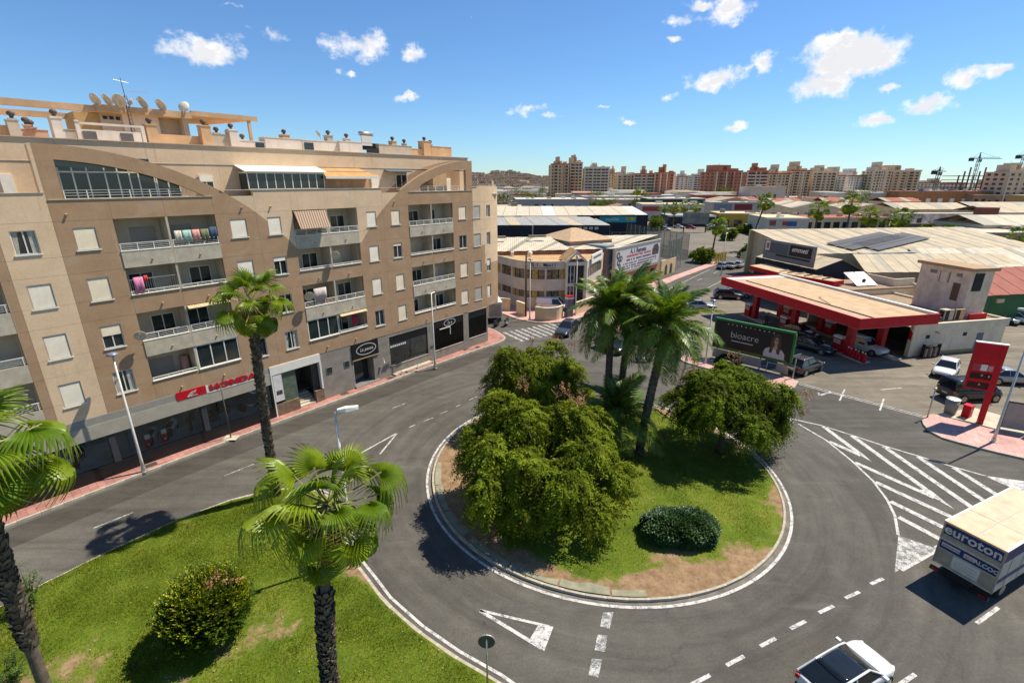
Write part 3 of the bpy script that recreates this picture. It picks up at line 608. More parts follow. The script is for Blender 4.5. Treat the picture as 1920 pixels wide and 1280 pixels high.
def window(s0, s1, z0, z1, kind, y=0., parent=BLD, frac=.45, mt=None):
    w_ = link('window', None, parent, (s0, y + yc((s0+s1)/2), z0), atan2(yc(s1)-yc(s0), s1-s0)); W, Hh = s1-s0, z1-z0
    MB().box(-.05, W+.05, -.05, .1, -.06, 0).build('sill', WHITE, w_)
    f = MB()
    for a in ((0, .05, 0, Hh), (W-.05, W, 0, Hh), (.05, W-.05, 0, .05), (.05, W-.05, Hh-.05, Hh)): f.box(a[0], a[1], .06, .12, a[2], a[3])
    sh0 = Hh if kind == 'O' else (0 if kind == 'S' else Hh*(1-frac))
    if kind != 'S': f.box(W/2-.03, W/2+.03, .06, .12, .05, min(Hh-.05, sh0))
    f.build('frame', ALU, w_)
    if sh0 < Hh: MB().box(.05, W-.05, .035, .06, sh0+.0, Hh-.05).build('shutter', mt or random.choice([SLATC, SLATC, SLATW]), w_)
    if kind != 'S':
        for a, b_ in ((.05, W/2-.03), (W/2+.03, W-.05)): MB().box(a, b_, .09, .10, .05, min(Hh-.05, sh0)).build('pane', GLASS, w_)
        if kind == 'O' and frac > .5:
            for a, b_ in ((.07, W*.3), (W*.68, W-.07)): MB().add([(a, .085, .06), (a+(b_-a)*(.5 if a < W/2 else 1), .085, .06), (b_, .085, Hh-.06), (a, .085, Hh-.06)], [(0, 1, 2, 3)]).build('curtain', CURT, w_)
    return w_
ROWS = [4.3, 5.57, 7.27, 8.31, 10.12, 11.28, 12.95, 13.94, 15.84]
COLS = {'A': (-5.46, -4.45), 'B': (-2.93, -1.9), 'C': (5.36, 6.45), 'D': (7.92, 8.9), 'E': (16.28, 17.25), 'F': (18.85, 19.8), 'G': (27.23, 28.28), 'H': (29.36, 30.45), 'I': (31.5, 32.2)}
WZ = [(5.33, 6.76), (8.29, 9.70), (11.25, 12.58), (14.22, 15.46)]
KIND = {'A': 'SSSO', 'B': 'OHSS', 'C': 'OOSS', 'D': 'OOHS', 'E': 'OSSS', 'F': 'SSHS', 'G': 'SSOS', 'H': 'SSSS', 'I': 'SHOO'}
SEC = [(-6.36, -5.91, ''), (-5.91, -3.64, 'A'), (-3.64, -1.0, 'B'), (4.5, 7.2, 'C'), (7.2, 9.85, 'D'), (15.4, 18.0, 'E'), (18.0, 20.82, 'F'), (26.4, 29.3, 'G'), (29.3, 31.15, 'H'), (31.15, 33.8, 'I')]
for (s0, s1, cn) in SEC:
    hs = []
    if cn:
        hs = [(COLS[cn][0], COLS[cn][1], *WZ[k]) for k in range(4)]
        for k in range(4):
            kd = KIND[cn][k]; fr = {'B': .45, 'D': .25, 'F': .2, 'I': .55}.get(cn, .5)
            if cn in 'AD' and kd == 'O' and k == 3 or cn in 'BD' and k == 0: fr = .6
            window(*hs[k], kd, frac=fr, mt=(SLATG if cn in 'H' else (SLATC if cn in 'BFG' else SLATW)))
    z = ROWS + [17.34 if not cn or cn in 'AHI' else 16.97]
    if cn == '': z = ROWS + [17.3]
    if cn in 'DE' and cn: z = ROWS + [17.34]
    for a, b_ in zip(z, z[1:]): wpanel(s0, s1, a, b_, hs)
# bays of loggias
BAY = [(-1.0, 4.5, 1.7), (9.85, 15.4, 12.64), (20.82, 26.4, 23.57)]
LEV = [(13.94, 15.83, 12.95, 1), (11.28, 12.95, 10.12, 0), (8.31, 10.12, 7.27, 1), (5.57, 7.27, 4.3, 0)]   # parapet top, ceiling, parapet bottom, light band?
for bi, (s0, s1, md) in enumerate(BAY):
    ztop = 17.34 if bi == 1 else 16.97
    for a, b_ in ((s0, md), (md, s1)): wpanel(a, b_, 15.84, ztop)
    for li, (pt, ce, pb, lt) in enumerate(LEV):
        for a, b_ in ((s0, md), (md, s1)):
            if lt: wpanel(a, b_, pb, pt, name='balcony_parapet', mt=CONC, y0=-.04, th=.2)
            else: wpanel(a, b_, pb, pt, name='balcony_parapet', th=.2)
        MB().box(s0, s1, .2, 1.5, pb-.0, pb+.16).build('balcony_floor', CONC, BLD)
        MB().box(s0, s1, 1.5, 1.62, pb+.16, ce+.1).box(s0-.01, s0+.02, .3, 1.5, pb+.16, ce).box(s1-.02, s1+.01, .3, 1.5, pb+.16, ce).build('loggia_wall', BALW, BLD)
        MB().box(md-.06, md+.06, -.0, 1.5, pt, ce).build('party_wall', CONC, BLD)
        for hi, (a, b_) in enumerate(((s0, md-.06), (md+.06, s1))):
            glazed = (bi, li, hi) in ((0, 3, 1), (1, 3, 0))
            if glazed:
                gl = link('glazed_enclosure', None, BLD, (a, .02, pt)); W = b_-a; Hh = ce-pt; f = MB()
                for k in range(4): x = .0 + k*(W-.07)/3; f.box(x, x+.07, 0, .07, 0, Hh)
                f.box(0, W, 0, .07, 0, .08).box(0, W, 0, .07, Hh-.08, Hh).box(-.02, W+.02, -.09, 0, -.03, .03); f.build('frame', ALU, gl)
                for k in range(3): x = .07+k*(W-.07)/3; MB().box(x, x+(W-.07)/3-.07, .03, .04, .08, Hh-.08).build('pane', GLASS, gl)
                continue
            hr = .47 if lt else (.2 if bi != 0 else .24)
            rl = MB().box(a+.02, b_-.02, .0, .05, pt+hr-.04, pt+hr).box(a+.02, b_-.02, .0, .05, pt+.02, pt+.05)
            for k in range(4): x = a+.03+k*(b_-a-.1)/3; rl.box(x, x+.04, .0, .05, pt+.05, pt+hr-.04)
            for k in range(1, 4 if lt else 2): rl.box(a+.02, b_-.02, .015, .03, pt+hr*k/(4 if lt else 2)-.01, pt+hr*k/(4 if lt else 2)+.01)
            rl.build('railing', ALU, BLD)
            MB().box(a+.0, b_, -.06, .18, pt-.0, pt+.025).build('coping', WHITE, BLD)
            # balcony door
            x0 = a + (.35 if (bi+li+hi) % 2 else 1.0); dw = 1.35; zf = pb+.16; dr = link('balcony_door', None, BLD, (x0, 1.46, zf)); Hh = 2.1
            if (bi*5+li*3+hi) % 4 == 1 or (bi, li, hi) == (0, 0, 0): MB().box(0, dw, .0, .035, 0, Hh).build('shutter', SLATG if bi == 0 else SLATC, dr)
            else:
                f = MB()
                for u in (0, dw/2-.03, dw-.05): f.box(u, u+.055, -.01, .035, 0, Hh)
                f.box(0, dw, -.01, .035, Hh-.05, Hh).build('frame', ALU, dr)
                for u in (.055, dw/2+.025): MB().box(u, u+dw/2-.08, .01, .02, 0, Hh-.05).build('pane', GLASS, dr)
    for li, (pt, ce, pb, lt) in enumerate(LEV):
        for sx_ in (s0+1.5, s1-1.3):
            MB().tube((sx_, .05, pb+.42), (sx_, -.11, pb+.40), .055, .055, 8).build('drain_spout', TAN, BLD)
for sx_ in (6.9, -2.4, 8.9, 19.9): MB().tube((sx_-.6, .05, 16.2), (sx_-.6, -.11, 16.17), .06, .06, 8).build('drain_spout', TAN, BLD)
# far-left bay, mostly behind the palm
for li, (pt, ce, pb, lt) in enumerate(LEV):
    wpanel(-12, -6.36, pb, pt, name='balcony_parapet', mt=CONC if lt or li == 1 else CONC, th=.2)
    MB().box(-12, -6.37, .2, 1.5, pb, pb+.16).build('balcony_floor', CONC, BLD); MB().box(-12, -6.37, 1.5, 1.62, pb, ce+.1).box(-6.39, -6.36, .3, 1.5, pb, ce).build('loggia_wall', BALW, BLD)
    rl = MB().box(-12, -6.4, 0, .05, pt+.43, pt+.47)
    for k in range(6): rl.box(-12+k*1.1, -11.96+k*1.1, 0, .05, pt, pt+.43)
    for k in (1, 2, 3): rl.box(-12, -6.4, .015, .03, pt+.11*k, pt+.11*k+.02)
    rl.build('railing', ALU, BLD)
wpanel(-12, -6.36, 15.84, 17.3)
# solid body behind the skin
core = MB()
for a, b_, y in ((-12, -6.36, 1.63), (-6.36, -1.0, .31), (-1.0, 4.5, 1.63), (4.5, 9.85, .31), (9.85, 15.4, 1.63), (15.4, 20.82, .31), (20.82, 26.4, 1.63), (26.4, 30, .31), (30, 33.6, .9)): core.box(a, b_, y, 13, 4.3, 16.6)
core.build('inner_wall', GREYW, BLD)
MB().box(-12, 33.7, .25, 13, 16.55, 16.62).build('terrace_floor', CONC, BLD)
MB().box(33.55, 33.78, 1.0, 13, 4.3, 17.34).build('end_wall', FAC, BLD)
MB().box(-12, 31.2, .0, 12.9, 4.18, 4.297).add([(31.2, .05, 4.29), (33.7, .5, 4.29), (33.7, 12.9, 4.29), (31.2, 12.9, 4.29)], [(3, 2, 1, 0)]).build('soffit', CONC, BLD)
# arches standing on the terrace edge
def arch(cx, sgn):
    q = MB(); A0, A1 = 0, math.acos((16.97-2.75)/17.1); n = 28; y0, y1 = .0, .32; ro, ri = [], []
    for k in range(n+1):
        a = A1*k/n; ro.append((cx + sgn*17.1*sin(a), 2.75+17.1*cos(a)))
    ai = math.acos((16.97-2.75)/16.33); a0 = math.asin(.9/16.33)
    for k in range(n+1):
        a = a0 + (ai-a0)*k/n; ri.append((cx + sgn*16.33*sin(a), 2.75+16.33*cos(a)))
    def face(P, y): return [(x, y, z) for x, z in P]
    vs = face(ro, y0)+face(ri, y0)+face(ro, y1)+face(ri, y1); N1 = n+1; fs = []
    for k in range(n):
        fs += [(k, k+1, N1+k+1, N1+k), (2*N1+k+1, 2*N1+k, 3*N1+k, 3*N1+k+1), (k+1, k, 2*N1+k, 2*N1+k+1), (N1+k, N1+k+1, 3*N1+k+1, 3*N1+k)]
    q.add(vs, fs)
    x0, x1 = sorted((cx, cx+sgn*.9)); q.box(x0, x1, y0+.002, y1-.002, 16.9, 19.0)
    q.add([(ro[0][0], y0+.002, ro[0][1]), (ri[0][0], y0+.002, ri[0][1]), (ri[0][0], y1, ri[0][1]), (ro[0][0], y1, ro[0][1]), (ro[0][0], y0+.002, 18.99), (ri[0][0], y0+.002, 18.99)], [(0, 1, 5, 4)])
    return q.build('arch', FAC, BLD)
arch(-3.8, 1); arch(29.31, -1)
# terrace copings and penthouse
for (a, b_, z) in ((-12, -3.66, 17.34), (5.1, 20.2, 17.34), (-3.6, 4.6, 16.97), (21.0, 29.25, 16.97), (29.35, 30, 17.34)): MB().box(a, b_, -.04, .34, z, z+.035).build('coping', CONC, BLD)
MB().box(-12, 30.6, 1.8, 13, 16.6, 20.2).build('penthouse_wall', FAC, BLD)
MB().box(-12, 30.6, 1.72, 2.1, 20.2, 20.25).build('parapet_coping', CONC, BLD)
MB().box(-12, 30.6, 1.77, 1.8, 19.0, 19.03).build('joint_line', RGRY, BLD)
for (a, b_, z0, z1, k) in ((4.55, 5.45, 17.45, 18.35, 'H'), (18.25, 19.1, 17.35, 18.4, 'S'), (21.0, 22.3, 17.2, 18.5, 'O'), (27.0, 27.9, 17.0, 18.2, 'S'), (14.9, 15.8, 17.2, 18.3, 'O')): window(a, b_, z0, z1, k, y=1.64, frac=.5)
# glazing behind the left arch
ag = link('arch_glazing', None, BLD, (0, .55, 16.62)); f = MB()
for k, x in enumerate((-2.8, -2.2, -1.55, -.75, -.15, .4, .85, 1.65, 1.75, 2.35, 2.95)):
    zt = min(1.85, sqrt(max(0, 16.33**2-(x+3.8)**2))+2.75-16.62); f.box(x, x+.07, 0, .07, .1, max(.2, zt)+.2)
f.box(-2.85, 3.0, 0, .07, 1.78, 1.86).box(-2.85, 3.0, 0, .07, .3, .36); f.build('frame', ALU, ag)
MB().box(-2.85, 3.0, .03, .04, .1, 1.85).box(-2.85, 1.6, .03, .04, 1.86, 2.6).build('pane', GLASS, ag)
for (a, b_) in ((-2.85, 4.2), (21.4, 28.4)):
    rl = MB()
    for zz in (.0, .16, .3, .44): rl.box(a, b_, .1, .14, 17.02+zz, 17.04+zz)
    for k in range(8): x = a+k*(b_-a-.05)/7; rl.box(x, x+.05, .1, .15, 17.0, 17.46)
    rl.build('railing', ALU, BLD)
# glazed veranda, awnings
vr = link('veranda', None, BLD, (7.2, .45, 17.36)); f = MB()
for k in range(10): x = k*.645; f.box(x, x+.06, 0, .06, 0, 1.15)
f.box(0, 5.87, 0, .06, 0, .06).box(0, 5.87, 0, .06, 1.1, 1.2).box(0, .06, .06, 1.3, 1.1, 1.2).box(5.81, 5.87, .06, 1.3, 1.1, 1.2).build('frame', ALU, vr)
for k in range(9): MB().box(.06+k*.645, .645+k*.645, .02, .03, .06, 1.1).build('pane', GLASS, vr)
MB().box(0, .05, .06, 1.3, 0, 1.1).box(5.82, 5.87, .06, 1.3, 0, 1.1).build('side_pane', GLASS, vr)
MB().add([(-.2, -.15, 1.2), (6.05, -.15, 1.2), (6.05, 1.4, 1.62), (-.2, 1.4, 1.62), (-.2, -.15, 1.26), (6.05, -.15, 1.26), (6.05, 1.4, 1.68), (-.2, 1.4, 1.68)], [(0,3,2,1),(4,5,6,7),(0,1,5,4),(1,2,6,5),(2,3,7,6),(3,0,4,7)]).build('roof', WHITE, vr)
AWN = mat('orange_awning_cloth', (.62, .38, .17), .85, var=.1, sc=1.5, sub=.25)
aw = link('awning', None, BLD, (12.9, .2, 18.25)); MB().add([(.4, 1.6, .7), (4.3, 1.6, .7), (5.0, -.1, .02), (.1, -.1, .02), (.4, 1.6, .66), (4.3, 1.6, .66), (5.0, -.1, -.02), (.1, -.1, -.02)], [(3,2,1,0),(4,5,6,7),(2,3,7,6),(1,2,6,5),(3,0,4,7)]).build('cloth', AWN, aw)
MB().box(.1, 5.0, -.14, -.08, -.14, .04).build('front_bar', WHITE, aw); MB().box(.3, 4.6, .8, 1.6, -.95, .45).build('shaded_wall', TAN, aw)
MB().add([(19.8, 1.8, 18.9), (22.45, 1.8, 18.9), (22.5, 1.1, 18.78), (19.75, 1.1, 18.78), (19.8, 1.8, 18.8), (22.45, 1.8, 18.8), (22.5, 1.1, 18.7), (19.75, 1.1, 18.7)], [(3,2,1,0),(4,5,6,7),(2,3,7,6),(1,2,6,5),(3,0,4,7)]).build('rolled_awning', mat('blue_grey_metal', (.12, .15, .20), .5), BLD)
MB().box(24.8, 26.6, .9, 1.8, 16.6, 18.9).build('terrace_partition', TAN, BLD)
MB().box(-5.0, -4.5, 1.7, 1.8, 17.2, 18.3).build('penthouse_vent_panel', WHITE, BLD)
# roof structures
MB().box(-12, .95, 6, 6.4, 22.18, 22.56).box(-12, .3, 9, 9.4, 21.9, 22.25).box(-4.2, -3.85, 6, 9.4, 20.2, 22.1).box(-8, -7.6, 6, 9.4, 22.18, 22.5).build('pergola_beam', TAN, BLD)
MB().box(.85, 6.35, 5.9, 9.8, 22.24, 22.66).build('stair_tower_roof', TAN, BLD)
MB().box(2.3, 4.4, 6.6, 9.6, 20.2, 22.24).build('stair_tower_wall', RWHT, BLD); MB().box(4.4, 6.0, 7.3, 9.6, 20.2, 22.24).box(5.85, 6.2, 6.4, 9.6, 20.2, 22.24).build('stair_tower_recess', RGRY, BLD)
MB().box(-.2, 1.1, 6.9, 9.6, 20.2, 22.2).build('stair_tower_panel', mat('roof_ochre_render', (.45, .33, .17), .9, var=.1), BLD); MB().box(1.1, 2.3, 6.7, 9.6, 20.2, 22.24).build('stair_tower_wall', RGRY, BLD)
for x in (1.25, 1.6, 1.95): MB().box(x, x+.22, 6.64, 6.7, 21.85, 22.05).build('vent_grille', BLACK, BLD)
MB().box(6.35, 11.05, 5.9, 6.2, 22.45, 22.78).add([(6.35, 6.2, 22.6), (11.05, 6.2, 22.65), (8.6, 9, 22.35), (6.35, 9, 22.3), (6.35, 6.2, 22.5), (11.05, 6.2, 22.5), (8.6, 9, 22.2), (6.35, 9, 22.15)], [(0,1,2,3),(7,6,5,4),(1,0,4,5),(2,1,5,6),(3,2,6,7)]).build('pergola_slab', TAN, BLD)
MB().box(10.3, 10.5, 5.95, 6.15, 20.2, 22.45).build('pergola_post', TAN, BLD); MB().box(8.15, 8.4, 8.6, 8.85, 20.2, 22.2).build('pergola_post', TAN, BLD)
MB().box(.6, 6.1, 4.2, 4.4, 20.2, 20.95).build('terrace_wall', TAN, BLD)
# low sheds and plant room walls along the roof edge: s0, s1, y0, y1, top, material
for (a, b_, y0, y1, zt, mt) in ((-12, -3.8, 4.4, 5, 20.9, TAN), (-3.8, -3.3, 4, 4.6, 21.2, RGRY), (-3.2, -1.9, 5.5, 6, 20.85, PINKW), (-1.9, -1.4, 3.9, 4.7, 21.45, RWHT), (-1.4, -.9, 3.9, 4.3, 20.85, RGRY), (6.2, 8.0, 4, 4.8, 21.15, RGRY), (7.9, 8.5, 3.8, 4.6, 21.45, RWHT), (8.5, 10.4, 3.9, 5, 20.8, RWHT), (10.5, 13.5, 4, 5, 21.15, RWHT), (13.55, 15.4, 4, 5.2, 21.12, RWHT), (15.4, 16.9, 4.1, 5, 21.15, RWHT), (16.9, 19.2, 3.9, 4.8, 21.2, RWHT), (21.0, 24.9, 3.9, 4.8, 21.15, RGRY), (24.9, 26.4, 4, 4.8, 20.95, TAN), (27.5, 30.4, 4, 4.8, 21.3, TAN)):
    MB().box(a, b_, y0, y1, 20.2, zt).box(a-.03, b_+.03, y0-.03, y1+.03, zt, zt+.04).build('roof_shed', mt, BLD)
for (a, b_, z0, z1, y) in ((9.7, 10.35, 20.35, 20.72, 3.9), (13.7, 14.5, 20.4, 20.95, 4.0), (.2, .55, 20.3, 20.9, 4.2)): MB().box(a, b_, y-.04, y, z0, z1).build('shed_window', GLASS, BLD)
MB().box(-.75, 2.25, 3.3, 3.4, 20.25, 20.9).build('clothes_screen', RWHT, BLD); [MB().box(a, a+.65, 3.26, 3.3, 20.27, 20.8).build('screen_cloth', mat('grey_cloth', (.12, .115, .125), .9), BLD) for a in (-.7, 1.15)]
MB().box(-.95, 2.5, 3.3, 3.5, 21.18, 21.3).box(2.3, 2.5, 3.3, 3.5, 20.2, 21.18).box(-.95, -.75, 3.3, 3.5, 20.2, 21.4).build('clothes_frame', RWHT, BLD)
BR = mat('rusty_cowl', (.11, .085, .07), .7, var=.3, sc=8)
def chimney(s_, y, z0, z1, wd, mt):
    o = link('chimney', None, BLD, (s_, y, 0)); MB().box(-wd/2, wd/2, -wd/2, wd/2, z0, z1).box(-wd/2-.04, wd/2+.04, -wd/2-.04, wd/2+.04, z1, z1+.06).build('stack', mt, o)
    MB().tube((0, 0, z1+.06), (0, 0, z1+.2), .09, .09, 8).ell((0, 0, z1+.32), (.19, .19, .16), 10, 6).build('cowl', BR, o, smooth=True)
for (s_, y, z0, z1, wd, mt) in ((6.3, 4, 20.2, 21.6, .65, TAN), (2.95, 3.7, 20.2, 21.4, .62, TAN), (-1.65, 4.2, 21.45, 21.5, .5, RWHT), (-2.6, 5.6, 20.8, 20.95, .4, PINKW), (8.2, 4.2, 21.4, 21.5, .5, RWHT), (7.2, 4.3, 21.1, 21.2, .4, RGRY), (9.0, 4.4, 20.8, 20.85, .4, RWHT), (12.3, 4.4, 21.1, 21.4, .6, TAN), (16.2, 4.4, 21.1, 21.6, .55, RGRY), (17.9, 4.3, 21.2, 21.45, .5, RWHT), (22.9, 4.3, 21.1, 21.5, .55, TAN), (24.3, 4.3, 21.1, 21.35, .35, RGRY), (26.8, 4.2, 20.2, 21.7, .9, TAN), (27.6, 4.2, 21.3, 21.45, .3, TAN), (-3.5, 4.3, 21.2, 21.25, .3, RGRY), (-2.9, 4.7, 20.85, 21.0, .3, PINKW)): chimney(s_, y, z0, z1, wd, mt)
# solar water heater on the roof
wh = link('solar_water_heater', None, BLD, (19.6, 4.2, 20.9)); MB().add([(-.2, 0, .1), (.9, 0, .1), (1.5, .9, 1.1), (.4, .9, 1.1), (-.2, .06, .04), (.9, .06, .04), (1.5, .96, 1.04), (.4, .96, 1.04)], [(0,1,2,3),(7,6,5,4),(0,4,5,1),(1,5,6,2),(2,6,7,3),(3,7,4,0)]).build('collector', BLACK, wh)
MB().tube((.3, 1.0, 1.2), (1.7, 1.0, 1.2), .2, .2, 12).build('tank', METAL, wh, smooth=True); MB().box(-1.2, 2.6, .2, 1.2, -.2, .35).box(-.0, 1.3, -.35, -.3, -.65, -.1).build('dark_plant_box', BLACK, wh)
DISH = mat('dish_enamel', (.60, .57, .50), .5, var=.1, sc=3)
def dish(s_, y, z, r_, yaw, parent=BLD, post=.5, tilt=.45):
    o = link('satellite_dish', None, parent, (s_, y, z), rot=(0, 0, yaw)); q = MB(); n = 16; vs = [(0, 0, 0)]; fs = []
    for j in (1, 2, 3):
        for i in range(n): a = 2*pi*i/n; rr = r_*j/3; vs.append((rr*cos(a)*.9, -rr*rr/(3.2*r_)*1.0, rr*sin(a)))
    fs = [(0, 1+i, 1+(i+1) % n) for i in range(n)] + [(1+j*n+i, 1+(j+1)*n+i, 1+(j+1)*n+(i+1) % n, 1+j*n+(i+1) % n) for j in (0, 1) for i in range(n)]
    vs = [(x, yy*cos(tilt)-zz*sin(tilt), yy*sin(tilt)+zz*cos(tilt)) for x, yy, zz in vs]
    q.add(vs, fs); bowl = q.build('bowl', DISH, o, smooth=True); sm = bowl.modifiers.new('s', 'SOLIDIFY'); sm.thickness = .02
    MB().tube((0, .02, -.05), (0, .12, -post), .03, .03, 6).tube((0, -r_*.2, -r_*.8), (0, -r_*.95, .15), .015, .015, 5).box(-.05, .05, -r_*1.1, -r_*.9, .08, .2).build('mount_arm', METAL, o)
for (s_, y, z, r_, yw) in ((.95, 5.85, 22.95, .38, -1.0), (1.6, 5.85, 22.98, .38, -1.2), (2.15, 5.8, 23.0, .42, -.5), (3.55, 5.85, 23.02, .42, -1.25), (4.6, 5.85, 22.98, .42, -1.15), (5.9, 5.9, 23.05, .40, 2.4), (2.75, 5.9, 23.0, .24, 2.0)): dish(s_, y, z, r_, yw)
dish(-1.15, -.35, 8.85, .36, -.25, post=.35); dish(12.85, -.3, 12.25, .36, -.6, post=.35); dish(10.1, -.35, 9.35, .42, -.3, post=.4); dish(16.3, 6, 21.9, .25, -1.5)
mst = link('aerial_mast', None, BLD, (2.5, 5.75, 21.0)); q = MB(); L3 = [(.12, 0), (-.06, .1), (-.06, -.1)]
for (a, b_) in L3: q.tube((a, b_, 0), (a*.7, b_*.7, 2.3), .022, .02, 5)
for k in range(9):
    z = k*.25
    for i in range(3): a, b_ = L3[i], L3[(i+1) % 3]; q.tube((a[0], a[1], z), (b_[0], b_[1], z+.25), .014, .014, 4)
q.tube((0, 0, 2.2), (-.05, 0, 3.35), .025, .02, 6).build('lattice', mat('rusty_lattice', (.17, .12, .09), .8, var=.2), mst)
q = MB().tube((-.45, 0, 3.2), (.35, 0, 3.1), .014, .014, 5).tube((0, 0, 2.55), (1.3, -.2, 2.62), .014, .014, 5)
for k in range(7): x = .35+k*.15; q.tube((x, -.3-.1, 2.58+k*.005), (x, .1, 2.58+k*.005), .01, .01, 4)
for k in range(5): x = -.4+k*.18; q.tube((x, -.22, 3.16), (x, .22, 3.16), .01, .01, 4)
q.build('aerial', METAL, mst)
# striped blind, laundry and other balcony things
STR = bpy.data.materials.new('striped_blind_cloth'); STR.use_nodes = True; t = NT(STR.node_tree); wv = t.new('ShaderNodeTexWave'); wv.inputs['Scale'].default_value = 1.6
t.l.new(t.new('ShaderNodeTexCoord').outputs['Object'], wv.inputs['Vector']); t.l.new(t.ramp(wv.outputs[1], [(.4, (.27, .15, .09)), (.6, (.52, .38, .26))]), t.n['Principled BSDF'].inputs['Base Color']); t.n['Principled BSDF'].inputs['Roughness'].default_value = .9
MB().add([(9.95, .0, 15.78), (12.55, .0, 15.78), (12.62, -.55, 14.5), (10.1, -.55, 14.5), (9.95, .04, 15.78), (12.55, .04, 15.78), (12.62, -.51, 14.5), (10.1, -.51, 14.5)], [(0,1,2,3)[::-1],(4,5,6,7),(2,3,7,6)]).build('striped_blind', STR, BLD)
for (a, z) in ((1.8, 10.08), (12.75, 7.22)): MB().add([(a, .0, z), (a+2.6, .0, z), (a+2.6, -.3, z-.15), (a, -.3, z-.15)], [(3, 2, 1, 0)]).build('rolled_blind', mat('striped_roll', (.52, .42, .26), .9, var=.3, sc=14), BLD)
MB().tube((3.0-1.7, 1.2, 4.46+.2), (1.3, 1.2, 6.4), .26, .26, 14).ell((1.3, 1.2, 6.4), (.26, .26, .1), 14, 5).build('water_boiler', mat('pink_enamel', (.55, .30, .25), .5, var=.08), BLD, smooth=True)
bar = MB()
for k in range(22): bar.box(-.95+k*.12, -.935+k*.12, .06, .075, 11.3, 12.2)
bar.box(-.95, 1.6, .05, .085, 12.18, 12.22).build('security_bars', METAL, BLD)
def wtop(p): return BLD.matrix_world @ Vector(p) if False else Vector((-22.74 + p[0]*cos(FA_A) - p[1]*sin(FA_A), 30.07 + p[0]*sin(FA_A) + p[1]*cos(FA_A), p[2]))
def cloth(label, s_, y, z, wd, hg, col, nm='hanging_laundry'):
    q = MB(); n = 7; vs = []
    for j in range(3):
        for i in range(n): vs.append((wd*i/(n-1), .05*sin(i*1.9+j)*(j/2), -hg*j/2*(1+.06*sin(i*2.1))))
    q.add(vs, [(j*n+i, j*n+i+1, (j+1)*n+i+1, (j+1)*n+i) for j in range(2) for i in range(n-1)])
    o = q.build(nm, mat('cloth_%d%d%d' % tuple(int(c*99) for c in col), col, .9, var=.12, sc=6), None, wtop((s_, y, z)), FA_A, smooth=True); sm = o.modifiers.new('s', 'SOLIDIFY'); sm.thickness = .012
    return tag(o, label, 'laundry', 'laundry hung on the balconies')
cloth('pale cream towel, first of the row on the top balcony rail', 1.95, .0, 14.95, .4, .75, (.55, .52, .44)); cloth('turquoise towel hanging in the row on the top balcony', 2.4, .0, 14.95, .5, .75, (.33, .50, .47)); cloth('pink towel hanging between turquoise and olive towels', 2.95, .0, 14.95, .45, .72, (.62, .30, .27)); cloth('olive green towel on the top balcony rail', 3.45, .0, 14.95, .5, .75, (.18, .19, .11)); cloth('dark blue blanket at the end of the towel row', 4.0, .0, 15.05, .45, .8, (.05, .09, .17))
cloth('magenta pink garment on the barred balcony', -.75, -.03, 12.35, .5, .95, (.6, .22, .38)); cloth('small red garment beside the magenta one', -.2, -.03, 12.4, .2, .4, (.6, .06, .06)); cloth('pale flowered bedsheet over the railing beside a dish', 10.7, -.05, 9.75, 1.1, .95, (.52, .46, .47)); cloth('dark red garment hanging in the lower balcony of the middle bay', 14.1, .3, 6.85, .5, .95, (.42, .03, .08))
q = MB().box(0, .5, 0, .3, 0, .3).box(.05, .45, .05, .25, .3, .36); tag(q.build('storage_tub', mat('orange_plastic', (.6, .14, .06), .5), None, wtop((12.0, .25, 8.35)), FA_A), 'orange plastic tub on the balcony beside the bedsheet', 'tub')
# ------------------------------------------------------------------ ground-floor shops of the apartment building
FASC = mat('shop_fascia_grey', (.30, .29, .275), .6, var=.06); RIB = mat('ribbed_roller_housing', (.40, .37, .32), .6, var=.08, sc=1, streak=.2)
FLOORG = mat('showroom_floor', (.75, .76, .74), .5, var=.08); BRST = mat('brown_stone', (.20, .14, .10), .6, var=.2, sc=3); INT = mat('showroom_wall', (.40, .39, .37), .9, var=.2)
BLK = mat('black_sign_panel', (.012, .013, .016), .35, var=.1)
SG = link('shopfront', None, BLD, (0, 0, 0))
def sb(nm, m, *bx):
    q = MB()
    for b_ in bx: q.box(*b_)
    return q.build(nm, m, SG)
# motorcycle showroom
sb('fascia', FASC, (-12, 6.3, -.02, .3, 3.8, 4.285)); sb('roller_housing', RIB, (-12, 6.3, -.04, .3, 2.92, 3.8)); [sb('housing_rib', RIB, (-12+k*.15, -11.93+k*.15, -.05, -.04, 2.95, 3.76)) for k in range(0)]; sb('black_plinth', BLK, (-12, 6.3, -.03, .2, .0, .95))
sb('showroom_floor', FLOORG, (-12, 6.3, .2, 5.5, .7, .95)); sb('showroom_back_wall', INT, (-12, 6.3, 5.5, 5.7, .7, 4.2)); sb('showroom_ceiling', INT, (-12, 6.3, .3, 5.5, 4.05, 4.17))
for a, b_ in ((-12, -8.6), (-8.5, -3.95), (-3.6, 1.3), (1.65, 6.2)): sb('shop_pane', CLEAR, (a, b_, .06, .08, .95, 2.92))
for a in (-8.6, -3.95, 1.3): sb('column', mat('charcoal_column', (.045, .05, .06), .5), (a, a+.35, .02, .5, .95, 2.92))
sb('logo_panel', RED, (.05, 1.83, -.06, -.02, 3.78, 4.36)); sb('sign_trim', ALU, (1.86, 2.0, -.06, -.02, 3.75, 4.3), (2.0, 5.4, -.06, -.02, 3.72, 3.80))
wing = MB()   # wing emblem: three swept feathers
for k in range(4):
    x = .62+k*.10; wing.add([(x, -.075, 3.9+k*.035), (x+.32-k*.03, -.075, 3.93+k*.05), (x+.42-k*.02, -.075, 4.22+k*.01), (x+.30-k*.03, -.075, 4.18+k*.012)], [(0, 1, 2, 3)])
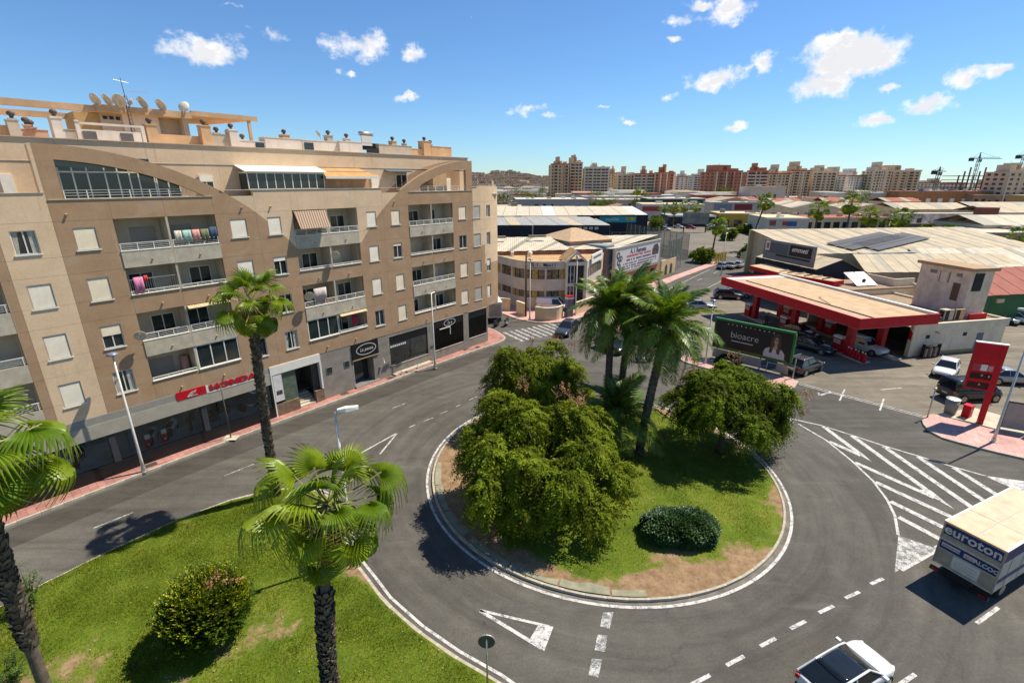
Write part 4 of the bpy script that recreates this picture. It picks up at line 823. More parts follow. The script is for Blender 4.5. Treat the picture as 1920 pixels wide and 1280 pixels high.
wing.box(.68, 1.28, -.078, -.072, 3.87, 3.905).build('wing_emblem', mat('silver_print', (.62, .60, .58), .5), SG)
text('lettering', 'HONDA', .62, RED, SG, (3.68, -.06, 4.04), (radians(90), 0, 0), .015, sx=1.38, bold=.025)
# white entrance portal with stairs
sb('portal', WHITE, (6.32, 10.5, -.06, .3, 3.62, 4.32), (6.32, 6.42, -.06, .3, .13, 3.62), (10.38, 10.52, -.06, .3, 1.2, 3.62)); sb('dark_jamb', BLACK, (6.2, 6.31, -.04, .3, .13, 3.7))
sb('poster_panel', mat('poster_paper', (.68, .68, .72), .5, var=.08), (6.46, 7.14, -.04, .25, 1.35, 3.55)); sb('poster_print', mat('poster_print', (.10, .08, .09), .6, var=.6, sc=6), (6.58, 7.05, -.045, -.04, 1.9, 2.25))
sb('portal_base', BRST, (6.42, 8.32, -.05, .3, .13, 1.1)); sb('portal_base', BRST, (9.75, 10.5, -.05, .3, .13, 1.15))
sb('green_glass', mat('green_tinted_glass', (.10, .14, .105), .08, var=.2, spec=.6), (7.2, 8.3, .08, .1, 1.1, 3.6)); sb('glass_leaf', GLASS, (9.75, 10.38, .3, .32, 1.15, 3.6))
sb('lobby', mat('lobby_wall', (.16, .16, .15), .7), (8.3, 10.4, 3.6, 3.7, .3, 3.7), (8.25, 8.33, .1, 3.6, .2, 3.7), (10.4, 10.5, .3, 3.6, .2, 3.7), (8.3, 10.4, 1.6, 3.6, .9, .98))
for k in range(5): sb('stair_step', CONC, (8.35, 9.74, .0+k*.3, .32+k*.3, .13, .28+k*.15))
# grey wall with two small windows, bar entrance, bicycle-shop windows
sb('grey_wall', GREYW, (10.52, 13.48, .0, .3, 0, 4.28))
for a, z in ((10.95, 2.28), (12.64, 2.36)): MB().box(a, a+.56, -.03, .0, z, z+.62).build('small_window', METAL, SG); MB().box(a+.05, a+.51, -.045, -.03, z+.05, z+.57).build('small_window_pane', GLASS, SG)
sb('bar_sign_panel', BLK, (13.5, 16.25, -.08, .3, 2.8, 4.25)); sb('bar_sign_trim', TAN, (13.5, 16.25, -.09, .0, 2.72, 2.8))
ov = MB(); n = 40; cx, cz = 14.95, 3.56
ov.add([(cx+rx*cos(2*pi*i/n), -.09, cz+rz*sin(2*pi*i/n)) for rx, rz in ((1.05, .52), (.97, .45)) for i in range(n)], [(i, (i+1) % n, n+(i+1) % n, n+i) for i in range(n)]).build('oval_ring', mat('sign_silver', (.55, .56, .57), .5), SG)
text('lettering', 'La pausa', .42, mat('sign_silver', (.55, .56, .57), .5), SG, (14.95, -.10, 3.55), (radians(90), 0, 0), .012, shear=.35, sx=.95)
sb('bar_recess', INT, (13.5, 15.65, 1.1, 1.2, .1, 2.8), (13.5, 13.56, .0, 1.1, .1, 2.8)); sb('bar_glass_door', GLASSG, (13.6, 15.6, .95, .98, .3, 2.7)); sb('bar_side_wall', GREYW, (15.65, 17.55, .0, 1.2, 0, 4.28)); sb('bar_step', METAL, (13.5, 16.1, -.2, 1.1, .1, .3))
tag(MB().tube((0, 0, 0), (0, 0, .45), .10, .02, 10).build('folded_parasol', WHITE, None, wtop((16.6, -.22, 1.75))), 'small white folded parasol-like cone on the grey pier', 'wall lamp')
for (a, b_, z0, z1) in ((17.55, 22.25, 1.07, 3.96), (23.1, 27.4, 1.08, 4.18), (28.2, 31.15, 1.17, 4.15)):
    sb('shop_pane', CLEAR, (a, b_, .1, .12, z0, z1-.0)); sb('shop_interior', INT, (a, b_, 3.5, 3.6, .5, 4.2), (a, b_, .3, 3.5, 4.05, 4.15)); sb('display_floor', mat('display_floor', (.35, .35, .34), .6), (a, b_, .3, 3.5, z0-.3, z0-.02))
    sb('sign_band', BLK, (a, b_, .04, .09, z1-.75, z1))
    sb('low_wall', GREYW, (a, b_, .0, .3, 0, z0)); sb('bottom_trim', CONC, (a, b_, -.03, .0, z0-.05, z0))
sb('pier', GREYW, (22.25, 23.1, .0, .5, 0, 4.28), ); sb('pier', GREYW, (27.4, 28.2, .0, .5, 0, 4.28)); sb('pier', GREYW, (31.15, 31.35, .0, 3.0, 0, 4.28)); sb('head_wall', GREYW, (17.55, 22.25, .0, .3, 3.96, 4.28)); sb('side_wall', GREYW, (31.15, 31.35, 3.0, 13, 0, 4.28))
sb('ramp_rail', METAL, (18.2, 22.3, -.62, -.58, .85, .89), (18.2, 18.24, -.62, -.58, .13, .85), (20.2, 20.24, -.62, -.58, .13, .85), (22.26, 22.3, -.62, -.58, .13, .85)); sb('ramp', CONC, (17.6, 22.3, -.55, .0, .1, .3)); sb('wall_light_arm', ALU, (23.5, 25.0, -.5, -.44, 3.4, 3.48), (24.94, 25.0, -.5, -.44, 2.6, 3.4))
ov = MB(); cx, cz = 25.4, 3.72
ov.add([(cx+rx*cos(2*pi*i/n), .03, cz+rz*sin(2*pi*i/n)) for rx, rz in ((.85, .38), (.77, .31)) for i in range(n)], [(i, (i+1) % n, n+(i+1) % n, n+i) for i in range(n)]).build('oval_ring', mat('sign_silver', (.55, .56, .57), .5), SG)
text('lettering', 'La p', .4, mat('sign_silver', (.55, .56, .57), .5), SG, (25.4, .03, 3.70), (radians(90), 0, 0), .012, shear=.35)
for k in range(8): MB().box(17.65+k*.24, 17.81+k*.24, .03, .04, 2.86+.01*(k % 3), 3.06).build('sign_letter_block', WHITE, SG)
sb('floor_slab', CONC, (-12, 33, .3, 13, .0, .12))
# motorcycles and bicycles on show
CHR = mat('chrome', (.55, .55, .56), .25, .9, var=.05)
def moto(label, s_, y, z, rz, col, cat='motorcycle', sc=1.0):
    o = thing('motorcycle' if cat == 'motorcycle' else 'bicycle', label, cat, wtop((s_, y, z)), FA_A+rz, 'machines on show in the shop windows'); o.scale = (sc,)*3
    for x in (-.68, .68):
        w_ = MB().lathe([(.30, -.06), (.32, -.03), (.32, .03), (.30, .06), (.2, .04), (.2, -.04)], 18, (x, 0, .32), axis='y').build('wheel', RUBBER, o, smooth=True)
        MB().lathe([(.19, -.03), (.19, .03), (.04, .05), (.04, -.05)], 12, (x, 0, .32), axis='y').build('rim', CHR, w_)
    pm = paint('bike_%d%d%d' % tuple(int(c*99) for c in col), col)
    if cat == 'motorcycle':
        MB().add([(-.9, -.05, .78), (-.9, .05, .78), (-.1, -.16, .72), (-.1, .16, .72), (.35, -.17, .85), (.35, .17, .85), (.62, -.12, .8), (.62, .12, .8), (-.35, -.15, .45), (-.35, .15, .45), (.45, -.2, .4), (.45, .2, .4), (.3, 0, 1.02), (-.05, 0, .88)],
            [(0, 2, 8), (1, 9, 3), (2, 4, 10, 8), (3, 9, 11, 5), (4, 6, 10), (5, 11, 7), (2, 13, 12, 4), (3, 5, 12, 13), (4, 12, 6), (5, 7, 12), (6, 12, 7), (0, 1, 13, 2), (1, 3, 13), (8, 10, 11, 9), (6, 7, 11, 10)]).build('fairing', pm, o)
        MB().box(-.75, -.05, -.13, .13, .76, .88).build('seat', BLACK, o); MB().box(-.3, .3, -.14, .14, .22, .5).build('engine', METAL, o)
    else:
        MB().tube((-.68, 0, .32), (-.15, 0, .85), .025, .025, 6).tube((-.15, 0, .85), (.5, 0, .8), .025, .025, 6).tube((.5, 0, .8), (0, 0, .3), .03, .03, 6).tube((0, 0, .3), (-.68, 0, .32), .02, .02, 6).tube((-.2, 0, .95), (0, 0, .3), .025, .025, 6).build('frame', pm, o); MB().box(-.32, -.08, -.07, .07, .93, .99).build('seat', BLACK, o)
    MB().tube((.68, .09, .32), (.42, .09, 1.0), .025, .025, 6).tube((.68, -.09, .32), (.42, -.09, 1.0), .025, .025, 6).build('fork', CHR, o); MB().tube((.4, -.34, 1.06), (.4, .34, 1.06), .018, .018, 6).build('handlebar', BLACK, o)
    return o
B4 = ((.5, .5, .52), (.04, .04, .045), (.55, .56, .57), (.5, .03, .03))
moto('dark scooter-like motorcycle at the far left of the showroom', -5.35, 1.6, .95, 1.2, (.04, .04, .045)); moto('silver motorcycle between the two red price stands', -1.45, 1.3, .95, 1.1, (.55, .56, .57)); moto('white motorcycle right of the red price stands', -.2, 1.6, .95, 1.0, (.66, .66, .66)); moto('black motorcycle beside the second showroom column', 1.0, 1.6, .95, 1.15, (.03, .03, .035)); moto('black motorcycle right of the second showroom column', 2.9, 1.5, .95, .5, (.05, .05, .06))
moto('green framed bicycle in the bicycle shop window', 20.0, 1.0, 1.05, .9, (.2, .3, .18), 'bicycle'); moto('dark bicycle left of the green one in the shop window', 18.6, 1.2, 1.05, .4, (.05, .08, .1), 'bicycle'); moto('white bicycle right of the green one in the shop window', 21.2, 1.3, 1.05, .6, (.5, .5, .45), 'bicycle'); moto('grey motorcycle in the second bicycle shop window', 25.0, 1.4, 1.05, .3, (.15, .16, .17)); moto('red motorcycle in the corner shop window', 29.3, 1.0, 1.1, .5, (.5, .02, .03))
def stand(label, s_, y, z=.95):
    o = thing('price_stand', label, 'display stand', wtop((s_, y, z)), FA_A, 'red price stands in the showroom'); MB().box(-.16, .16, -.1, .1, 0, .62).build('base', RED, o); MB().box(-.15, .15, -.08, -.04, .62, .95).box(-.06, .06, -.105, -.1, .2, .32).build('board', WHITE, o)
stand('red price stand at the left end of the showroom', -6.0, .7); stand('red price stand left of the silver motorcycle', -1.95, .6); stand('red price stand right of the silver motorcycle', -1.0, .6)
# show car at the right end of the showroom is built with the vehicles
# ------------------------------------------------------------------ vegetation
BARK = mat('bark', (.115, .085, .06), .95, var=.3, sc=5, bump=.6, bsc=14)
PBARK = mat('palm_bark', (.125, .10, .078), .95, var=.32, sc=4, bump=.6, bsc=18)
BOOT = mat('palm_leaf_bases', (.14, .115, .09), .95, var=.35, sc=5, island=.7)
def unit(v): return v/np.maximum(1e-9, np.linalg.norm(v, axis=-1, keepdims=True))
def sprays(B, O, L, droop, nl, ll, lw, r, spread=.8, fwd=.6, down=.3, Nrm=None):
    """B base points, O outward dirs, L lengths -> leaflet quads along arching twigs"""
    n = len(B); t_ = np.linspace(.08, 1, nl)[None, :, None]
    A = B[:, None] + O[:, None]*L[:, None, None]*t_; A[..., 2] -= (droop*L)[:, None]*t_[..., 0]**2
    T_ = unit(O[:, None] - np.array([0, 0, 2.])*droop[:, None, None]*t_ + 0*A)
    side = unit(np.cross(T_, np.array([0, 0, 1.]) + r.normal(0, .25, (n, nl, 3))))
    V = []
    for sg in (-1, 1):
        D = unit(sg*side*spread + T_*fwd - np.array([0, 0, down]) + r.normal(0, .22, (n, nl, 3)))
        up = unit(np.cross(D, T_*sg) + np.array([0, 0, .5]) + r.normal(0, .35, (n, nl, 3)))
        if Nrm is not None: up = unit(Nrm[:, None]*1.3 + np.array([0, 0, .35]) + r.normal(0, .33, (n, nl, 3)))
        W = unit(np.cross(D, up)); ln = (ll*(1.1-.55*t_)*r.uniform(.7, 1.25, (n, nl, 1))); wd = lw*r.uniform(.7, 1.25, (n, nl, 1))
        b0 = A; V.append(np.stack([b0, b0+D*ln*.45-W*wd, b0+D*ln, b0+D*ln*.45+W*wd], 2).reshape(-1, 4, 3))
    return np.concatenate(V).reshape(-1, 3)
def quads(V): return np.arange(len(V)).reshape(-1, 4)
def lobes_tree(nm, label, loc, env, nlobes, lr, nspr, leaf, seed, cat='tree', L=(.5, .95), droop=(.5, 1.3), nl=9, ll=.15, lw=.028, upb=.35, trunk=True, inner=.4, extra=None, zmin=.12, group=None, low=-.5):
    r = np.random.default_rng(seed); c, R = np.array(env[0]), np.array(env[1])
    d = unit(r.normal(0, 1, (nlobes*3, 3))); d = d[d[:, 2] > low][:nlobes]; lc = c + d*R*r.uniform(.45, .95, (len(d), 1)); lrad = r.uniform(*lr, len(d))
    k = r.integers(0, len(d), nspr); o = unit(r.normal(0, 1, (nspr, 3)) + np.array([0, 0, upb]) + unit(lc[k]-c)*.75)
    rad = np.where(r.random(nspr) < inner, r.uniform(.35, .85, nspr), r.uniform(.86, 1.04, nspr))
    B = lc[k] + o*(lrad[k]*rad)[:, None]*np.array([1, 1, .85]); ok = B[:, 2] > zmin; B = B[ok]; o = o[ok]; n = len(B)
    O = unit(o*np.array([1, 1, .6]) + np.array([0, 0, .15]) + r.normal(0, .25, (n, 3)))
    Vt = sprays(B, O, r.uniform(*L, n), r.uniform(*droop, n), nl, ll, lw, r, Nrm=o)
    th = thing(nm, label, cat, loc, 0, group)
    qd = Vt.reshape(-1, 4, 3); qd = qd[qd[..., 2].min(1) > zmin-.1]; Vt = qd.reshape(-1, 3)
    np_mesh('crown', Vt, quads(Vt), leaf, th)
    if trunk:
        q = MB(); hb = c[2]*.55; q.path([(0, 0, -.1), (.08, .03, hb*.5), (c[0]*.3, c[1]*.3, hb)], [.26, .2, .17], 9)
        for i in range(len(d)): m_ = (np.array([c[0]*.3, c[1]*.3, hb])+lc[i])/2 + np.array([0, 0, .3]); q.path([(c[0]*.3, c[1]*.3, hb*.95), tuple(m_), tuple(lc[i])], [.1, .06, .025], 6)
        q.build('trunk', BARK, th, smooth=True)
    return th
LEAFA = mat('feathery_leaf', (.165, .215, .018), .65, var=.5, sc=.8, sub=.36, island=.6, spec=.05)
LEAFB = mat('dark_feathery_leaf', (.125, .178, .016), .65, var=.5, sc=.8, sub=.34, island=.6, spec=.05)
LEAFH = mat('hedge_leaf', (.040, .095, .020), .42, var=.25, sc=1.2, sub=.2, island=.5, spec=.4)
LEAFY = mat('yellow_tip_leaf', (.11, .16, .012), .5, var=.4, sc=1.0, sub=.3, island=.6, spec=.25)
DRY = mat('dry_seed_heads', (.30, .16, .08), .8, var=.3, sc=3, island=.5)
zat = lambda x, y: float(zisl(np.array([[x, y]]))[0])
PT = dict(nl=10, ll=.27, lw=.04, L=(.5, 1.05), droop=(.55, 1.3), inner=.3, zmin=.3, upb=.7)
lobes_tree('pepper_tree', 'large drooping feathery green tree at the front left of the roundabout', (1.6, 23.6, zat(1.6, 23.6)), ((.1, -.2, 3.1), (5.0, 3.8, 3.4)), 40, (.65, 1.25), 5600, LEAFA, 31, low=-.6, **PT)
lobes_tree('pepper_tree', 'feathery green tree at the back left of the roundabout', (1.9, 33.4, zat(1.9, 33.4)), ((0, 0, 3.2), (3.5, 2.8, 3.2)), 28, (.6, 1.15), 3300, LEAFA, 32, low=-.6, **PT)
t3 = lobes_tree('pepper_tree', 'broad dark green tree at the right of the roundabout with brown seed heads', (14.2, 29.4, zat(14.2, 29.4)), ((.2, 0, 3.1), (4.1, 3.2, 2.8)), 32, (.6, 1.15), 4000, LEAFB, 35, low=-.5, **PT)
r = np.random.default_rng(5)
for th, pts in ((t3, [(-2.6, .5, 5.4), (-2.0, .8, 5.7), (-3.2, .2, 4.9), (4.6, -1, 4.6), (4.0, -1.8, 3.9), (1.0, 1.5, 6.1)]), (bpy.data.objects['pepper_tree'], [(-1.0, 1.0, 6.9), (1.2, .6, 6.6), (2.0, .2, 6.2)]), (bpy.data.objects['pepper_tree.001'], [(-.5, .3, 6.4), (1.3, .6, 6.5), (2.6, .2, 6.0)])):
    P = np.repeat(np.array(pts), 26, 0) + r.normal(0, .22, (26*len(pts), 3)); O = unit(r.normal(0, .35, (len(P), 3)) + np.array([0, 0, 1.]))
    Vd = sprays(P, O, r.uniform(.3, .6, len(P)), r.uniform(0, .5, len(P)), 6, .10, .02, r); np_mesh('seed_heads', Vd, quads(Vd), DRY, th)
def hedge(nm, label, loc, R, n, leaf, seed, pw=2.6, cat='bush', ll=.09, lw=.035):
    r = np.random.default_rng(seed); d = unit(r.normal(0, 1, (n, 3))); d[:, 2] = np.abs(d[:, 2])*np.where(r.random(n) < .2, -.5, 1)
    s_ = (np.abs(d)**pw).sum(1, keepdims=True)**(-1/pw); P = d*s_*np.array(R)*(r.uniform(.86, 1.0, (n, 1)) + .05*np.sin(d[:, :1]*9+d[:, 1:2]*7)); P[:, 2] += R[2]*.52; ok = P[:, 2] > .06; P = P[ok]; d = d[ok]
    th = thing(nm, label, cat, loc); Vh = sprays(P-d*.1, unit(d+r.normal(0, .4, d.shape)), r.uniform(.12, .24, len(P)), r.uniform(0, .3, len(P)), 4, ll, lw, r)
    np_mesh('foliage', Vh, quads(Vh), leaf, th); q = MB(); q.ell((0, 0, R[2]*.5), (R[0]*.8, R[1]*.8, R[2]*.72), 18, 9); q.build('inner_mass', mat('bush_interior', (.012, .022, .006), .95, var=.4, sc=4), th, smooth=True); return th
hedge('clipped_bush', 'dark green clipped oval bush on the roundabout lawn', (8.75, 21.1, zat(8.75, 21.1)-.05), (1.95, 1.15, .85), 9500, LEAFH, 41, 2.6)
# yellow-tipped bush: upright leafy shoots
def shoots(nm, label, loc, R, n, seed, cat='bush'):
    r = np.random.default_rng(seed); d = unit(r.normal(0, 1, (n, 3)) + np.array([0, 0, .35])); ok = d[:, 2] > -.55; d = d[ok]; cl = .82+.18*vnoise(d[:, :2]*3+d[:, 2:]*2, .5, seed); P = d*np.array(R)*cl[:, None]; P[:, 2] += R[2]*.95
    th = thing(nm, label, cat, loc); L = r.uniform(.35, .72, len(P)); O = unit(d*.8+np.array([0, 0, .75])+r.normal(0, .18, d.shape)); Vh = sprays(P-O*.15, O, L, r.uniform(-.1, .25, len(P)), 8, .15, .03, r, .9, .75, -.1)
    tip = d[:, 2] > .1; k = 8; per = np.concatenate([np.repeat(tip, k), np.repeat(tip, k)]); pos = np.tile(np.arange(k), 2*len(P)) >= 5
    idx = np.where(per & pos & (r.random(len(per)) < .38), 1, 0); np_mesh('foliage', Vh, quads(Vh), [LEAFH2, LEAFY2], th, idx=idx)
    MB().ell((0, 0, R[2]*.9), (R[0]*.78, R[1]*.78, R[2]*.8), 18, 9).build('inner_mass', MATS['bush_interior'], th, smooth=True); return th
LEAFH2 = mat('bush_leaf', (.075, .135, .010), .5, var=.3, sc=1.5, sub=.25, island=.55); LEAFY2 = mat('bush_yellow_tip', (.40, .40, .012), .5, var=.25, sc=2, sub=.3, island=.4)
bz = lambda x, y: float(zmed(np.array([[x, y]]))[0])
bb = shoots('yellow_tipped_bush', 'round green bush with yellow shoot tips on the reservation lawn', (-12.4, 15.3, bz(-12.4, 15.3)), (1.5, 1.5, 1.38), 2800, 51)
r = np.random.default_rng(8); P = np.array([.5, .1, 2.55]) + r.normal(0, 1, (45, 3))*np.array([.3, .2, .1]); Vd = sprays(P, unit(r.normal(0, .6, (45, 3))+np.array([0, 0, .6])), r.uniform(.2, .4, 45), r.uniform(0, .6, 45), 6, .12, .03, r); np_mesh('dead_patch', Vd, quads(Vd), DRY, bb)
# thin shrub and low bush at the left edge
def thin_shrub(nm, label, loc, hgt, n, seed):
    r = np.random.default_rng(seed); th = thing(nm, label, 'shrub', loc); q = MB(); B = []; O = []
    for k in range(n):
        a = r.uniform(0, 6.28); l = hgt*r.uniform(.6, 1.05); sp = r.uniform(.15, .75); p0 = np.array([0, 0, 0.]); p1 = np.array([cos(a)*sp*.5, sin(a)*sp*.5, l*.6]); p2 = np.array([cos(a)*sp*1.2, sin(a)*sp*1.2, l]); q.path([p0, p1, p2], [.03, .018, .006], 5)
        for f in np.linspace(.25, 1, 12): pt = p0*(1-f)**2+2*p1*f*(1-f)+p2*f*f; B.append(pt); O.append(unit((r.normal(0, .8, 3)+np.array([0, 0, .4]))[None])[0])
    q.build('stem', BARK, th); B = np.array(B); Vh = sprays(B, np.array(O), r.uniform(.15, .35, len(B)), r.uniform(0, .6, len(B)), 5, .09, .022, r); np_mesh('foliage', Vh, quads(Vh), LEAFH2, th); return th
thin_shrub('thin_shrub', 'sparse twiggy shrub by the left kerb of the lawn', (-21.0, 16.6, .12), 2.0, 16, 61); thin_shrub('thin_shrub', 'low twiggy shrub at the left edge below the tall palm', (-18.6, 13.2, .12), 1.2, 14, 62)

# ---- fan palms
def leaf_mat(name, c0, c1, tipc):
    m = bpy.data.materials.new(name); m.use_nodes = True; t = NT(m.node_tree); p = t.n['Principled BSDF']
    oi = t.new('ShaderNodeObjectInfo').outputs['Random']; co = t.new('ShaderNodeTexCoord').outputs['Object']; at = t.new('ShaderNodeAttribute', attribute_name='tip').outputs['Fac']
    c = t.mix(oi, c0, c1); c = t.mix(.35, c, t.ramp(t.noise(co, 7, 4, .7), [(.3, (.25, .25, .25)), (.7, (.75, .75, .75))]), 'OVERLAY'); c = t.mix(t.m('MULTIPLY', at, .75), c, tipc)
    t.l.new(c, p.inputs['Base Color']); p.inputs['Roughness'].default_value = .38; p.inputs['Specular IOR Level'].default_value = .4
    tr = t.new('ShaderNodeBsdfTranslucent'); t.l.new(t.mix(1.0, c, (1.5, 1.35, .4), 'MULTIPLY'), tr.inputs[0]); mx = t.new('ShaderNodeMixShader'); mx.inputs[0].default_value = .35
    t.l.new(p.outputs[0], mx.inputs[1]); t.l.new(tr.outputs[0], mx.inputs[2]); t.l.new(mx.outputs[0], t.n['Material Output'].inputs[0]); MATS[name] = m; return m
FAN = leaf_mat('fan_leaf', (.11, .19, .008), (.25, .32, .012), (.36, .33, .07)); FANDRY = leaf_mat('dry_fan_leaf', (.16, .10, .05), (.24, .16, .085), (.2, .13, .07)); PET = mat('leaf_stalk', (.20, .22, .035), .5, var=.2)
FEA = leaf_mat('feather_leaf', (.06, .135, .012), (.145, .225, .022), (.24, .22, .05))
def fan_leaf(seed, bend, pl, R, droop, mt=FAN, nseg=30, span=118):
    r = np.random.default_rng(seed); V = []; F = []; TP = []
    def rot(p): x, y, z = p; return (pl + x*cos(bend)+z*sin(bend)*1.0, y, -x*sin(bend)+z*cos(bend))
    rs = [.05, .34, .58, .76, .9, 1.0]
    for k in range(nseg):
        f = (k+.5)/nseg*2-1; ph = radians(span)*f; rr = R*(1-.22*abs(f)**2)*r.uniform(.93, 1.05); dr = droop*r.uniform(.7, 1.3); dph = radians(span)/nseg*1.04; b = len(V)
        for i, q in enumerate(rs):
            wv = dph*1.0 if q <= .58 else dph*max(0, (1-q)/.42)*.85*.58/q
            zc = -dr*max(0, q-.45)**1.6*2.2*R - .25*R*q*q*abs(f)**1.5 + .16*q*R*(1-abs(f))
            cx = rr*q*(1-.28*max(0, q-.5)*dr)
            for s_ in (-1, 0, 1):
                a = ph + s_*wv; V.append(rot((cx*cos(a), cx*sin(a), zc + (0.022*R if s_ == 0 else -.012*R)))); TP.append(max(0, (q-.8)/.2)*(.9 if r.random() < .5 else .3))
        for i in range(len(rs)-1):
            for s_ in (0, 1): F.append((b+i*3+s_, b+(i+1)*3+s_, b+(i+1)*3+s_+1, b+i*3+s_+1))
    n0 = len(F)
    # stalk
    for i in range(5):
        x = pl*1.05*i/4; z = -.04*sin(pi*i/4); w_ = .035*(1-.4*i/4)
        for (dy, dz) in ((-w_, 0), (0, w_*.7), (w_, 0), (0, -w_*.5)): V.append((x, dy, z+dz)); TP.append(0)
    b = len(V)-20
    for i in range(4):
        for j in range(4): F.append((b+i*4+j, b+i*4+(j+1) % 4, b+(i+1)*4+(j+1) % 4, b+(i+1)*4+j))
    me = bpy.data.meshes.new('leaf'); me.from_pydata(V, [], F); me.materials.append(mt); me.materials.append(PET if mt is FAN else mt); me.polygons.foreach_set('material_index', [0]*n0 + [1]*(len(F)-n0))
    at = me.attributes.new('tip', 'FLOAT', 'POINT'); at.data.foreach_set('value', TP); return me
FANS = [[fan_leaf(100+k, radians(b), pl, .98, dr, nseg=26, span=105) for k in range(3)] for (b, pl, dr) in ((8, 1.05, .35), (32, 1.3, .75), (52, 1.35, 1.1))]
FDRY = [fan_leaf(140+k, radians(70), .6, .85, .8, FANDRY) for k in range(2)]
def place_leaf(me, th, p, azm, elv, roll, sc, nm='leaf'):
    o = link(nm, me, th); o.matrix_local = Matrix.Translation(p) @ Matrix.Rotation(azm, 4, 'Z') @ Matrix.Rotation(-elv, 4, 'Y') @ Matrix.Rotation(roll, 4, 'X') @ Matrix.Scale(sc, 4); return o
def fan_palm(label, base, top, n, seed, r0, r1, boots=None, dry=0, sc=1.0, group='fan palms', simple=False, emin=-62, cat='palm tree'):
    rr = random.Random(seed); th = thing('fan_palm', label, cat, base, 0, group); H_ = Vector(top)-Vector(base); zt = H_.z
    pts = [(H_.x*f*f, H_.y*f*f, zt*f) for f in np.linspace(0, 1, 9)]; rad = [r0*(1.25 if f == 0 else 1)*(1-f)+r1*f for f in np.linspace(0, 1, 9)]
    MB().path(pts, rad, 8 if simple else 14).build('trunk', PBARK, th, smooth=True)
    if boots:
        q = MB(); z = boots[0]; k = 0
        while z < boots[1]:
            f = z/zt; cx, cy = H_.x*f*f, H_.y*f*f; R_ = boots[2]
            for i in range(9):
                a = 2*pi*(i+.5*(k % 2))/9+rr.uniform(-.1, .1); w_ = rr.uniform(.09, .14); l = rr.uniform(.16, .34); o_ = rr.uniform(.03, .12); ca, sa = cos(a), sin(a); Ri = R_*.86
                P = lambda rd, tn, zz: (cx+rd*ca-tn*sa, cy+rd*sa+tn*ca, zz)
                q.add([P(Ri, -w_, z), P(Ri, w_, z), P(R_+o_*.4, w_*.8, z+l*.5), P(R_+o_, w_*.5, z+l), P(R_+o_, -w_*.5, z+l), P(R_+o_*.4, -w_*.8, z+l*.5), P(Ri, 0, z+l*.7)], [(0, 1, 2, 5), (5, 2, 3, 4), (1, 6, 3, 2), (0, 5, 4, 6), (3, 6, 4)])
            z += .155; k += 1
        tag(q.build('leaf_bases', BOOT, th), kind='stuff')
    ctr = Vector((H_.x, H_.y, zt))
    for i in range(n):
        f = (i+.5)/n; e = radians(80 - (80-emin)*f**.85 + rr.uniform(-14, 14)); a = i*2.39996+rr.uniform(-.25, .25); v = FANS[0 if f < .3 else (1 if f < .65 else 2)]
        place_leaf(rr.choice(v), th, ctr + Vector((0, 0, .25*(1-f)-.1)), a, e, rr.uniform(-.35, .35), sc*rr.uniform(.78, 1.15)*(.85 if f < .12 else 1))
    for i in range(dry):
        place_leaf(rr.choice(FDRY), th, ctr + Vector((0, 0, -.25-.35*rr.random())), i*2.4, radians(rr.uniform(-82, -60)), rr.uniform(-.4, .4), sc*rr.uniform(.8, 1.05), 'dry_leaf')
    return th
fan_palm('tall fan palm at the left edge of the picture', (-13.9, 10.5, .12), (-13.35, 10.5, 11.6), 28, 1, .17, .12, (5.2, 9.8, .165), 6, 1.08)
fan_palm('fan palm in the middle foreground with shaggy lower trunk', (-5.95, 11.5, .12), (-5.15, 11.5, 9.35), 28, 2, .19, .12, (.3, 6.1, .215), 4, 1.08, emin=-58)
fan_palm('fan palm standing against the apartment facade with a brown skirt', (-14.1, 24.85, .12), (-13.65, 24.85, 11.9), 28, 3, .20, .17, (.2, 11.3, .20), 16, 1.02)
# ---- feather palms of the roundabout
def frond(seed, L, arch, nl=46, ll=.62, lift=.0):
    r = np.random.default_rng(seed); V = []; F = []; TP = []; pts = []
    for i in range(13):
        f = i/12; pts.append(np.array([L*f*(1-.22*arch*f*f), 0, L*(.10*sin(pi*f*.8)-arch*.62*f**2.3)]))
    for i, p in enumerate(pts):
        w_ = .03*(1-.8*i/12)
        for (dy, dz) in ((-w_, 0), (0, w_), (w_, 0)): V.append((p[0], dy, p[2]+dz)); TP.append(0)
    for i in range(12):
        for j in (0, 1): F.append((i*3+j, (i+1)*3+j, (i+1)*3+j+1, i*3+j+1))
    n0 = len(F)
    for k in range(nl):
        f = .14+.86*k/(nl-1); x = f*12; i = min(11, int(x)); p = pts[i]*(1-(x-i))+pts[i+1]*(x-i); tg = pts[i+1]-pts[i]; tg /= np.linalg.norm(tg)
        l = ll*(sin(pi*min(1, .12+.88*f))**.55*.85+.15)*r.uniform(.85, 1.1)
        for sg in (-1, 1):
            d = np.array([0, sg*.95, .32*(1-f)-.05])+tg*(.55+.5*f)+r.normal(0, .08, 3); d /= np.linalg.norm(d); tip = p+d*l+np.array([0, 0, -.30*l*r.uniform(.6, 1.6)]); m = p+d*l*.5+np.array([0, 0, .02]); wv = tg*.038; b = len(V)
            V += [tuple(p-wv*.5), tuple(m-wv), tuple(tip), tuple(m+wv), tuple(p+wv*.5)]; TP += [0, 0, .8, 0, 0]; F.append((b, b+1, b+3, b+4)); F.append((b+1, b+2, b+3))
    me = bpy.data.meshes.new('frond'); me.from_pydata(V, [], F); me.materials.append(FEA); me.materials.append(PET); me.polygons.foreach_set('material_index', [1]*n0+[0]*(len(F)-n0)); at = me.attributes.new('tip', 'FLOAT', 'POINT'); at.data.foreach_set('value', TP); return me
FRD = [[frond(200+k, 3.2, a, 56, .80) for k in range(3)] for a in (.35, .8, 1.25)]
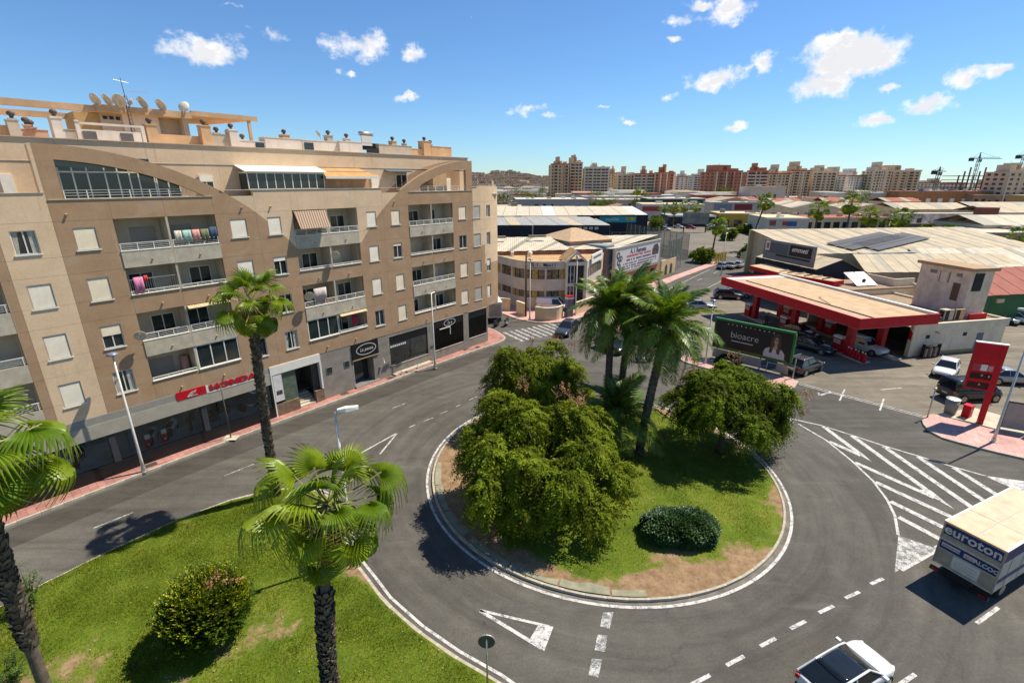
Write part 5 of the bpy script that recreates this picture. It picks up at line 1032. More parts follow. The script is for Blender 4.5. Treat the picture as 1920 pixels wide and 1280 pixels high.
def feather_palm(label, base, top, n, seed, r0, r1, sc=1.0, emin=-40, boots=True, emax=82):
    rr = random.Random(seed); th = thing('feather_palm', label, 'palm tree', base, 0, 'palms on the roundabout'); H_ = Vector(top)-Vector(base); zt = H_.z
    fs = np.linspace(0, 1, 10); MB().path([(H_.x*f**1.3, H_.y*f**1.3, zt*f) for f in fs], [r0*(1-f)+r1*f for f in fs], 12).ell((H_.x, H_.y, zt-.2), (r1*1.5, r1*1.5, .55), 12, 6).build('trunk', PBARK, th, smooth=True)
    q = MB(); k = 0; z = .1
    while z < zt:
        f = z/zt; cx, cy = H_.x*f**1.3, H_.y*f**1.3; R_ = r0*(1-f)+r1*f
        for i in range(8):
            a = 2*pi*(i+.5*(k % 2))/8; ca, sa = cos(a), sin(a); w_ = R_*.36; P = lambda rd, tn, zz: (cx+rd*ca-tn*sa, cy+rd*sa+tn*ca, zz); o_ = rr.uniform(.02, .05)
            q.add([P(R_*.9, -w_, z), P(R_*.9, w_, z), P(R_+o_, w_*.7, z+.13), P(R_+o_, -w_*.7, z+.13), P(R_*.9, 0, z+.15)], [(0, 1, 2, 3), (3, 2, 4)])
        z += .14; k += 1
    tag(q.build('leaf_bases', BOOT, th), kind='stuff')
    for i in range(n):
        f = (i+.5)/n; e = radians(emax-(emax-emin)*f**.85+rr.uniform(-7, 7)); a = i*2.39996+rr.uniform(-.2, .2); v = FRD[0 if f < .35 else (1 if f < .75 else 2)]
        place_leaf(rr.choice(v), th, Vector((H_.x, H_.y, zt+.1*(1-f))), a, e, rr.uniform(-.5, .5), sc*rr.uniform(.85, 1.1), 'frond')
    return th
feather_palm('left feather palm of the tall pair on the roundabout', (6.7, 31.0, zat(6.7, 31.0)), (6.55, 31.0, 9.5), 40, 11, .24, .2, 1.0, -25)
feather_palm('right feather palm of the tall pair, trunk nearly straight', (7.7, 31.9, zat(7.7, 31.9)), (8.0, 31.9, 9.6), 40, 12, .24, .2, 1.0, -25)
feather_palm('feather palm with a curved leaning trunk on the roundabout', (8.55, 28.7, zat(8.55, 28.7)), (9.55, 28.9, 9.1), 44, 13, .27, .23, 1.08, -30)
feather_palm('short feather palm with fronds close to the ground', (7.2, 29.8, zat(7.2, 29.8)), (7.1, 29.8, 2.6), 34, 14, .34, .32, 1.08, 14)
# ------------------------------------------------------------------ vehicles
CGL = mat('car_glass', (.012, .015, .018), .04, var=.1, spec=.7); TRIM = mat('car_trim', (.02, .02, .022), .6, var=.1); HLT = mat('headlamp', (.62, .64, .66), .12, var=.05, spec=.8); TLT = mat('tail_lamp', (.38, .015, .012), .2, var=.05, spec=.6); RIM = mat('alloy_rim', (.42, .43, .44), .3, .8, var=.05); PLATE = mat('number_plate', (.70, .70, .68), .5, var=.03)
STY = {  # length, width, height, belt, bonnet-line, windscreen base, roof front, roof rear, rear base (x as share of half length), nose height
 'suv': (4.4, 1.84, 1.62, 1.02, 1.0, .36, .05, -.72, -.94, .82), 'sedan': (4.6, 1.8, 1.45, .93, .90, .36, .02, -.42, -.78, .68), 'hatch': (4.05, 1.76, 1.48, .95, .92, .42, .10, -.68, -.92, .72),
 'wagon': (4.7, 1.8, 1.47, .95, .90, .34, .0, -.74, -.95, .70), 'van': (4.7, 1.9, 1.9, 1.12, 1.05, .66, .38, -.93, -.985, .85), 'cross': (4.45, 1.84, 1.50, .98, .97, .46, .10, -.62, -.95, .74)}
def loft(rings, cap=True):
    n = len(rings[0]); q = MB(); vs = [p for r_ in rings for p in r_]; fs = []
    for k in range(len(rings)-1):
        for i in range(n): j = (i+1) % n; fs.append((k*n+i, k*n+j, (k+1)*n+j, (k+1)*n+i))
    if cap: fs += [tuple(range(n))[::-1], tuple(range((len(rings)-1)*n, len(rings)*n))]
    return q.add(vs, fs)
def car(label, x, y, hd, sty, col, metal=.0, glass_roof=False, z=.004, panel=False, group='cars on the streets and forecourts', simple=False, roofbars=False):
    L, W, H, ZB, ZH, a, b, c_, d, ZN = STY[sty]; th = thing('car' if sty != 'van' else 'van', label, 'car' if sty != 'van' else 'van', (x, y, z), atan2(hd[1], hd[0]), group)
    pm = paint('paint_%d_%d_%d' % tuple(int(v*100) for v in col), col, .25, metal); h = L/2; hw = W/2
    xs = [-1, -.985, -.94, -.8, -.55, -.2, .1, a, (a+.8)/2, .8, .92, .975, 1.0]; rings = []
    for u in xs:
        e = abs(u); w_ = hw*(1-.05*e**3-(.30 if u > 0 else .16)*(max(0, e-.80)/.20)**2.2); zt = ZB if u < a-.02 else ZH-(ZH-ZN)*((u-a)/(1-a))**1.6; zt = zt*(1-.0) if u > -.95 else zt-.06
        if u >= .92: zt -= .16*((u-.9)/.1)**2
        z0 = .24 + (.10*max(0, e-.85)/.15)
        half = [(w_*.80, z0), (w_*.97, z0+.08), (w_, .50), (w_*.985, zt-.16), (w_*.93, zt-.035), (w_*.78, zt), (w_*.38, zt+.022)]
        ring = [(u*h, -p, q) for p, q in half[::1]] + [(u*h, p, q) for p, q in half[::-1]]
        rings.append(ring)
    loft(rings).build('body', pm, th, smooth=False)
    bo = th.children[0]; bo.data.polygons.foreach_set('use_smooth', [True]*len(bo.data.polygons)); bv = bo.modifiers.new('b', 'SUBSURF'); bv.levels = 1; bv.render_levels = 1
    wb, wr = hw*.90, hw*.70; xa, xb, xc, xd = a*h, b*h, c_*h, d*h; zr = H
    def slab(pts, mt, nm, t_=.012):
        P = [Vector(p) for p in pts]; nrm = (P[1]-P[0]).cross(P[-1]-P[0]).normalized()*t_; n = len(P)
        return MB().add(P+[p-nrm for p in P], [tuple(range(n)), tuple(range(n, 2*n))[::-1]]+[(i, n+i, n+(i+1) % n, (i+1) % n) for i in range(n)]).build(nm, mt, th)
    ins = .03
    slab([(xa, -wb+ins, ZB), (xa, wb-ins, ZB), (xb, wr-ins, zr-.05), (xb, -wr+ins, zr-.05)], CGL, 'windscreen')
    slab([(xd, wb-ins, ZB), (xd, -wb+ins, ZB), (xc, -wr+ins, zr-.06), (xc, wr-ins, zr-.06)], CGL if not panel else CGL, 'rear_window')
    for s_ in (-1, 1):
        xm = (xb*.45+xc*.55); rng = ((xa, xb, xm-.04, xm-.04), (xm+.04, xm+.04, xc, xd)) if not panel else ((xa, xb, xb-.9, xb-.85),)
        for k, (p0, p1, p2, p3) in enumerate(rng):
            q = [(p0-.05*(k == 0), s_*wb, ZB), (p1, s_*wr, zr-.07), (p2, s_*wr, zr-.07), (p3+.06*(k == 1), s_*wb, ZB)]; slab(q if s_ < 0 else q[::-1], CGL, 'side_window')
        if panel: q = [(xb-.85, s_*wb, ZB), (xb-.9, s_*wr, zr-.07), (xc, s_*wr, zr-.07), (xd, s_*wb, ZB)]; slab(q if s_ < 0 else q[::-1], pm, 'side_panel')
        pl = MB(); R_ = .035
        for (p, q_) in (((xa, s_*wb, ZB), (xb, s_*wr, zr-.05)), ((xm, s_*wb, ZB), (xm, s_*wr, zr-.05)), ((xd, s_*wb, ZB), (xc, s_*wr, zr-.05))): pl.tube(p, q_, R_*1.3, R_, 6)
        pl.tube((xb, s_*wr, zr-.05), (xc, s_*wr, zr-.05), R_*1.3, R_*1.3, 6); pl.build('pillars', pm, th)
        if roofbars: MB().tube((xb-.1, s_*(wr-.06), zr+.06), (xc+.1, s_*(wr-.06), zr+.06), .02, .02, 6).build('roof_bar', METAL, th)
    rr = []
    for u in np.linspace(0, 1, 6):
        xx = xb+(xc-xb)*u; zz = zr-.05+.05*sin(pi*(.15+.7*u)); ww = wr-.0
        rr.append([(xx, -ww, zz-.03), (xx, -ww*.8, zz), (xx, 0, zz+.025), (xx, ww*.8, zz), (xx, ww, zz-.03), (xx, 0, zz-.06)][::-1])
    loft(rr).build('roof', CGL if glass_roof else pm, th, smooth=True)
    for sx_ in (-.60, .62):
        for s_ in (-1, 1):
            wx = sx_*h+(.02 if sx_ > 0 else 0); wr_ = .33 if sty not in ('suv', 'van') else .35
            ar = MB().lathe([(wr_+.055, -.06), (wr_+.055, .05), (.1, .055), (.1, -.06)], 18, (wx, s_*(hw-.055), wr_), axis='y').build('wheel_arch', TRIM, th)
            wh_ = MB().lathe([(wr_-.05, -.1), (wr_, -.07), (wr_, .07), (wr_-.05, .1), (.1, .1), (.1, -.1)], 18, (wx, s_*(hw-.09), wr_), axis='y').build('wheel', RUBBER, th, smooth=True)
            if not simple: MB().lathe([(wr_-.09, -.108), (wr_-.09, .108), (.06, .112), (.06, -.112)], 10, (wx, s_*(hw-.09), wr_), axis='y').build('rim', RIM, wh_)
    for s_ in (-1, 1):
        MB().cbox((.885*h, s_*hw*.66, ZN-.10), (.30, .34, .12), s_*-.5).build('headlight', HLT, th); MB().cbox((-.965*h, s_*hw*.74, ZB-.17), (.14, .30, .20), s_*.25).build('tail_light', TLT, th)
        if not simple: MB().cbox((xa-.18, s_*(hw+.09), ZB+.07), (.14, .2, .13), 0).build('mirror', pm, th)
    MB().box(-h-.005, -h+.05, -hw*.82, hw*.82, .3, .48).build('rear_bumper_trim', TRIM, th); MB().box(h-.06, h+.003, -hw*.62, hw*.62, .30, .50).build('grille', TRIM, th)
    MB().box(-h-.012, -h+.01, -.26, .26, .62, .73).build('number_plate', PLATE, th)
    return th
W_, S_, K_, G_ = (.66, .68, .74), (.42, .44, .46), (.016, .018, .022), (.14, .145, .15)
hero = car('white crossover with black glass roof driving at the bottom edge', 12.50, 13.38, (.91, .41), 'cross', W_, glass_roof=True); hero.scale = (.86, .86, .86)
car('dark grey estate car leaving by the zebra crossing', 6.75, 57.7, (-.44, -.9), 'wagon', (.045, .055, .07), .3, roofbars=True); car('black hatchback behind the feather palm trunks', 11.0, 51.3, (.55, -.83), 'hatch', K_)
car('silver car at the far left end of the forecourt, nearest the palms', 27.6, 69.6, (1, -.12), 'sedan', S_, .4); car('silver car parked behind the other silver car', 24.3, 71.0, (1, -.12), 'hatch', (.5, .52, .54), .4)
car('dark grey off-road car beside the left end of the red canopy', 34.6, 76.3, (1, -.22), 'suv', (.05, .055, .06), .3); car('light grey car half hidden behind the dark off-road car', 36.6, 77.6, (1, -.25), 'hatch', (.4, .41, .4), .3)
car('dark grey car seen from behind right of the billboard', 29.0, 45.0, (.86, .5), 'suv', (.07, .072, .075), .4, roofbars=True); car('dark blue saloon beside the middle canopy pillar', 33.4, 51.3, (.52, -.85), 'sedan', (.02, .045, .06), .3)
car('black car in the canopy shade between two pillars', 34.9, 56.6, (.5, -.86), 'sedan', (.025, .025, .03)); car('white car at the front petrol pump', 39.0, 50.9, (.35, -.94), 'suv', (.62, .61, .57))
car('white car with its nose towards the road by the totem', 42.3, 44.2, (-.74, -.67), 'hatch', W_); car('black van parked beside the red price totem', 39.7, 38.7, (1, .06), 'van', K_); car('silver car partly hidden behind the red price totem', 46.4, 42.2, (1, -.15), 'sedan', S_, .3)
for k, (x, y, col, lb) in enumerate(((62.6, 62.4, (.45, .03, .03), 'red and white car, first in the row by the green wall'), (64.9, 62.6, (.5, .52, .54), 'silver car, second in the row by the green wall'), (67.3, 62.4, W_, 'white car, third in the row by the green wall'), (71.0, 63.2, (.6, .61, .62), 'pale car at the right end of the row by the green wall'))): car(lb, x, y, (.6, -.8), 'hatch' if k % 2 else 'sedan', col, simple=True)
car('white van parked behind the curved cream wall', 5.9, 69.0, (1, -.25), 'van', W_, panel=True, simple=True); car('white pickup-like van waiting at the station entry', 16.4, 54.0, (.95, -.30), 'van', W_, simple=True)
for (x, y, hd, st_, col, lb) in ((20.2, 90.0, (.9, .4), 'van', W_, 'white van under the left part of the workshop hoarding'), (24.5, 93.3, (.9, .4), 'hatch', W_, 'white car under the right part of the workshop hoarding'), (13.6, 78.0, (.7, .7), 'van', (.6, .6, .6), 'white van beside the grey workshop annexe'),
    (45.2, 104.0, (.65, .76), 'hatch', (.2, .3, .42), 'light blue car parked by the yellow gate'), (47.4, 104.6, (.65, .76), 'sedan', S_, 'silver car parked right of the light blue one'), (49.3, 105.6, (.65, .76), 'hatch', (.35, .37, .4), 'grey car parked third by the yellow gate'), (49.6, 121.5, (.9, .4), 'sedan', W_, 'white car beside the thin palm on the far lot'),
    (74.3, 149, (.6, -.8), 'sedan', K_, 'black car crossing the far street'), (77.2, 151, (.6, -.8), 'hatch', W_, 'white car beyond the black car on the far street'), (80.5, 201.5, (1, 0), 'sedan', W_, 'white car at the left end of the yellow awning'), (86, 202, (1, .05), 'sedan', (.6, .6, .62), 'pale car below the yellow awning'), (93, 195, (1, .1), 'van', W_, 'white van in front of the grey shop'), (98, 186, (.9, -.3), 'sedan', W_, 'white car below the grey shop sign'), (101, 182, (.9, -.3), 'hatch', S_, 'silver car right of the white one below the shop sign'),
    (66, 197, (.7, -.7), 'sedan', W_, 'white car in the far car park, first from left'), (70, 195, (.7, -.7), 'hatch', (.3, .05, .05), 'dark red car in the far car park'), (62, 206, (.7, -.7), 'van', W_, 'white van among the street palms'), (72, 210, (.7, -.7), 'van', W_, 'white van right of the street palms'), (58, 188, (.7, -.7), 'hatch', W_, 'white hatchback near the far billboard'), (76, 188, (.9, -.2), 'sedan', (.5, .5, .5), 'grey car at the hedge of the far car park')): car(lb, x, y, hd, st_, col, simple=True, panel=(st_ == 'van'))
c_ = car('blue grey car on show at the right end of the showroom', 0, 0, (1, 0), 'sedan', (.12, .2, .28), .4, simple=True, group='machines on show in the shop windows'); c_.location = wtop((4.55, 2.9, .95)); c_.rotation_euler = (0, 0, FA_A-1.15)
# ---- delivery truck
TR = thing('delivery_truck', 'white box truck with blue lettered bands driving off at the right edge', 'truck', (20.55, 17.8, .004), atan2(.42, .907)); NAVY = mat('truck_blue_band', (.012, .035, .16), .45, var=.12, sc=2); TW = mat('truck_white_panel', (.62, .58, .50), .5, var=.14, sc=1.4, grime=((.33, .28, .2), .4)); TROOF = mat('truck_roof', (.56, .46, .33), .6, var=.14, sc=1.3, grime=((.42, .32, .2), .7)); TALU = mat('truck_rear_door', (.36, .33, .28), .5, .2, var=.15)
TL, TW2, TZ0, TZ1 = 6.2, 1.1, .78, 3.05
MB().box(0, TL, -TW2, TW2, TZ0, TZ1-.04).build('cargo_box', TW, TR); MB().box(-.03, TL+.02, -TW2-.02, TW2+.02, TZ1-.05, TZ1).build('roof_panel', TROOF, TR)
MB().box(-.04, TL+.03, TW2-.06, TW2+.035, TZ1-.02, TZ1+.03).build('roof_rail', WHITE, TR); MB().box(-.04, TL+.03, -TW2-.035, -TW2+.06, TZ1-.02, TZ1+.03).build('roof_rail', WHITE, TR); MB().box(-.05, .04, -TW2-.03, TW2+.03, TZ1-.07, TZ1+.022).build('rear_roof_rail', TAN, TR)
MB().box(2.0, 2.03, -TW2+.06, TW2-.06, TZ1, TZ1+.008).build('roof_seam', TALU, TR); MB().box(0, TL, -.015, .015, TZ1, TZ1+.007).build('roof_seam', TALU, TR)
MB().box(-.012, .0, -TW2+.06, TW2-.06, 2.42, 2.98).build('rear_band', NAVY, TR); MB().box(-.02, .0, -TW2+.04, TW2-.04, 2.2, 2.40).build('rear_light_strip', TALU, TR); MB().box(-.03, .0, -TW2-.02, TW2+.02, 2.10, 2.16).build('door_bar', TW, TR)
MB().box(-.014, .0, -TW2+.06, TW2-.06, 1.66, 2.10).build('rear_band', NAVY, TR); MB().box(-.01, .0, -TW2+.06, TW2-.06, .85, 1.62).build('tail_lift', TALU, TR)
text('lettering', 'euroton', .62, mat('truck_lettering', (.68, .62, .56), .5, var=.05), TR, (-.02, 0, 2.70), (radians(90), 0, radians(-90)), .008, sx=1.02, bold=.012)
MB().box(-.022, -.01, .28, .98, 1.80, 1.99).build('rear_label', TW, TR); MB().box(-.022, -.01, -.28, .14, 1.78, 1.98).build('rear_label', TW, TR); text('lettering', 'ecco', .17, RED, TR, (-.024, -.07, 1.88), (radians(90), 0, radians(-90)), .003)
text('lettering', 'ALCOC', .26, TW, TR, (-.02, -.66, 1.87), (radians(90), 0, radians(-90)), .005, bold=.008); text('lettering', 'Lamonarosa', .15, NAVY, TR, (-.025, .63, 1.89), (radians(90), 0, radians(-90)), .003)
MB().box(-.03, -.01, -.55, .45, .95, 1.6).build('white_plate', mat('notice_plate', (.62, .60, .58), .5, var=.1), TR)
for k in range(3): MB().box(-.033, -.03, -.45, .35, 1.1+k*.14, 1.12+k*.14).build('notice_line', TALU, TR)
for s_ in (-1, 1):
    MB().box(0, TL, *sorted((s_*(TW2+.002), s_*(TW2+.01))), 2.38, 2.98).build('side_band', NAVY, TR); MB().box(0, TL, *sorted((s_*(TW2+.002), s_*(TW2+.01))), 1.25, 1.48).build('side_band', NAVY, TR); MB().box(-.02, .06, *sorted((s_*(TW2-.05), s_*(TW2+.02))), TZ0, TZ1-.05).build('corner_post', TALU, TR)
    for k in range(5): MB().box(1.2*k+.9, 1.2*k+.93, *sorted((s_*(TW2+.01), s_*(TW2+.016))), TZ0, 2.37).build('side_seam', TALU, TR)
text('lettering', 'euroton', .6, TW, TR, (3.2, -TW2-.015, 2.68), (radians(90), 0, 0), .005, sx=1.3)
MB().box(-.2, TL+1.9, -.42, .42, .5, .76).build('chassis', BLACK, TR); MB().box(-.15, -.02, -TW2, TW2, .42, .60).build('rear_bumper', BLACK, TR); MB().box(-.25, -.1, -.15, .15, .3, .5).build('tow_hitch', BLACK, TR)
for s_ in (-1, 1):
    for wx in (1.3, TL+1.0):
        w_ = MB().lathe([(.36, -.16), (.41, -.1), (.41, .1), (.36, .16), (.12, .16), (.12, -.16)], 20, (wx, s_*.9, .41), axis='y').build('wheel', RUBBER, TR, smooth=True); MB().lathe([(.26, -.165), (.26, .165), (.06, .17), (.06, -.17)], 12, (wx, s_*.9, .41), axis='y').build('rim', RIM, w_)
    MB().box(-.155, -.15, *sorted((s_*.75, s_*1.0)), .46, .56).build('tail_light', TLT, TR); MB().cbox((TL+1.5, s_*1.28, 1.9), (.1, .18, .4)).build('mirror', BLACK, TR)
loft([[(TL+.15, -1.05, .5), (TL+.15, 1.05, .5), (TL+.15, 1.02, 2.5), (TL+.15, -1.02, 2.5)], [(TL+1.3, -1.05, .45), (TL+1.3, 1.05, .45), (TL+1.25, 1.0, 2.5), (TL+1.25, -1.0, 2.5)], [(TL+1.95, -1.0, .45), (TL+1.95, 1.0, .45), (TL+1.6, .95, 2.3), (TL+1.6, -.95, 2.3)]]).build('cab', paint('truck_cab', (.6, .6, .58)), TR)
MB().add([(TL+1.86, -.9, 1.3), (TL+1.86, .9, 1.3), (TL+1.65, .85, 2.2), (TL+1.65, -.85, 2.2)], [(0, 1, 2, 3)]).build('windscreen', CGL, TR)
# white box lorry at the corner of the building
BT = thing('box_lorry', 'small white box lorry parked behind the building corner', 'truck', (-2.6, 64.3, .004), radians(100)); MB().box(-2.2, 1.2, -.95, .95, .75, 2.85).build('cargo_box', WHITE, BT); loft([[(1.25, -.9, .5), (1.25, .9, .5), (1.25, .88, 2.1), (1.25, -.88, 2.1)], [(2.5, -.88, .5), (2.5, .88, .5), (2.1, .82, 2.05), (2.1, -.82, 2.05)]]).build('cab', paint('truck_cab', (.6, .6, .58)), BT); MB().box(-2.25, 2.3, -.4, .4, .45, .72).build('chassis', BLACK, BT)
for wx in (-1.3, 1.6):
    for s_ in (-1, 1): MB().lathe([(.3, -.1), (.34, -.07), (.34, .07), (.3, .1), (.1, .1), (.1, -.1)], 14, (wx, s_*.8, .34), axis='y').build('wheel', RUBBER, BT)
MB().box(-2.22, -2.2, -.8, .8, .9, 2.6).build('rear_door', TALU, BT)
# ---- people
def person(label, loc, rz, joints, shirt, legs, hair=(.05, .035, .025), skin=(.45, .28, .2), helmet=None):
    """joints: dict name -> (x,y,z); one continuous skin-modifier body, coloured clothes by region attribute"""
    J = joints; names = ['pelvis', 'waist', 'chest', 'neck', 'head', 'crown', 'ls', 'le', 'lh', 'rs', 're', 'rh', 'lhip', 'lk', 'la', 'lt', 'rhip', 'rk', 'ra', 'rt']; E_ = [(0,1),(1,2),(2,3),(3,4),(4,5),(2,6),(6,7),(7,8),(2,9),(9,10),(10,11),(0,12),(12,13),(13,14),(14,15),(0,16),(16,17),(17,18),(18,19)]
    rad = [.14, .135, .15, .055, .095, .07, .065, .048, .035, .065, .048, .035, .095, .065, .045, .035, .095, .065, .045, .035]
    me = bpy.data.meshes.new('body'); me.from_pydata([J[n_] for n_ in names], E_, [])
    th = thing('person', label, 'person', loc, rz); o = link('body', me, th); sk = o.modifiers.new('skin', 'SKIN'); sv = me.skin_vertices[0].data if me.skin_vertices else None
    if sv is None:
        import bmesh; bm = bmesh.new(); bm.from_mesh(me); bm.verts.layers.skin.verify(); bm.to_mesh(me); bm.free(); sv = me.skin_vertices[0].data
    for i, r_ in enumerate(rad): sv[i].radius = (r_, r_*(.8 if i < 3 else 1)); sv[i].use_root = (i == 0)
    sb_ = o.modifiers.new('sub', 'SUBSURF'); sb_.levels = 1; sb_.render_levels = 2
    m = bpy.data.materials.new('clothes'); m.use_nodes = True; t = NT(m.node_tree); sx_ = t.new('ShaderNodeSeparateXYZ'); t.l.new(t.new('ShaderNodeTexCoord').outputs['Object'], sx_.inputs[0]); zz = sx_.outputs[2]
    c = t.mix(t.m('GREATER_THAN', zz, J['pelvis'][2]+.02), legs, shirt); c = t.mix(t.m('GREATER_THAN', zz, J['neck'][2]-.02), c, skin); t.l.new(c, t.n['Principled BSDF'].inputs['Base Color']); t.n['Principled BSDF'].inputs['Roughness'].default_value = .85; me.materials.append(m)
    h_ = J['head']; MB().ell((h_[0]-.015, h_[1], h_[2]+.05), (.115, .105, .12), 12, 8).build('helmet' if helmet else 'hair', mat('hair_%d' % int(hash(label) % 97), helmet or hair, .4 if helmet else .8), th, smooth=True)
    MB().ell((h_[0]+.095, h_[1], h_[2]-.01), (.02, .018, .025), 6, 4).build('nose', mat('skin', skin, .6), th)
    return th
SIT = dict(pelvis=(-.1, 0, .82), waist=(-.06, 0, 1.0), chest=(.02, 0, 1.22), neck=(.06, 0, 1.40), head=(.09, 0, 1.53), crown=(.09, 0, 1.62), ls=(.02, .19, 1.3), le=(.2, .26, 1.1), lh=(.42, .28, 1.06), rs=(.02, -.19, 1.3), re=(.2, -.26, 1.1), rh=(.42, -.28, 1.06), lhip=(-.08, .11, .8), lk=(.32, .17, .72), la=(.28, .17, .36), lt=(.42, .17, .32), rhip=(-.08, -.11, .8), rk=(.32, -.17, .72), ra=(.28, -.17, .36), rt=(.42, -.17, .32))
STAND = dict(pelvis=(0, 0, .92), waist=(0, 0, 1.1), chest=(0, 0, 1.32), neck=(.01, 0, 1.5), head=(.03, 0, 1.62), crown=(.02, 0, 1.71), ls=(0, .2, 1.4), le=(-.02, .26, 1.13), lh=(.06, .27, .9), rs=(0, -.2, 1.4), re=(.0, -.26, 1.13), rh=(.1, -.26, .92), lhip=(0, .1, .9), lk=(.05, .11, .5), la=(0, .11, .1), lt=(.14, .12, .05), rhip=(0, -.1, .9), rk=(-.02, -.11, .5), ra=(-.1, -.11, .1), rt=(.04, -.12, .05))
def scooter(label, x, y, rz, col):
    th = thing('scooter', label, 'scooter', (x, y, .004), rz, 'scooters and bicycles on the street'); pm = paint('sc_%d%d%d' % tuple(int(v*99) for v in col), col)
    for wx in (-.55, .6):
        w_ = MB().lathe([(.2, -.06), (.24, -.03), (.24, .03), (.2, .06), (.1, .05), (.1, -.05)], 14, (wx, 0, .24), axis='y').build('wheel', RUBBER, th, smooth=True)
    loft([[(-.85, -.1, .5), (-.85, .1, .5), (-.85, .1, .72), (-.85, -.1, .72)], [(-.3, -.2, .3), (-.3, .2, .3), (-.3, .18, .78), (-.3, -.18, .78)], [(-.05, -.2, .26), (-.05, .2, .26), (-.05, .17, .40), (-.05, -.17, .40)], [(.35, -.2, .26), (.35, .2, .26), (.35, .18, .38), (.35, -.18, .38)], [(.48, -.22, .35), (.48, .22, .35), (.44, .2, .95), (.44, -.2, .95)], [(.62, -.1, .45), (.62, .1, .45), (.5, .1, .98), (.5, -.1, .98)]]).build('body', pm, th)
    MB().box(-.75, -.1, -.15, .15, .78, .88).build('seat', BLACK, th); MB().tube((.47, -.3, 1.05), (.47, .3, 1.05), .02, .02, 6).tube((.5, 0, .9), (.47, 0, 1.05), .03, .03, 6).tube((.6, 0, .24), (.5, 0, .6), .03, .03, 6).build('handlebar', BLACK, th); MB().ell((.58, 0, .85), (.05, .09, .08), 8, 5).build('headlight', HLT, th); return th
scooter('white scooter ridden on the road behind the palms', 13.7, 47.7, radians(-12), (.6, .6, .6)); person('person in a dark red top riding the white scooter', (13.65, 47.7, .0), radians(-12), SIT, (.16, .03, .03), (.03, .03, .05), helmet=(.55, .2, .08))
scooter('dark scooter parked at the building corner', -2.0, 60.6, radians(70), (.04, .04, .05)); scooter('grey scooter parked beside the dark one at the building corner', -.7, 61.0, radians(75), (.25, .25, .26))
person('person in dark clothes standing by the canopy pillar', (32.6, 60.0, .13), 1.0, STAND, (.03, .035, .05), (.02, .02, .025)); person('person in dark clothes by the grey gate kiosk', (7.3, 64.4, .13), 2.0, STAND, (.05, .05, .06), (.04, .04, .05))
# ------------------------------------------------------------------ petrol station, street furniture
POST = mat('lamp_post_paint', (.62, .62, .60), .4, .2, var=.08, sc=4)
def lamp(label, x, y, h, kind, rz=0):
    th = thing('street_lamp', label, 'street lamp', (x, y, .12), rz, 'street lamps'); MB().path([(0, 0, 0), (0, 0, 1.0), (0, 0, h)], [.11, .085, .05], 10).build('post', POST, th, smooth=True); MB().box(-.18, .18, -.18, .18, 0, .05).tube((0, 0, .05), (0, 0, .35), .14, .12, 10).build('base', METAL, th)
    if kind == 'disc': MB().lathe([(.05, 0), (.30, .05), (.32, .10), (.2, .2), (.04, .24)], 16, (0, 0, h)).build('head', mat('lamp_blue_grey', (.20, .24, .34), .35, .3), th, smooth=True)
    elif kind == 'flat': MB().path([(0, 0, h), (.15, 0, h+.08), (.3, 0, h+.1)], [.05, .04, .04], 8).build('arm', POST, th); loft([[(.1, -.1, h+.05), (.1, .1, h+.05), (.1, .08, h+.17), (.1, -.08, h+.17)], [(.45, -.17, h+.04), (.45, .17, h+.04), (.45, .13, h+.22), (.45, -.13, h+.22)], [(1.0, -.12, h+.08), (1.0, .12, h+.08), (1.0, .08, h+.2), (1.0, -.08, h+.2)]]).build('head', mat('lamp_white', (.75, .76, .76), .35), th)
    else:
        for s_ in (-1, 1): MB().path([(0, 0, h-.1), (s_*.35, 0, h), (s_*.6, 0, h+.02)], [.04, .03, .03], 6).build('arm', POST, th); loft([[(s_*.5, -.1, h), (s_*.5, .1, h), (s_*.5, .08, h+.12), (s_*.5, -.08, h+.12)], [(s_*1.15, -.08, h+.02), (s_*1.15, .08, h+.02), (s_*1.15, .06, h+.1), (s_*1.15, -.06, h+.1)]]).build('head', mat('lamp_grey', (.2, .2, .2), .5), th)
    return th
lamp('white street lamp with round head before the motorcycle showroom', -23.79, 27.26, 7.95, 'disc'); lamp('street lamp with two small heads before the bicycle shop', -7.71, 45.55, 7.7, 'double', FA_A); lamp('street lamp with long white head behind the middle palm', -7.83, 19.47, 8.1, 'flat', .35)
lamp('galvanised street lamp at the right edge beside the totem', 34.65, 31.03, 9.6, 'flat', 2.6); lamp('street lamp behind the roundabout palms on the billboard pavement', 19.9, 46.9, 6.5, 'disc')
lamp('slim street lamp in front of the curved workshop', 2.4, 63.6, 8.0, 'disc'); lamp('slim street lamp right of the workshop porch', 8.8, 65.6, 8.0, 'disc'); lamp('far street lamp beside the black car', 69.5, 141, 9.5, 'flat', 1.0); lamp('far street lamp by the grey mesh fence', 41.5, 96, 8, 'flat', 1.0)
def pole(nm, label, cat, x, y, h, r_, mt=METAL, z=.13):
    th = thing(nm, label, cat, (x, y, z)); MB().tube((0, 0, 0), (0, 0, h), r_, r_*.85, 8).build('post', mt, th, smooth=True); return th
sg = pole('traffic_sign', 'round traffic sign seen from behind on a grey post by the lawn', 'traffic sign', -.92, 13.3, 2.2, .035); MB().lathe([(.30, -.012), (.31, 0), (.30, .012)], 22, (0, 0, 2.05), axis='y').build('plate', mat('sign_back', (.10, .10, .10), .5, .4), sg); MB().lathe([(.315, -.02), (.315, .02), (.29, .02), (.29, -.02)], 22, (0, .02, 2.05), axis='y').build('rim', METAL, sg)
tp = pole('thin_pole', 'thin dark pole in a square tree pit before the red lettering', 'pole', -20.55, 31.6, 4.2, .045, mat('dark_pole', (.09, .085, .08), .7)); MB().box(-.5, .5, -.35, .35, -.02, .02).build('tree_pit', CONC, tp)
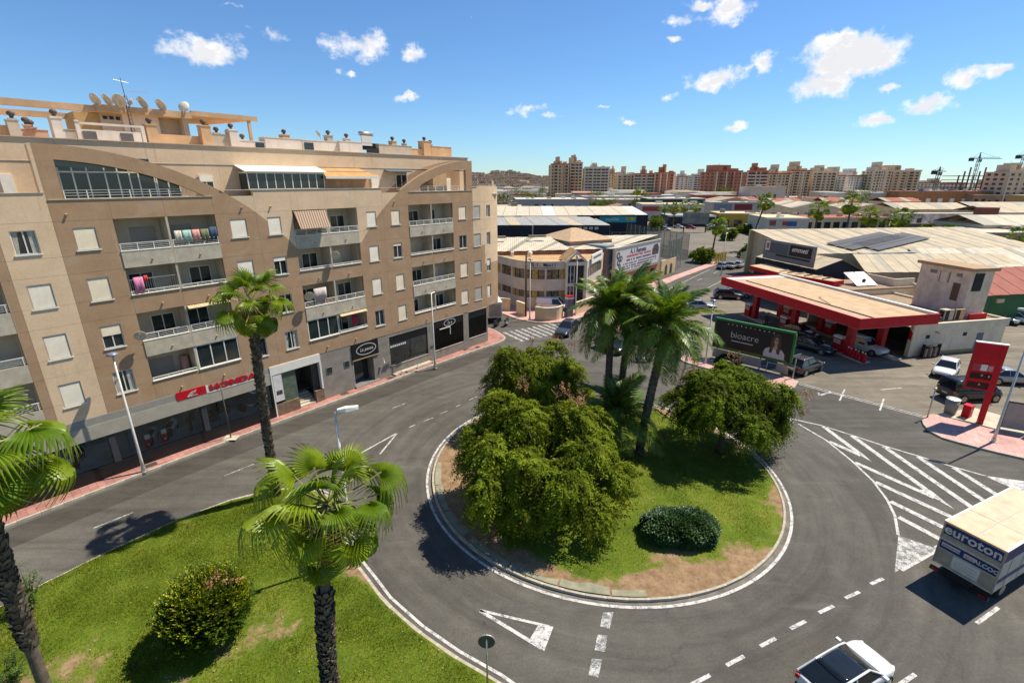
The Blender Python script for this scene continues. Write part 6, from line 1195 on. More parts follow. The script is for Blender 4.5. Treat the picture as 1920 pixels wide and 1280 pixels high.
bp = pole('knob_post', 'grey post with a round knob at the corner of the totem pavement', 'post', 33.05, 34.9, 2.35, .055, METAL); MB().ell((0, 0, 2.42), (.11, .11, .11), 10, 6).build('knob', METAL, bp, smooth=True)
q = thing('litter_bin', 'grey litter bin on the totem pavement', 'bin', (35.4, 35.6, .13)); MB().path([(0, 0, 0), (0, 0, 1.2)], [.38, .46], 14).build('drum', mat('bin_grey', (.25, .25, .25), .5), q, smooth=True); MB().lathe([(.48, 1.2), (.48, 1.28), (.3, 1.33)], 14).build('rim', METAL, q)
q = thing('red_bin', 'small red bin with white emblem beside the grey bin', 'bin', (36.2, 35.0, .13), .5); MB().box(-.3, .3, -.25, .25, 0, .95).build('body', RED, q); MB().box(-.33, .33, -.28, .28, .95, 1.02).build('lid', RED, q); MB().box(-.08, .08, -.256, -.25, .5, .66).build('emblem', WHITE, q)
for (x, y, lb) in ((-11.6, 43.0, 'iron cover before the bar entrance'), (-9.3, 46.0, 'iron cover left of the double-headed lamp'), (-5.2, 51.2, 'iron cover before the corner shop pier'), (-3.9, 52.0, 'iron cover nearest the building corner'), (-23.9, 28.0, 'iron cover beside the showroom lamp'), (-14.8, 39.4, 'iron cover before the white portal')):
    tag(MB().cbox((x, y, .137), (.7, .5, .012), FA_A).build('manhole_cover', mat('cast_iron', (.06, .05, .045), .7)), 'dark ' + lb, 'manhole cover', 'iron covers in the pavement')
# ---- main canopy
CN = thing('station_canopy', 'long petrol station canopy with red fascia and tan flat roof', 'canopy', (33.9, 45.6, 0), atan2(.978, -.206)); CL, CW = 22.3, 9.65
GRV = mat('tan_roof_membrane', (.50, .36, .235), .95, var=.13, sc=.8, grime=((.33, .23, .15), .4), bump=.2)
for (x0, x1, y0, y1) in ((0, CL, -.12, 0), (0, CL, -CW, -CW+.12), (0, .12, -CW+.12, -.12), (CL-.12, CL, -CW+.12, -.12)): MB().box(x0, x1, y0, y1, 4.15, 5.2).build('fascia', RED, CN)
MB().box(.12, CL-.12, -CW+.12, -.12, 4.2, 5.02).build('roof_deck', GRV, CN); MB().box(.12, CL-.12, -1.9, -.12, 5.02, 5.06).build('roof_edge_strip', mat('pink_membrane', (.47, .33, .25), .95, var=.1), CN); MB().box(.3, CL-2.6, -2.02, -1.9, 5.02, 5.14).build('gutter', DARK, CN)
MB().box(.12, CL, -CW+.12, -CW+.55, 5.02, 5.3).build('back_rim', WHITE, CN); MB().box(CL-1.5, CL-.12, -CW+.55, -.12, 5.02, 5.07).build('end_strip', WHITE, CN); MB().box(.0, CL, -CW, 0, 4.13, 4.15).build('soffit', mat('canopy_soffit', (.40, .40, .40), .7), CN)
MB().path([(6.0, -2.3, 5.1), (9.0, -3.6, 5.12), (9.2, -4.0, 5.12)], .03, 5).build('roof_cable', DARK, CN)
REDP = mat('red_pillar', (.42, .012, .02), .45, var=.1)
for px_ in (3.3, 11.3, 18.3):
    for py_ in (-3.0, -7.0): MB().box(px_-.35, px_+.35, py_-.28, py_+.28, .1, 4.15).build('pillar', REDP, CN)
    MB().box(px_-2.3, px_+2.3, -3.55, -2.45, .0, .16).build('pump_island', CONC, CN); MB().box(px_-2.3, px_+2.3, -7.55, -6.45, .0, .16).build('pump_island', CONC, CN)
canopy_w = lambda x, y, z: Vector((33.9+x*-.206-y*.978, 45.6+x*.978+y*-.206, z))
for k, (px_, py_, lb) in enumerate(((4.6, -3.0, 'fuel pump beside the front canopy pillar'), (12.8, -3.0, 'fuel pump beside the middle canopy pillar'), (19.6, -3.0, 'fuel pump beside the far canopy pillar'), (10.0, -7.0, 'fuel pump on the inner island under the canopy middle'), (17.0, -7.0, 'fuel pump on the inner island near the far end'))):
    o = thing('fuel_pump', lb, 'fuel pump', canopy_w(px_, py_, .16), atan2(.978, -.206), 'fuel pumps'); MB().box(-.5, .5, -.3, .3, 0, 1.5).build('cabinet', RED, o); MB().box(-.45, .45, -.31, -.3, .9, 1.35).box(-.45, .45, .3, .31, .9, 1.35).build('display', mat('pump_display', (.4, .42, .42), .4), o); MB().box(-.55, .55, -.32, .32, 1.5, 1.72).build('top', ALU, o); MB().path([(.52, -.2, 1.2), (.75, -.3, .8), (.6, -.3, .3), (.52, -.2, .7)], .03, 6).build('hose', BLACK, o)
for k in range(6):
    p_ = canopy_w(.9+k*.42, -2.6-.1*(k % 2), .16); o = thing('gas_bottle', 'red gas bottle, number %s from the front in the row at the canopy pillar' % ('one', 'two', 'three', 'four', 'five', 'six')[k], 'gas bottle', p_, 0, 'red gas bottles at the pillar'); MB().lathe([(.16, 0), (.18, .08), (.18, .75), (.1, .9), (.05, .93)], 12).build('cylinder', RED, o, smooth=True); MB().lathe([(.09, .93), (.09, 1.05), (.05, 1.05)], 8).build('collar', WHITE if k % 2 else METAL, o)
MB()
# ---- station shop
SR = atan2(.208, .978); STW = mat('station_white_render', (.74, .65, .52), .85, var=.1, sc=.7, streak=.5)
SS = thing('station_shop', 'low white station shop with dark glazed front beside the canopy', 'building', (42.4, 49.2, 0), SR)
MB().box(.0, 12.7, .0, .25, 0, 3.55).build('front_wall', STW, SS); MB().box(12.45, 12.7, .25, 14, 0, 3.55).build('side_wall', STW, SS); MB().box(0, 12.7, 13.8, 14, 0, 3.55).build('back_wall', STW, SS); MB().box(-.15, 12.85, -.12, .0, 2.75, 3.58).build('parapet_band', STW, SS)
MB().box(3.9, 12.45, .25, 13.8, 3.05, 3.3).build('flat_roof', mat('brown_roof', (.30, .22, .16), .95, var=.15), SS); MB().box(.05, 3.9, .25, 13.8, 3.1, 3.2).build('lobby_ceiling', GREYW, SS)
MB().box(3.6, 3.9, .3, 14, 0, 4.05).build('dark_parapet', mat('dark_brick', (.085, .06, .052), .8, var=.2, sc=2), SS); MB().box(3.5, 3.58, .6, 13.5, .2, 3.0).build('shop_glazing', GLASS, SS); MB().box(-.05, .5, -.15, .3, 0, 3.5).build('corner_pier', STW, SS); MB().box(-.08, .0, -.05, .28, 1.9, 2.9).build('notice', RED, SS)
MB().box(1.9, 2.4, -.03, 0, 1.9, 2.3).build('vent', DARK, SS); MB().box(6.9, 7.4, -.03, 0, 1.9, 2.3).build('vent', DARK, SS); MB().box(8.9, 9.8, -.04, 0, .13, 2.1).build('door', mat('blue_grey_door', (.12, .15, .18), .5), SS); MB().box(2.0, 12.7, -.02, 0, .0, .35).build('skirting', mat('ochre_band', (.42, .31, .13), .8), SS)
for k, x in enumerate((5.3, 6.8)): a_ = link('air_conditioner', None, SS, (x, 1.2, 3.3)); MB().box(0, 1.25, 0, .7, 0, 1.25).build('case', TAN if k else CONC, a_); MB().box(.1, .6, -.02, 0, .1, 1.15).box(-.02, 0, .1, .6, .15, 1.1).build('grille', DARK, a_)
MB().box(8.6, 11.0, 1.0, 1.2, 3.3, 3.95).build('red_roof_board', RED, SS); MB().tube((3.0, -.02, 2.6), (3.0, -.4, 2.6), .05, .05, 6).build('wall_lamp', BLACK, SS)
o = thing('firewood_rack', 'dark rack of goods against the station shop wall', 'rack', (44.7, 49.35, .0), SR); MB().box(-1.1, 1.0, -.45, -.1, 0, .1).box(-1.1, -1.05, -.45, -.1, 0, 1.5).box(.95, 1.0, -.45, -.1, 0, 1.5).box(-1.1, 1.0, -.45, -.1, 1.45, 1.5).build('frame', BLACK, o)
for k in range(9): MB().box(-1.0+k*.21, -.83+k*.21, -.42, -.14, .1, .9+.3*random.random()).build('sack', mat('sack_%d' % (k % 3), ((.2, .12, .08), (.4, .33, .25), (.07, .05, .05))[k % 3], .8), o)
# tower and roofs behind
TWR = thing('stair_tower_building', 'weathered white tower block behind the petrol station', 'building', (50.9, 53.4, 0), .16); MB().box(0, 2.9, 0, 6.0, 0, 8.45).build('wall', mat('weathered_white', (.70, .61, .50), .9, var=.14, sc=.7, streak=.8), TWR); MB().box(-.35, 3.2, -.3, 6.3, 8.45, 8.62).box(-.35, 3.2, -.3, 6.3, 8.62, 8.8).build('roof', mat('tan_eave', (.40, .28, .18), .9, var=.15), TWR)
MB().box(-.04, 0, .9, 1.7, 4.9, 6.9).build('door', mat('brown_shutter', (.14, .085, .05), .7), TWR); MB().box(-.04, 0, 1.0, 1.6, 7.6, 8.0).build('vent', GREYW, TWR); MB().box(-.04, 0, 3.9, 4.7, 7.55, 7.95).build('vent', GREYW, TWR); MB().box(-.05, 0, 2.3, 2.4, 6.7, 8.0).build('duct', GREYW, TWR); MB().box(-.12, 0, 2.5, 3.3, 6.8, 7.9).build('louvre_box', STW, TWR); MB().box(-.05, 0, 3.4, 3.5, 6.7, 8.0).build('duct', GREYW, TWR); MB().box(.4, 1.6, -.06, 0, 6.2, 8.2).build('side_shutter', DARK, TWR)
FB = thing('flat_roofed_workshop', 'low flat brown roof with tilted white panels behind the canopy', 'building', (44.0, 63.4, 0), SR); MB().box(0, 12, 0, 6, 0, 4.0).build('wall', STW, FB); MB().box(-.1, 12.1, -.1, 6.1, 4.0, 4.18).build('roof', mat('brown_roof', (.30, .22, .16), .95, var=.15), FB); MB().box(8.6, 12, .6, .8, 4.18, 5.2).box(8.6, 8.8, .8, 5, 4.18, 5.2).build('parapet', STW, FB)
for k in range(2): MB().cbox((4.2+k*1.75, 2.6, 5.0), (1.6, 2.9, .1), 0, 0, .5).build('tilted_panel', WHITE, FB)
MB().ell((5.1, 2.0, 4.9), (.25, .2, .25), 8, 5).build('valve', BLACK, FB)
SCN = thing('rear_canopy', 'smaller red-edged canopy with open lattice behind the main canopy', 'canopy', (0, 0, 0)); pl_ = [(38.3, 78.3), (39.8, 71.3), (43.6, 65.2), (45.6, 66.2), (42.6, 73.0), (41.9, 80.3)]
MB().prism(pl_, 4.5, 4.98, 0, True).build('roof_deck', GRV, SCN); cxy = (41.7, 72.5); MB().prism([(x+(x-cxy[0])*.012, y+(y-cxy[1])*.012) for x, y in pl_], 4.35, 4.94, 0, True).build('fascia', RED, SCN)
for k in range(6): MB().cbox((41.0+k*.55, 73.0-k*1.2, 5.1), (2.2, .12, .12), .5).build('lattice_bar', BLACK if k % 2 else CONC, SCN)
for (x, y) in ((40.2, 76), (41.6, 71), (43.8, 67)): MB().tube((x, y, 0), (x, y, 4.4), .12, .12, 8).build('post', REDP, SCN)
# ---- totem
TT = thing('price_totem', 'tall red price totem on a single leaning-looking post at the right', 'sign', (36.35, 33.75, .13), atan2(-.5, .87)); MB().box(-.32, .0, -.16, .16, 0, 6.4).build('post', RED, TT); MB().box(-1.75, -.33, -.17, .17, 2.75, 6.4).build('panel', RED, TT); MB().box(-1.8, .05, -.19, .19, 6.4, 6.46).build('cap', WHITE, TT)
MB().box(-1.62, -.42, -.19, -.17, 4.25, 4.8).build('label_row', mat('dull_red', (.42, .06, .06), .5, var=.2, sc=5), TT); MB().box(-1.15, -.78, -.2, -.19, 4.28, 4.76).build('qr_free_label', WHITE, TT); MB().box(-.72, -.45, -.2, -.19, 4.3, 4.7).build('pale_label', mat('pale_red', (.6, .3, .26), .5), TT)
for z in (3.6, 2.85): MB().box(-1.62, -.4, -.19, -.17, z, z+.48).build('price_window', mat('price_glass', (.05, .012, .012), .2), TT)
for (x, z) in ((-1.0, 3.84), (-.6, 3.8), (-1.0, 3.1)): MB().box(x, x+.1, -.195, -.19, z, z+.16).build('price_digit', mat('pale_red', (.6, .3, .26), .5), TT)
bpy.data.objects['qr_free_label'].name = 'white_label'
o = thing('noticeboard', 'grey board in a black frame behind the totem post', 'noticeboard', (37.0, 33.0, .13), atan2(-.5, .87)); MB().box(0, 1.5, -.03, .03, .15, 2.2).build('board', mat('board_grey', (.33, .33, .32), .6), o); MB().box(-.06, 0, -.06, .06, 0, 2.3).box(1.5, 1.56, -.06, .06, 0, 2.3).box(-.06, 1.56, -.06, .06, 2.2, 2.3).build('frame', BLACK, o)
o = thing('boundary_wall', 'pale boundary wall running off behind the noticeboard', 'wall', (38.4, 31.9, 0), atan2(.16, 1)); MB().box(0, 14, -.12, .12, 0, 2.1).build('wall', STW, o); MB().box(-.05, 14, -.17, .17, 2.1, 2.18).build('coping', CONC, o); MB().box(-.12, 0, -.2, .2, 0, 2.3).build('end_post', BLACK, o)
# ---- billboard
BB = thing('billboard', 'dark billboard in a green frame with white lettering and a portrait', 'billboard', (21.4, 49.0, 0), atan2(-5.3, 5.2)); BL = 7.42; GRN = mat('billboard_green', (.035, .19, .05), .45, var=.15, sc=2); BDK = mat('billboard_print_dark', (.018, .02, .024), .4, var=.1)
MB().box(0, BL, 0, .12, 1.4, 4.25).build('print_panel', BDK, BB)
for (x0, x1, z0, z1) in ((-.12, BL+.12, 4.25, 4.45), (-.12, BL+.12, 1.2, 1.4), (-.12, 0, 1.4, 4.25), (BL, BL+.2, 1.4, 4.25)): MB().box(x0, x1, -.06, .2, z0, z1).build('frame_bar', GRN, BB)
for x in (.4, 2.6, 4.8, 7.0): MB().tube((x, .1, .0), (x, .1, 1.3), .07, .07, 8).build('post', mat('billboard_post', (.05, .10, .08), .6), BB)
MB().box(0, BL, .01, .05, .15, 1.1).build('lower_screen', mat('screen_grey', (.42, .38, .33), .7, var=.1, streak=.3), BB)
text('lettering', 'bioacre', .95, mat('print_white', (.66, .66, .64), .6), BB, (3.0, -.015, 2.95), (radians(90), 0, 0), .004, sx=.98, bold=-.012); MB().box(1.75, 3.9, -.012, -.006, 2.28, 2.36).build('underline', MATS['print_white'], BB); MB().box(1.0, BL-.3, -.01, -.004, 1.42, 1.5).build('ochre_line', mat('print_ochre', (.35, .2, .03), .6), BB)
for k in range(11): MB().lathe([(.06, -.02), (.06, .0)], 10, (1.25+k*.44, -.01, 3.98+.03*(k % 2)), axis='y').build('printed_bulb', mat('print_orange', (.7, .15, .05), .5) if k == 6 else MATS['print_white'], BB)
def poly(nm, P, y, mt): MB().add([(x, y, z) for x, z in P], [tuple(range(len(P)))]).build(nm, mt, BB)
poly('portrait_shirt', [(5.0, 1.45), (4.95, 1.9), (5.1, 2.3), (5.45, 2.5), (5.8, 2.62), (6.2, 2.62), (6.55, 2.45), (6.85, 2.1), (6.95, 1.5)], -.010, mat('print_shirt', (.58, .58, .62), .6, var=.08, sc=3)); poly('portrait_hair', [(5.45, 1.95), (5.5, 3.0), (5.6, 3.6), (5.8, 3.9), (6.05, 3.95), (6.3, 3.8), (6.42, 3.4), (6.45, 2.6), (6.4, 1.9), (6.15, 2.0), (6.05, 2.6), (5.8, 2.6), (5.72, 2.0)], -.014, mat('print_hair', (.10, .055, .03), .6, var=.2, sc=4)); poly('portrait_face', [(6.0+.2*cos(a), 3.22+.36*sin(a)) for a in np.linspace(0, 2*pi, 17)[:-1]], -.018, mat('print_skin', (.50, .30, .24), .6)); poly('portrait_neck', [(5.88, 2.9), (6.12, 2.9), (6.18, 2.5), (6.0, 2.35), (5.84, 2.5)], -.016, MATS['print_skin'])
MB().box(5.82, 5.98, -.021, -.019, 3.27, 3.36).box(6.02, 6.18, -.021, -.019, 3.27, 3.36).build('portrait_glasses', BDK, BB); MB().box(5.92, 6.08, -.021, -.019, 3.0, 3.04).build('portrait_mouth', mat('print_lip', (.45, .12, .12), .6), BB); poly('portrait_jeans', [(5.0, .25), (4.9, .9), (5.3, 1.18), (6.4, 1.18), (6.3, .5), (5.8, .2)], -.0, mat('print_jeans', (.06, .11, .2), .7, var=.2))
o = thing('clipped_shrub', 'low dark shrub behind the billboard posts', 'shrub', (22.2, 46.9, .13)); r = np.random.default_rng(77); dd = unit(r.normal(0, 1, (900, 3))); dd[:, 2] = np.abs(dd[:, 2]); Vh = sprays(dd*np.array([1.2, .6, .9]), dd, r.uniform(.1, .25, 900), r.uniform(0, .3, 900), 4, .12, .04, r); np_mesh('foliage', Vh, quads(Vh), LEAFH, o)
gr = thing('guard_rail', 'grey tubular guard rail at the right end of the billboard pavement', 'railing', (0, 0, .13)); MB().tube((25.0, 44.6, 0), (25.0, 44.6, 1.0), .04, .04, 6).tube((26.7, 42.9, 0), (26.7, 42.9, 1.9), .06, .06, 6).tube((25.0, 44.6, 1.0), (26.7, 42.9, 1.0), .035, .035, 6).tube((23.2, 46.4, .5), (25, 44.6, .5), .03, .03, 6).tube((23.2, 46.4, 0), (23.2, 46.4, .55), .04, .04, 6).build('rail', METAL, gr)
# ------------------------------------------------------------------ workshops, sheds and shops behind
LGRY = mat('light_grey_cladding', (.52, .49, .445), .7, var=.08, sc=.8, streak=.25); CREAMW = mat('cream_wall', (.62, .50, .33), .9, var=.1, sc=.7, streak=.3); TERR = mat('tan_gravel_roof', (.45, .29, .15), .95, var=.18, sc=.6, bump=.2); NAVYW = mat('navy_cladding', (.014, .018, .03), .6, var=.15, sc=.6); WROOF = corr('white_sheet_roof', (.46, .385, .28), .35, 'X', .75, dirt=.5, dcol=(.28, .22, .15)); WROOF2 = corr('bright_sheet_roof', (.52, .465, .38), .35, 'X', .75, dirt=.5, dcol=(.34, .28, .20)); GROOF = corr('grey_sheet_roof', (.33, .33, .33), .35, 'X', .6, dirt=.4); SKYL = corr('skylight_strip', (.30, .27, .20), .35, 'X', .5, dirt=.3); RROOF = mat('terracotta_roof', (.36, .12, .075), .9, var=.2, sc=.8, bump=.3, bsc=8); BLUEG = mat('blue_grey_cladding', (.22, .27, .32), .6, var=.08); CURTW = mat('curtained_window', (.16, .14, .10), .15, var=.5, sc=2.2, spec=.5)
def panels(parent, A, B, C, D, n, mats, nm='roof_panel', th=.06, gap=.012):
    """roof plane A-B (eave) to D-C (ridge), cut into n sheets side by side"""
    A, B, C, D = map(Vector, (A, B, C, D)); nrm = (B-A).cross(D-A).normalized()
    if nrm.z < 0: nrm = -nrm
    for k in range(n):
        f0, f1 = (k+gap)/n, (k+1-gap)/n; lift = nrm*(.0 if k % 2 else .03)
        P = [A.lerp(B, f0)+lift, A.lerp(B, f1)+lift, D.lerp(C, f1)+lift, D.lerp(C, f0)+lift]; Q = [p-nrm*th for p in P]
        MB().add(P+Q, [(0, 1, 2, 3), (7, 6, 5, 4), (0, 4, 5, 1), (1, 5, 6, 2), (2, 6, 7, 3), (3, 7, 4, 0)]).build(nm, mats(k) if callable(mats) else mats, parent)
def block(nm, label, x, y, rz, w_, d, h, wm, rm=None, wins=(), cat='building', par=.0, group=None, wall_h=None):
    o = thing(nm, label, cat, (x, y, 0), rz, group); MB().box(0, w_, 0, d, 0, h).build('wall', wm, o)
    if rm: MB().box(-.12, w_+.12, -.12, d+.12, h, h+.15).build('roof', rm, o)
    if par: MB().box(-.05, w_+.05, -.05, .15, h+.15, h+.15+par).box(-.05, .15, .15, d, h+.15, h+.15+par).box(w_-.15, w_+.05, .15, d, h+.15, h+.15+par).build('parapet', wm, o)
    for (a, b_, z0, z1, mt) in wins: MB().box(a, b_, -.05, .0, z0, z1).build('window' if mt in (GLASS, CURTW) else 'sign_panel', mt, o)
    rr = random.Random(int(x*7+y*3))
    if w_ > 12 and d > 8:
        for k in range(int(w_/7)+1):
            u, v = rr.uniform(.05, .85)*w_, rr.uniform(.1, .7)*d; MB().box(u, u+rr.uniform(.8, 3), v, v+rr.uniform(.8, 2.2), h+.1, h+rr.uniform(.5, 1.7)).build('roof_unit', rr.choice([METAL, WHITE, GREYW, CREAMW]), o)
        MB().box(-.14, w_+.14, -.2, -.12, h-.35, h+.2).build('eave_board', rr.choice([GREYW, WHITE, CREAMW]), o)
    if not wins and w_ > 12 and h > 4:
        for k in range(int(w_/4.5)):
            if rr.random() < .8: MB().box(1.2+k*4.5, 1.2+k*4.5+rr.uniform(1.2, 2.8), -.05, 0, h*rr.uniform(.25, .4), h*rr.uniform(.6, .75)).build('window', GLASS, o)
    return o
# curved workshop
DI = thing('curved_workshop', 'pale grey two-storey workshop with curved front and gabled porch', 'building', (0, 0, 0)); cp = [(-9, 80.2), (-5, 77.4), (-2.05, 75.3), (-.6, 73.0), (.4, 71.4), (1.5, 70.2), (2.9, 69.6), (4.74, 69.35), (6.3, 69.5), (7.7, 69.9)]; cps = resample(cp, 1.0)
def ribbon(z0, z1, off, mt, nm, i0=0, i1=None, th=.25):
    P = offset_line(cps, off)[i0:i1]; Q = offset_line(cps, off+th)[i0:i1]; n = len(P)
    return MB().add([(x, y, z) for z in (z0, z1) for x, y in P]+[(x, y, z) for z in (z0, z1) for x, y in Q], [(i, i+1, n+i+1, n+i) for i in range(n-1)]+[(n+i, n+i+1, 3*n+i+1, 3*n+i) for i in range(n-1)]).build(nm, mt, DI)
ribbon(0, 1.7, 0, LGRY, 'wall'); ribbon(2.75, 4.45, 0, LGRY, 'wall'); ribbon(5.85, 7.0, 0, LGRY, 'wall')
for k in range(len(cps)-1):
    for (z0, z1) in ((1.7, 2.75), (4.45, 5.85)):
        a, b_ = Vector((*offset_line(cps, .1)[k], 0)), Vector((*offset_line(cps, .1)[k+1], 0)); q0 = a.lerp(b_, .08 if k % 3 else .22); q1 = a.lerp(b_, .94); MB().add([(q0.x, q0.y, z0), (q1.x, q1.y, z0), (q1.x, q1.y, z1), (q0.x, q0.y, z1)], [(0, 1, 2, 3)]).build('window', CURTW if k % 4 else mat('yellow_blind_window', (.35, .27, .10), .3, var=.3, sc=3), DI)
        if k % 3 == 0: MB().cbox(((a.x*.9+b_.x*.1), (a.y*.9+b_.y*.1), (z0+z1)/2), (.28, .28, z1-z0), 0).build('window_pier', LGRY, DI)
MB().prism([(x, y) for x, y in offset_line(cps, .25)]+[(10.2, 70), (15, 79.5), (14, 82), (-9, 84)], 6.5, 6.75).build('flat_roof', TERR, DI)
MB().prism([(x, y) for x, y in offset_line(cps, .35)]+[(10.2, 70), (15, 79.5), (14, 82), (-9, 84)], .1, 6.4).build('interior', DARK, DI)
for i, ch in enumerate('D.I. Movil'):
    k = 1.2+i*.40; x0 = 2.9+i*.36; f = (x0-2.9)/3.4; yy = 69.62-.28*sin(min(1, f)*pi*.6)
    if ch != ' ': text('lettering', ch, .62, mat('sign_navy', (.02, .03, .09), .6), DI, (x0, yy-.1, 6.5), (radians(90), 0, radians(-12+10*f)), .01, bold=.015)
for k in range(14): x0 = 2.5+k*.28; f = (x0-2.9)/3.4; MB().cbox((x0, 69.62-.28*sin(min(1, max(-.2, f))*pi*.6)-.1, 6.07), (.18, .03, .10), -.1).build('small_letter_block', MATS['sign_navy'], DI)
# porch
PO = link('porch', None, DI, (7.75, 69.4, 0), radians(8)); MB().box(0, .3, 0, 2.5, 0, 7.0).box(2.7, 3.0, 0, 2.5, 0, 7.0).box(.3, 2.7, 0, .3, 6.4, 6.9).box(.3, 2.2, .25, .6, 3.35, 3.8).build('frame', mat('porch_white', (.6, .6, .58), .7, var=.06), PO); MB().box(.3, 1.9, .5, .55, .3, 6.4).build('glazing', GLASS, PO); MB().box(1.9, 2.7, .9, .95, 0, 6.4).build('panel', BLUEG, PO)
for u in (.75, 1.3): MB().box(u, u+.09, .44, .5, .3, 6.4).build('mullion', ALU, PO)
MB().add([(-.2, -.1, 6.9), (1.5, -.1, 8.5), (3.2, -.1, 6.9), (2.8, -.1, 6.9), (1.5, -.1, 8.1), (.2, -.1, 6.9), (-.2, .2, 6.9), (1.5, .2, 8.5), (3.2, .2, 6.9), (2.8, .2, 6.9), (1.5, .2, 8.1), (.2, .2, 6.9)], [(0, 5, 4, 1), (1, 4, 3, 2), (6, 7, 10, 11), (7, 8, 9, 10), (5, 11, 10, 4), (4, 10, 9, 3), (0, 1, 7, 6), (1, 2, 8, 7)]).build('gable', MATS['porch_white'], PO); MB().add([(-.2, .2, 6.95), (1.5, .2, 8.55), (1.5, 4, 8.55), (-.2, 4, 6.95), (3.2, .2, 6.95), (3.2, 4, 6.95)], [(0, 3, 2, 1), (1, 2, 5, 4)]).build('gable_roof', TERR, PO); MB().box(1.44, 1.56, 0, .12, 6.9, 8.1).build('king_post', CREAMW, PO)
# right wing
RW = link('right_wing', None, DI, (10.9, 70.4, 0), atan2(9.6, 4.3)); MB().box(0, 10.5, 0, .3, 0, 6.9).box(0, 10.5, .3, 4, 0, 6.3).build('wall', LGRY, RW)
for k in range(6): MB().box(.6+k*1.3, 1.75+k*1.3, -.05, 0, 4.6, 5.9).build('window', CURTW, RW)
MB().box(1.4, 7.5, -.3, -.1, 6.3, 7.6).build('sign_board', WHITE, RW)
for k in range(9): MB().box(2.2+k*.52, 2.6+k*.52, -.315, -.3, 6.9, 7.25).build('letter_block', mat('letter_grey', (.12, .12, .14), .6), RW)
MB().box(.4, 10, -.12, 0, 3.0, 3.2).build('string_course', CREAMW, RW)
block('grey_annexe', 'tall blue-grey annexe between workshop and hoarding', 15.2, 79.6, atan2(2.2, 2.2), 2.4, 4, 7.9, BLUEG)
# hoarding
HB = thing('workshop_hoarding', 'long white hoarding with blue and red lettering on the workshop wall', 'billboard', (16.6, 79.4, 0), atan2(13.9, 11.6)); HL = 18.1; MB().box(0, HL, 0, .3, 3.0, 7.55).build('backing', LGRY, HB); MB().box(.5, HL-.4, -.06, 0, 3.35, 7.1).build('print_panel', mat('hoarding_white', (.58, .58, .62), .6, var=.06), HB)
for (x0, x1, z0, z1) in ((0, HL, 7.1, 7.55), (0, HL, 2.95, 3.35), (0, .5, 3.35, 7.1), (HL-.4, HL, 3.35, 7.1)): MB().box(x0, x1, -.1, 0, z0, z1).build('frame_bar', METAL, HB)
text('lettering', 'A. I. Repuesa', 1.15, mat('print_navy', (.03, .05, .14), .6), HB, (8.6, -.075, 6.45), (radians(90), 0, 0), .006, bold=.02); HR = mat('print_red', (.5, .05, .03), .6, var=.1)
for row, (z, hh, mt, x0, x1) in enumerate(((5.55, .34, HR, 4.3, 13.6), (4.95, .3, MATS['print_navy'], 4.3, 13.6), (4.4, .24, MATS['letter_grey'], 3.2, 16.2), (3.95, .24, MATS['print_navy'], 1.6, 16.0), (3.55, .22, MATS['letter_grey'], 1.6, 14.5))):
    q = MB(); x = x0; rr = random.Random(row)
    while x < x1:
        l = rr.uniform(.18, .34)
        if rr.random() > .16: q.box(x, x+l, -.07, -.062, z, z+hh)
        x += l+.09
    tag(q.build('printed_lines', mt, HB), kind='stuff')
for (x, z, rr_) in ((1.3, 6.2, .62), (2.3, 5.6, .5), (1.5, 5.0, .55), (2.0, 4.3, .42)): MB().lathe([(rr_, -.01), (rr_, 0)], 16, (x, -.07, z), axis='y').build('printed_wheel', mat('print_tyre', (.05, .06, .08), .6, var=.4, sc=3), HB); MB().lathe([(rr_*.5, -.01), (rr_*.5, 0)], 12, (x, -.08, z), axis='y').build('printed_hub', mat('print_steel', (.4, .42, .45), .5), HB)
MB().add([(14.3, -.07, 4.9), (17.0, -.07, 4.9), (17.2, -.07, 6.0), (16.4, -.07, 6.9), (14.9, -.07, 6.7), (14.3, -.07, 6.0)], [tuple(range(6))]).build('printed_engine', mat('print_engine', (.10, .085, .08), .6, var=.6, sc=2.5), HB)
o = thing('arcade_wall', 'ochre wall with arches below the white hoarding', 'wall', (16.8, 79.9, 0), atan2(13.9, 11.6)); MB().box(0, 18.3, .1, .5, 0, 2.95).build('wall', mat('ochre_wall', (.45, .27, .12), .9, var=.15), o)
for k in range(5): MB().add([(1.2+k*3.5+1.3*cos(a), .09, 1.0+1.3*max(0, sin(a))) for a in np.linspace(0, pi, 11)]+[(-.1+k*3.5, .09, 0), (2.5+k*3.5, .09, 0)], [(12, *range(0, 11), 11)]).build('arch_opening', DARK, o)
# corrugated roof behind the curved front, tan hip roof
CR = thing('workshop_roof_shed', 'long shed roof of ribbed white sheets with grey skylight strips', 'building', (0, 0, 0)); MB().add([(-12, 75.6, 0), (15.4, 79.3, 0), (15.4, 79.3, 7.3), (-12, 75.6, 7.3)], [(0, 1, 2, 3)]).build('front_wall', mat('red_brown_wall', (.26, .13, .09), .9, var=.2), CR); panels(CR, (-12, 75.4, 7.35), (16.6, 79.9, 7.45), (27.6, 93.2, 8.3), (-13, 82.0, 8.8), 36, lambda k: SKYL if k % 6 == 2 else WROOF2); MB().box(-.2, .3, 76.2, 76.7, 6.9, 7.4).ell((2.8, 76.3, 7.2), (.4, .4, .4), 8, 6).build('roof_vent', WHITE, CR); MB().add([(-13, 82.1, 0), (27.5, 93.3, 0), (27.5, 93.3, 8.2), (-13, 82.1, 8.7)], [(0, 1, 2, 3)]).build('back_wall', CREAMW, CR)
for x in (-2.5, 4.3): MB().cbox((x, 83.0+x*.24, 9.0), (3.0, .5, .35), .24).build('ridge_vent', GREYW, CR)
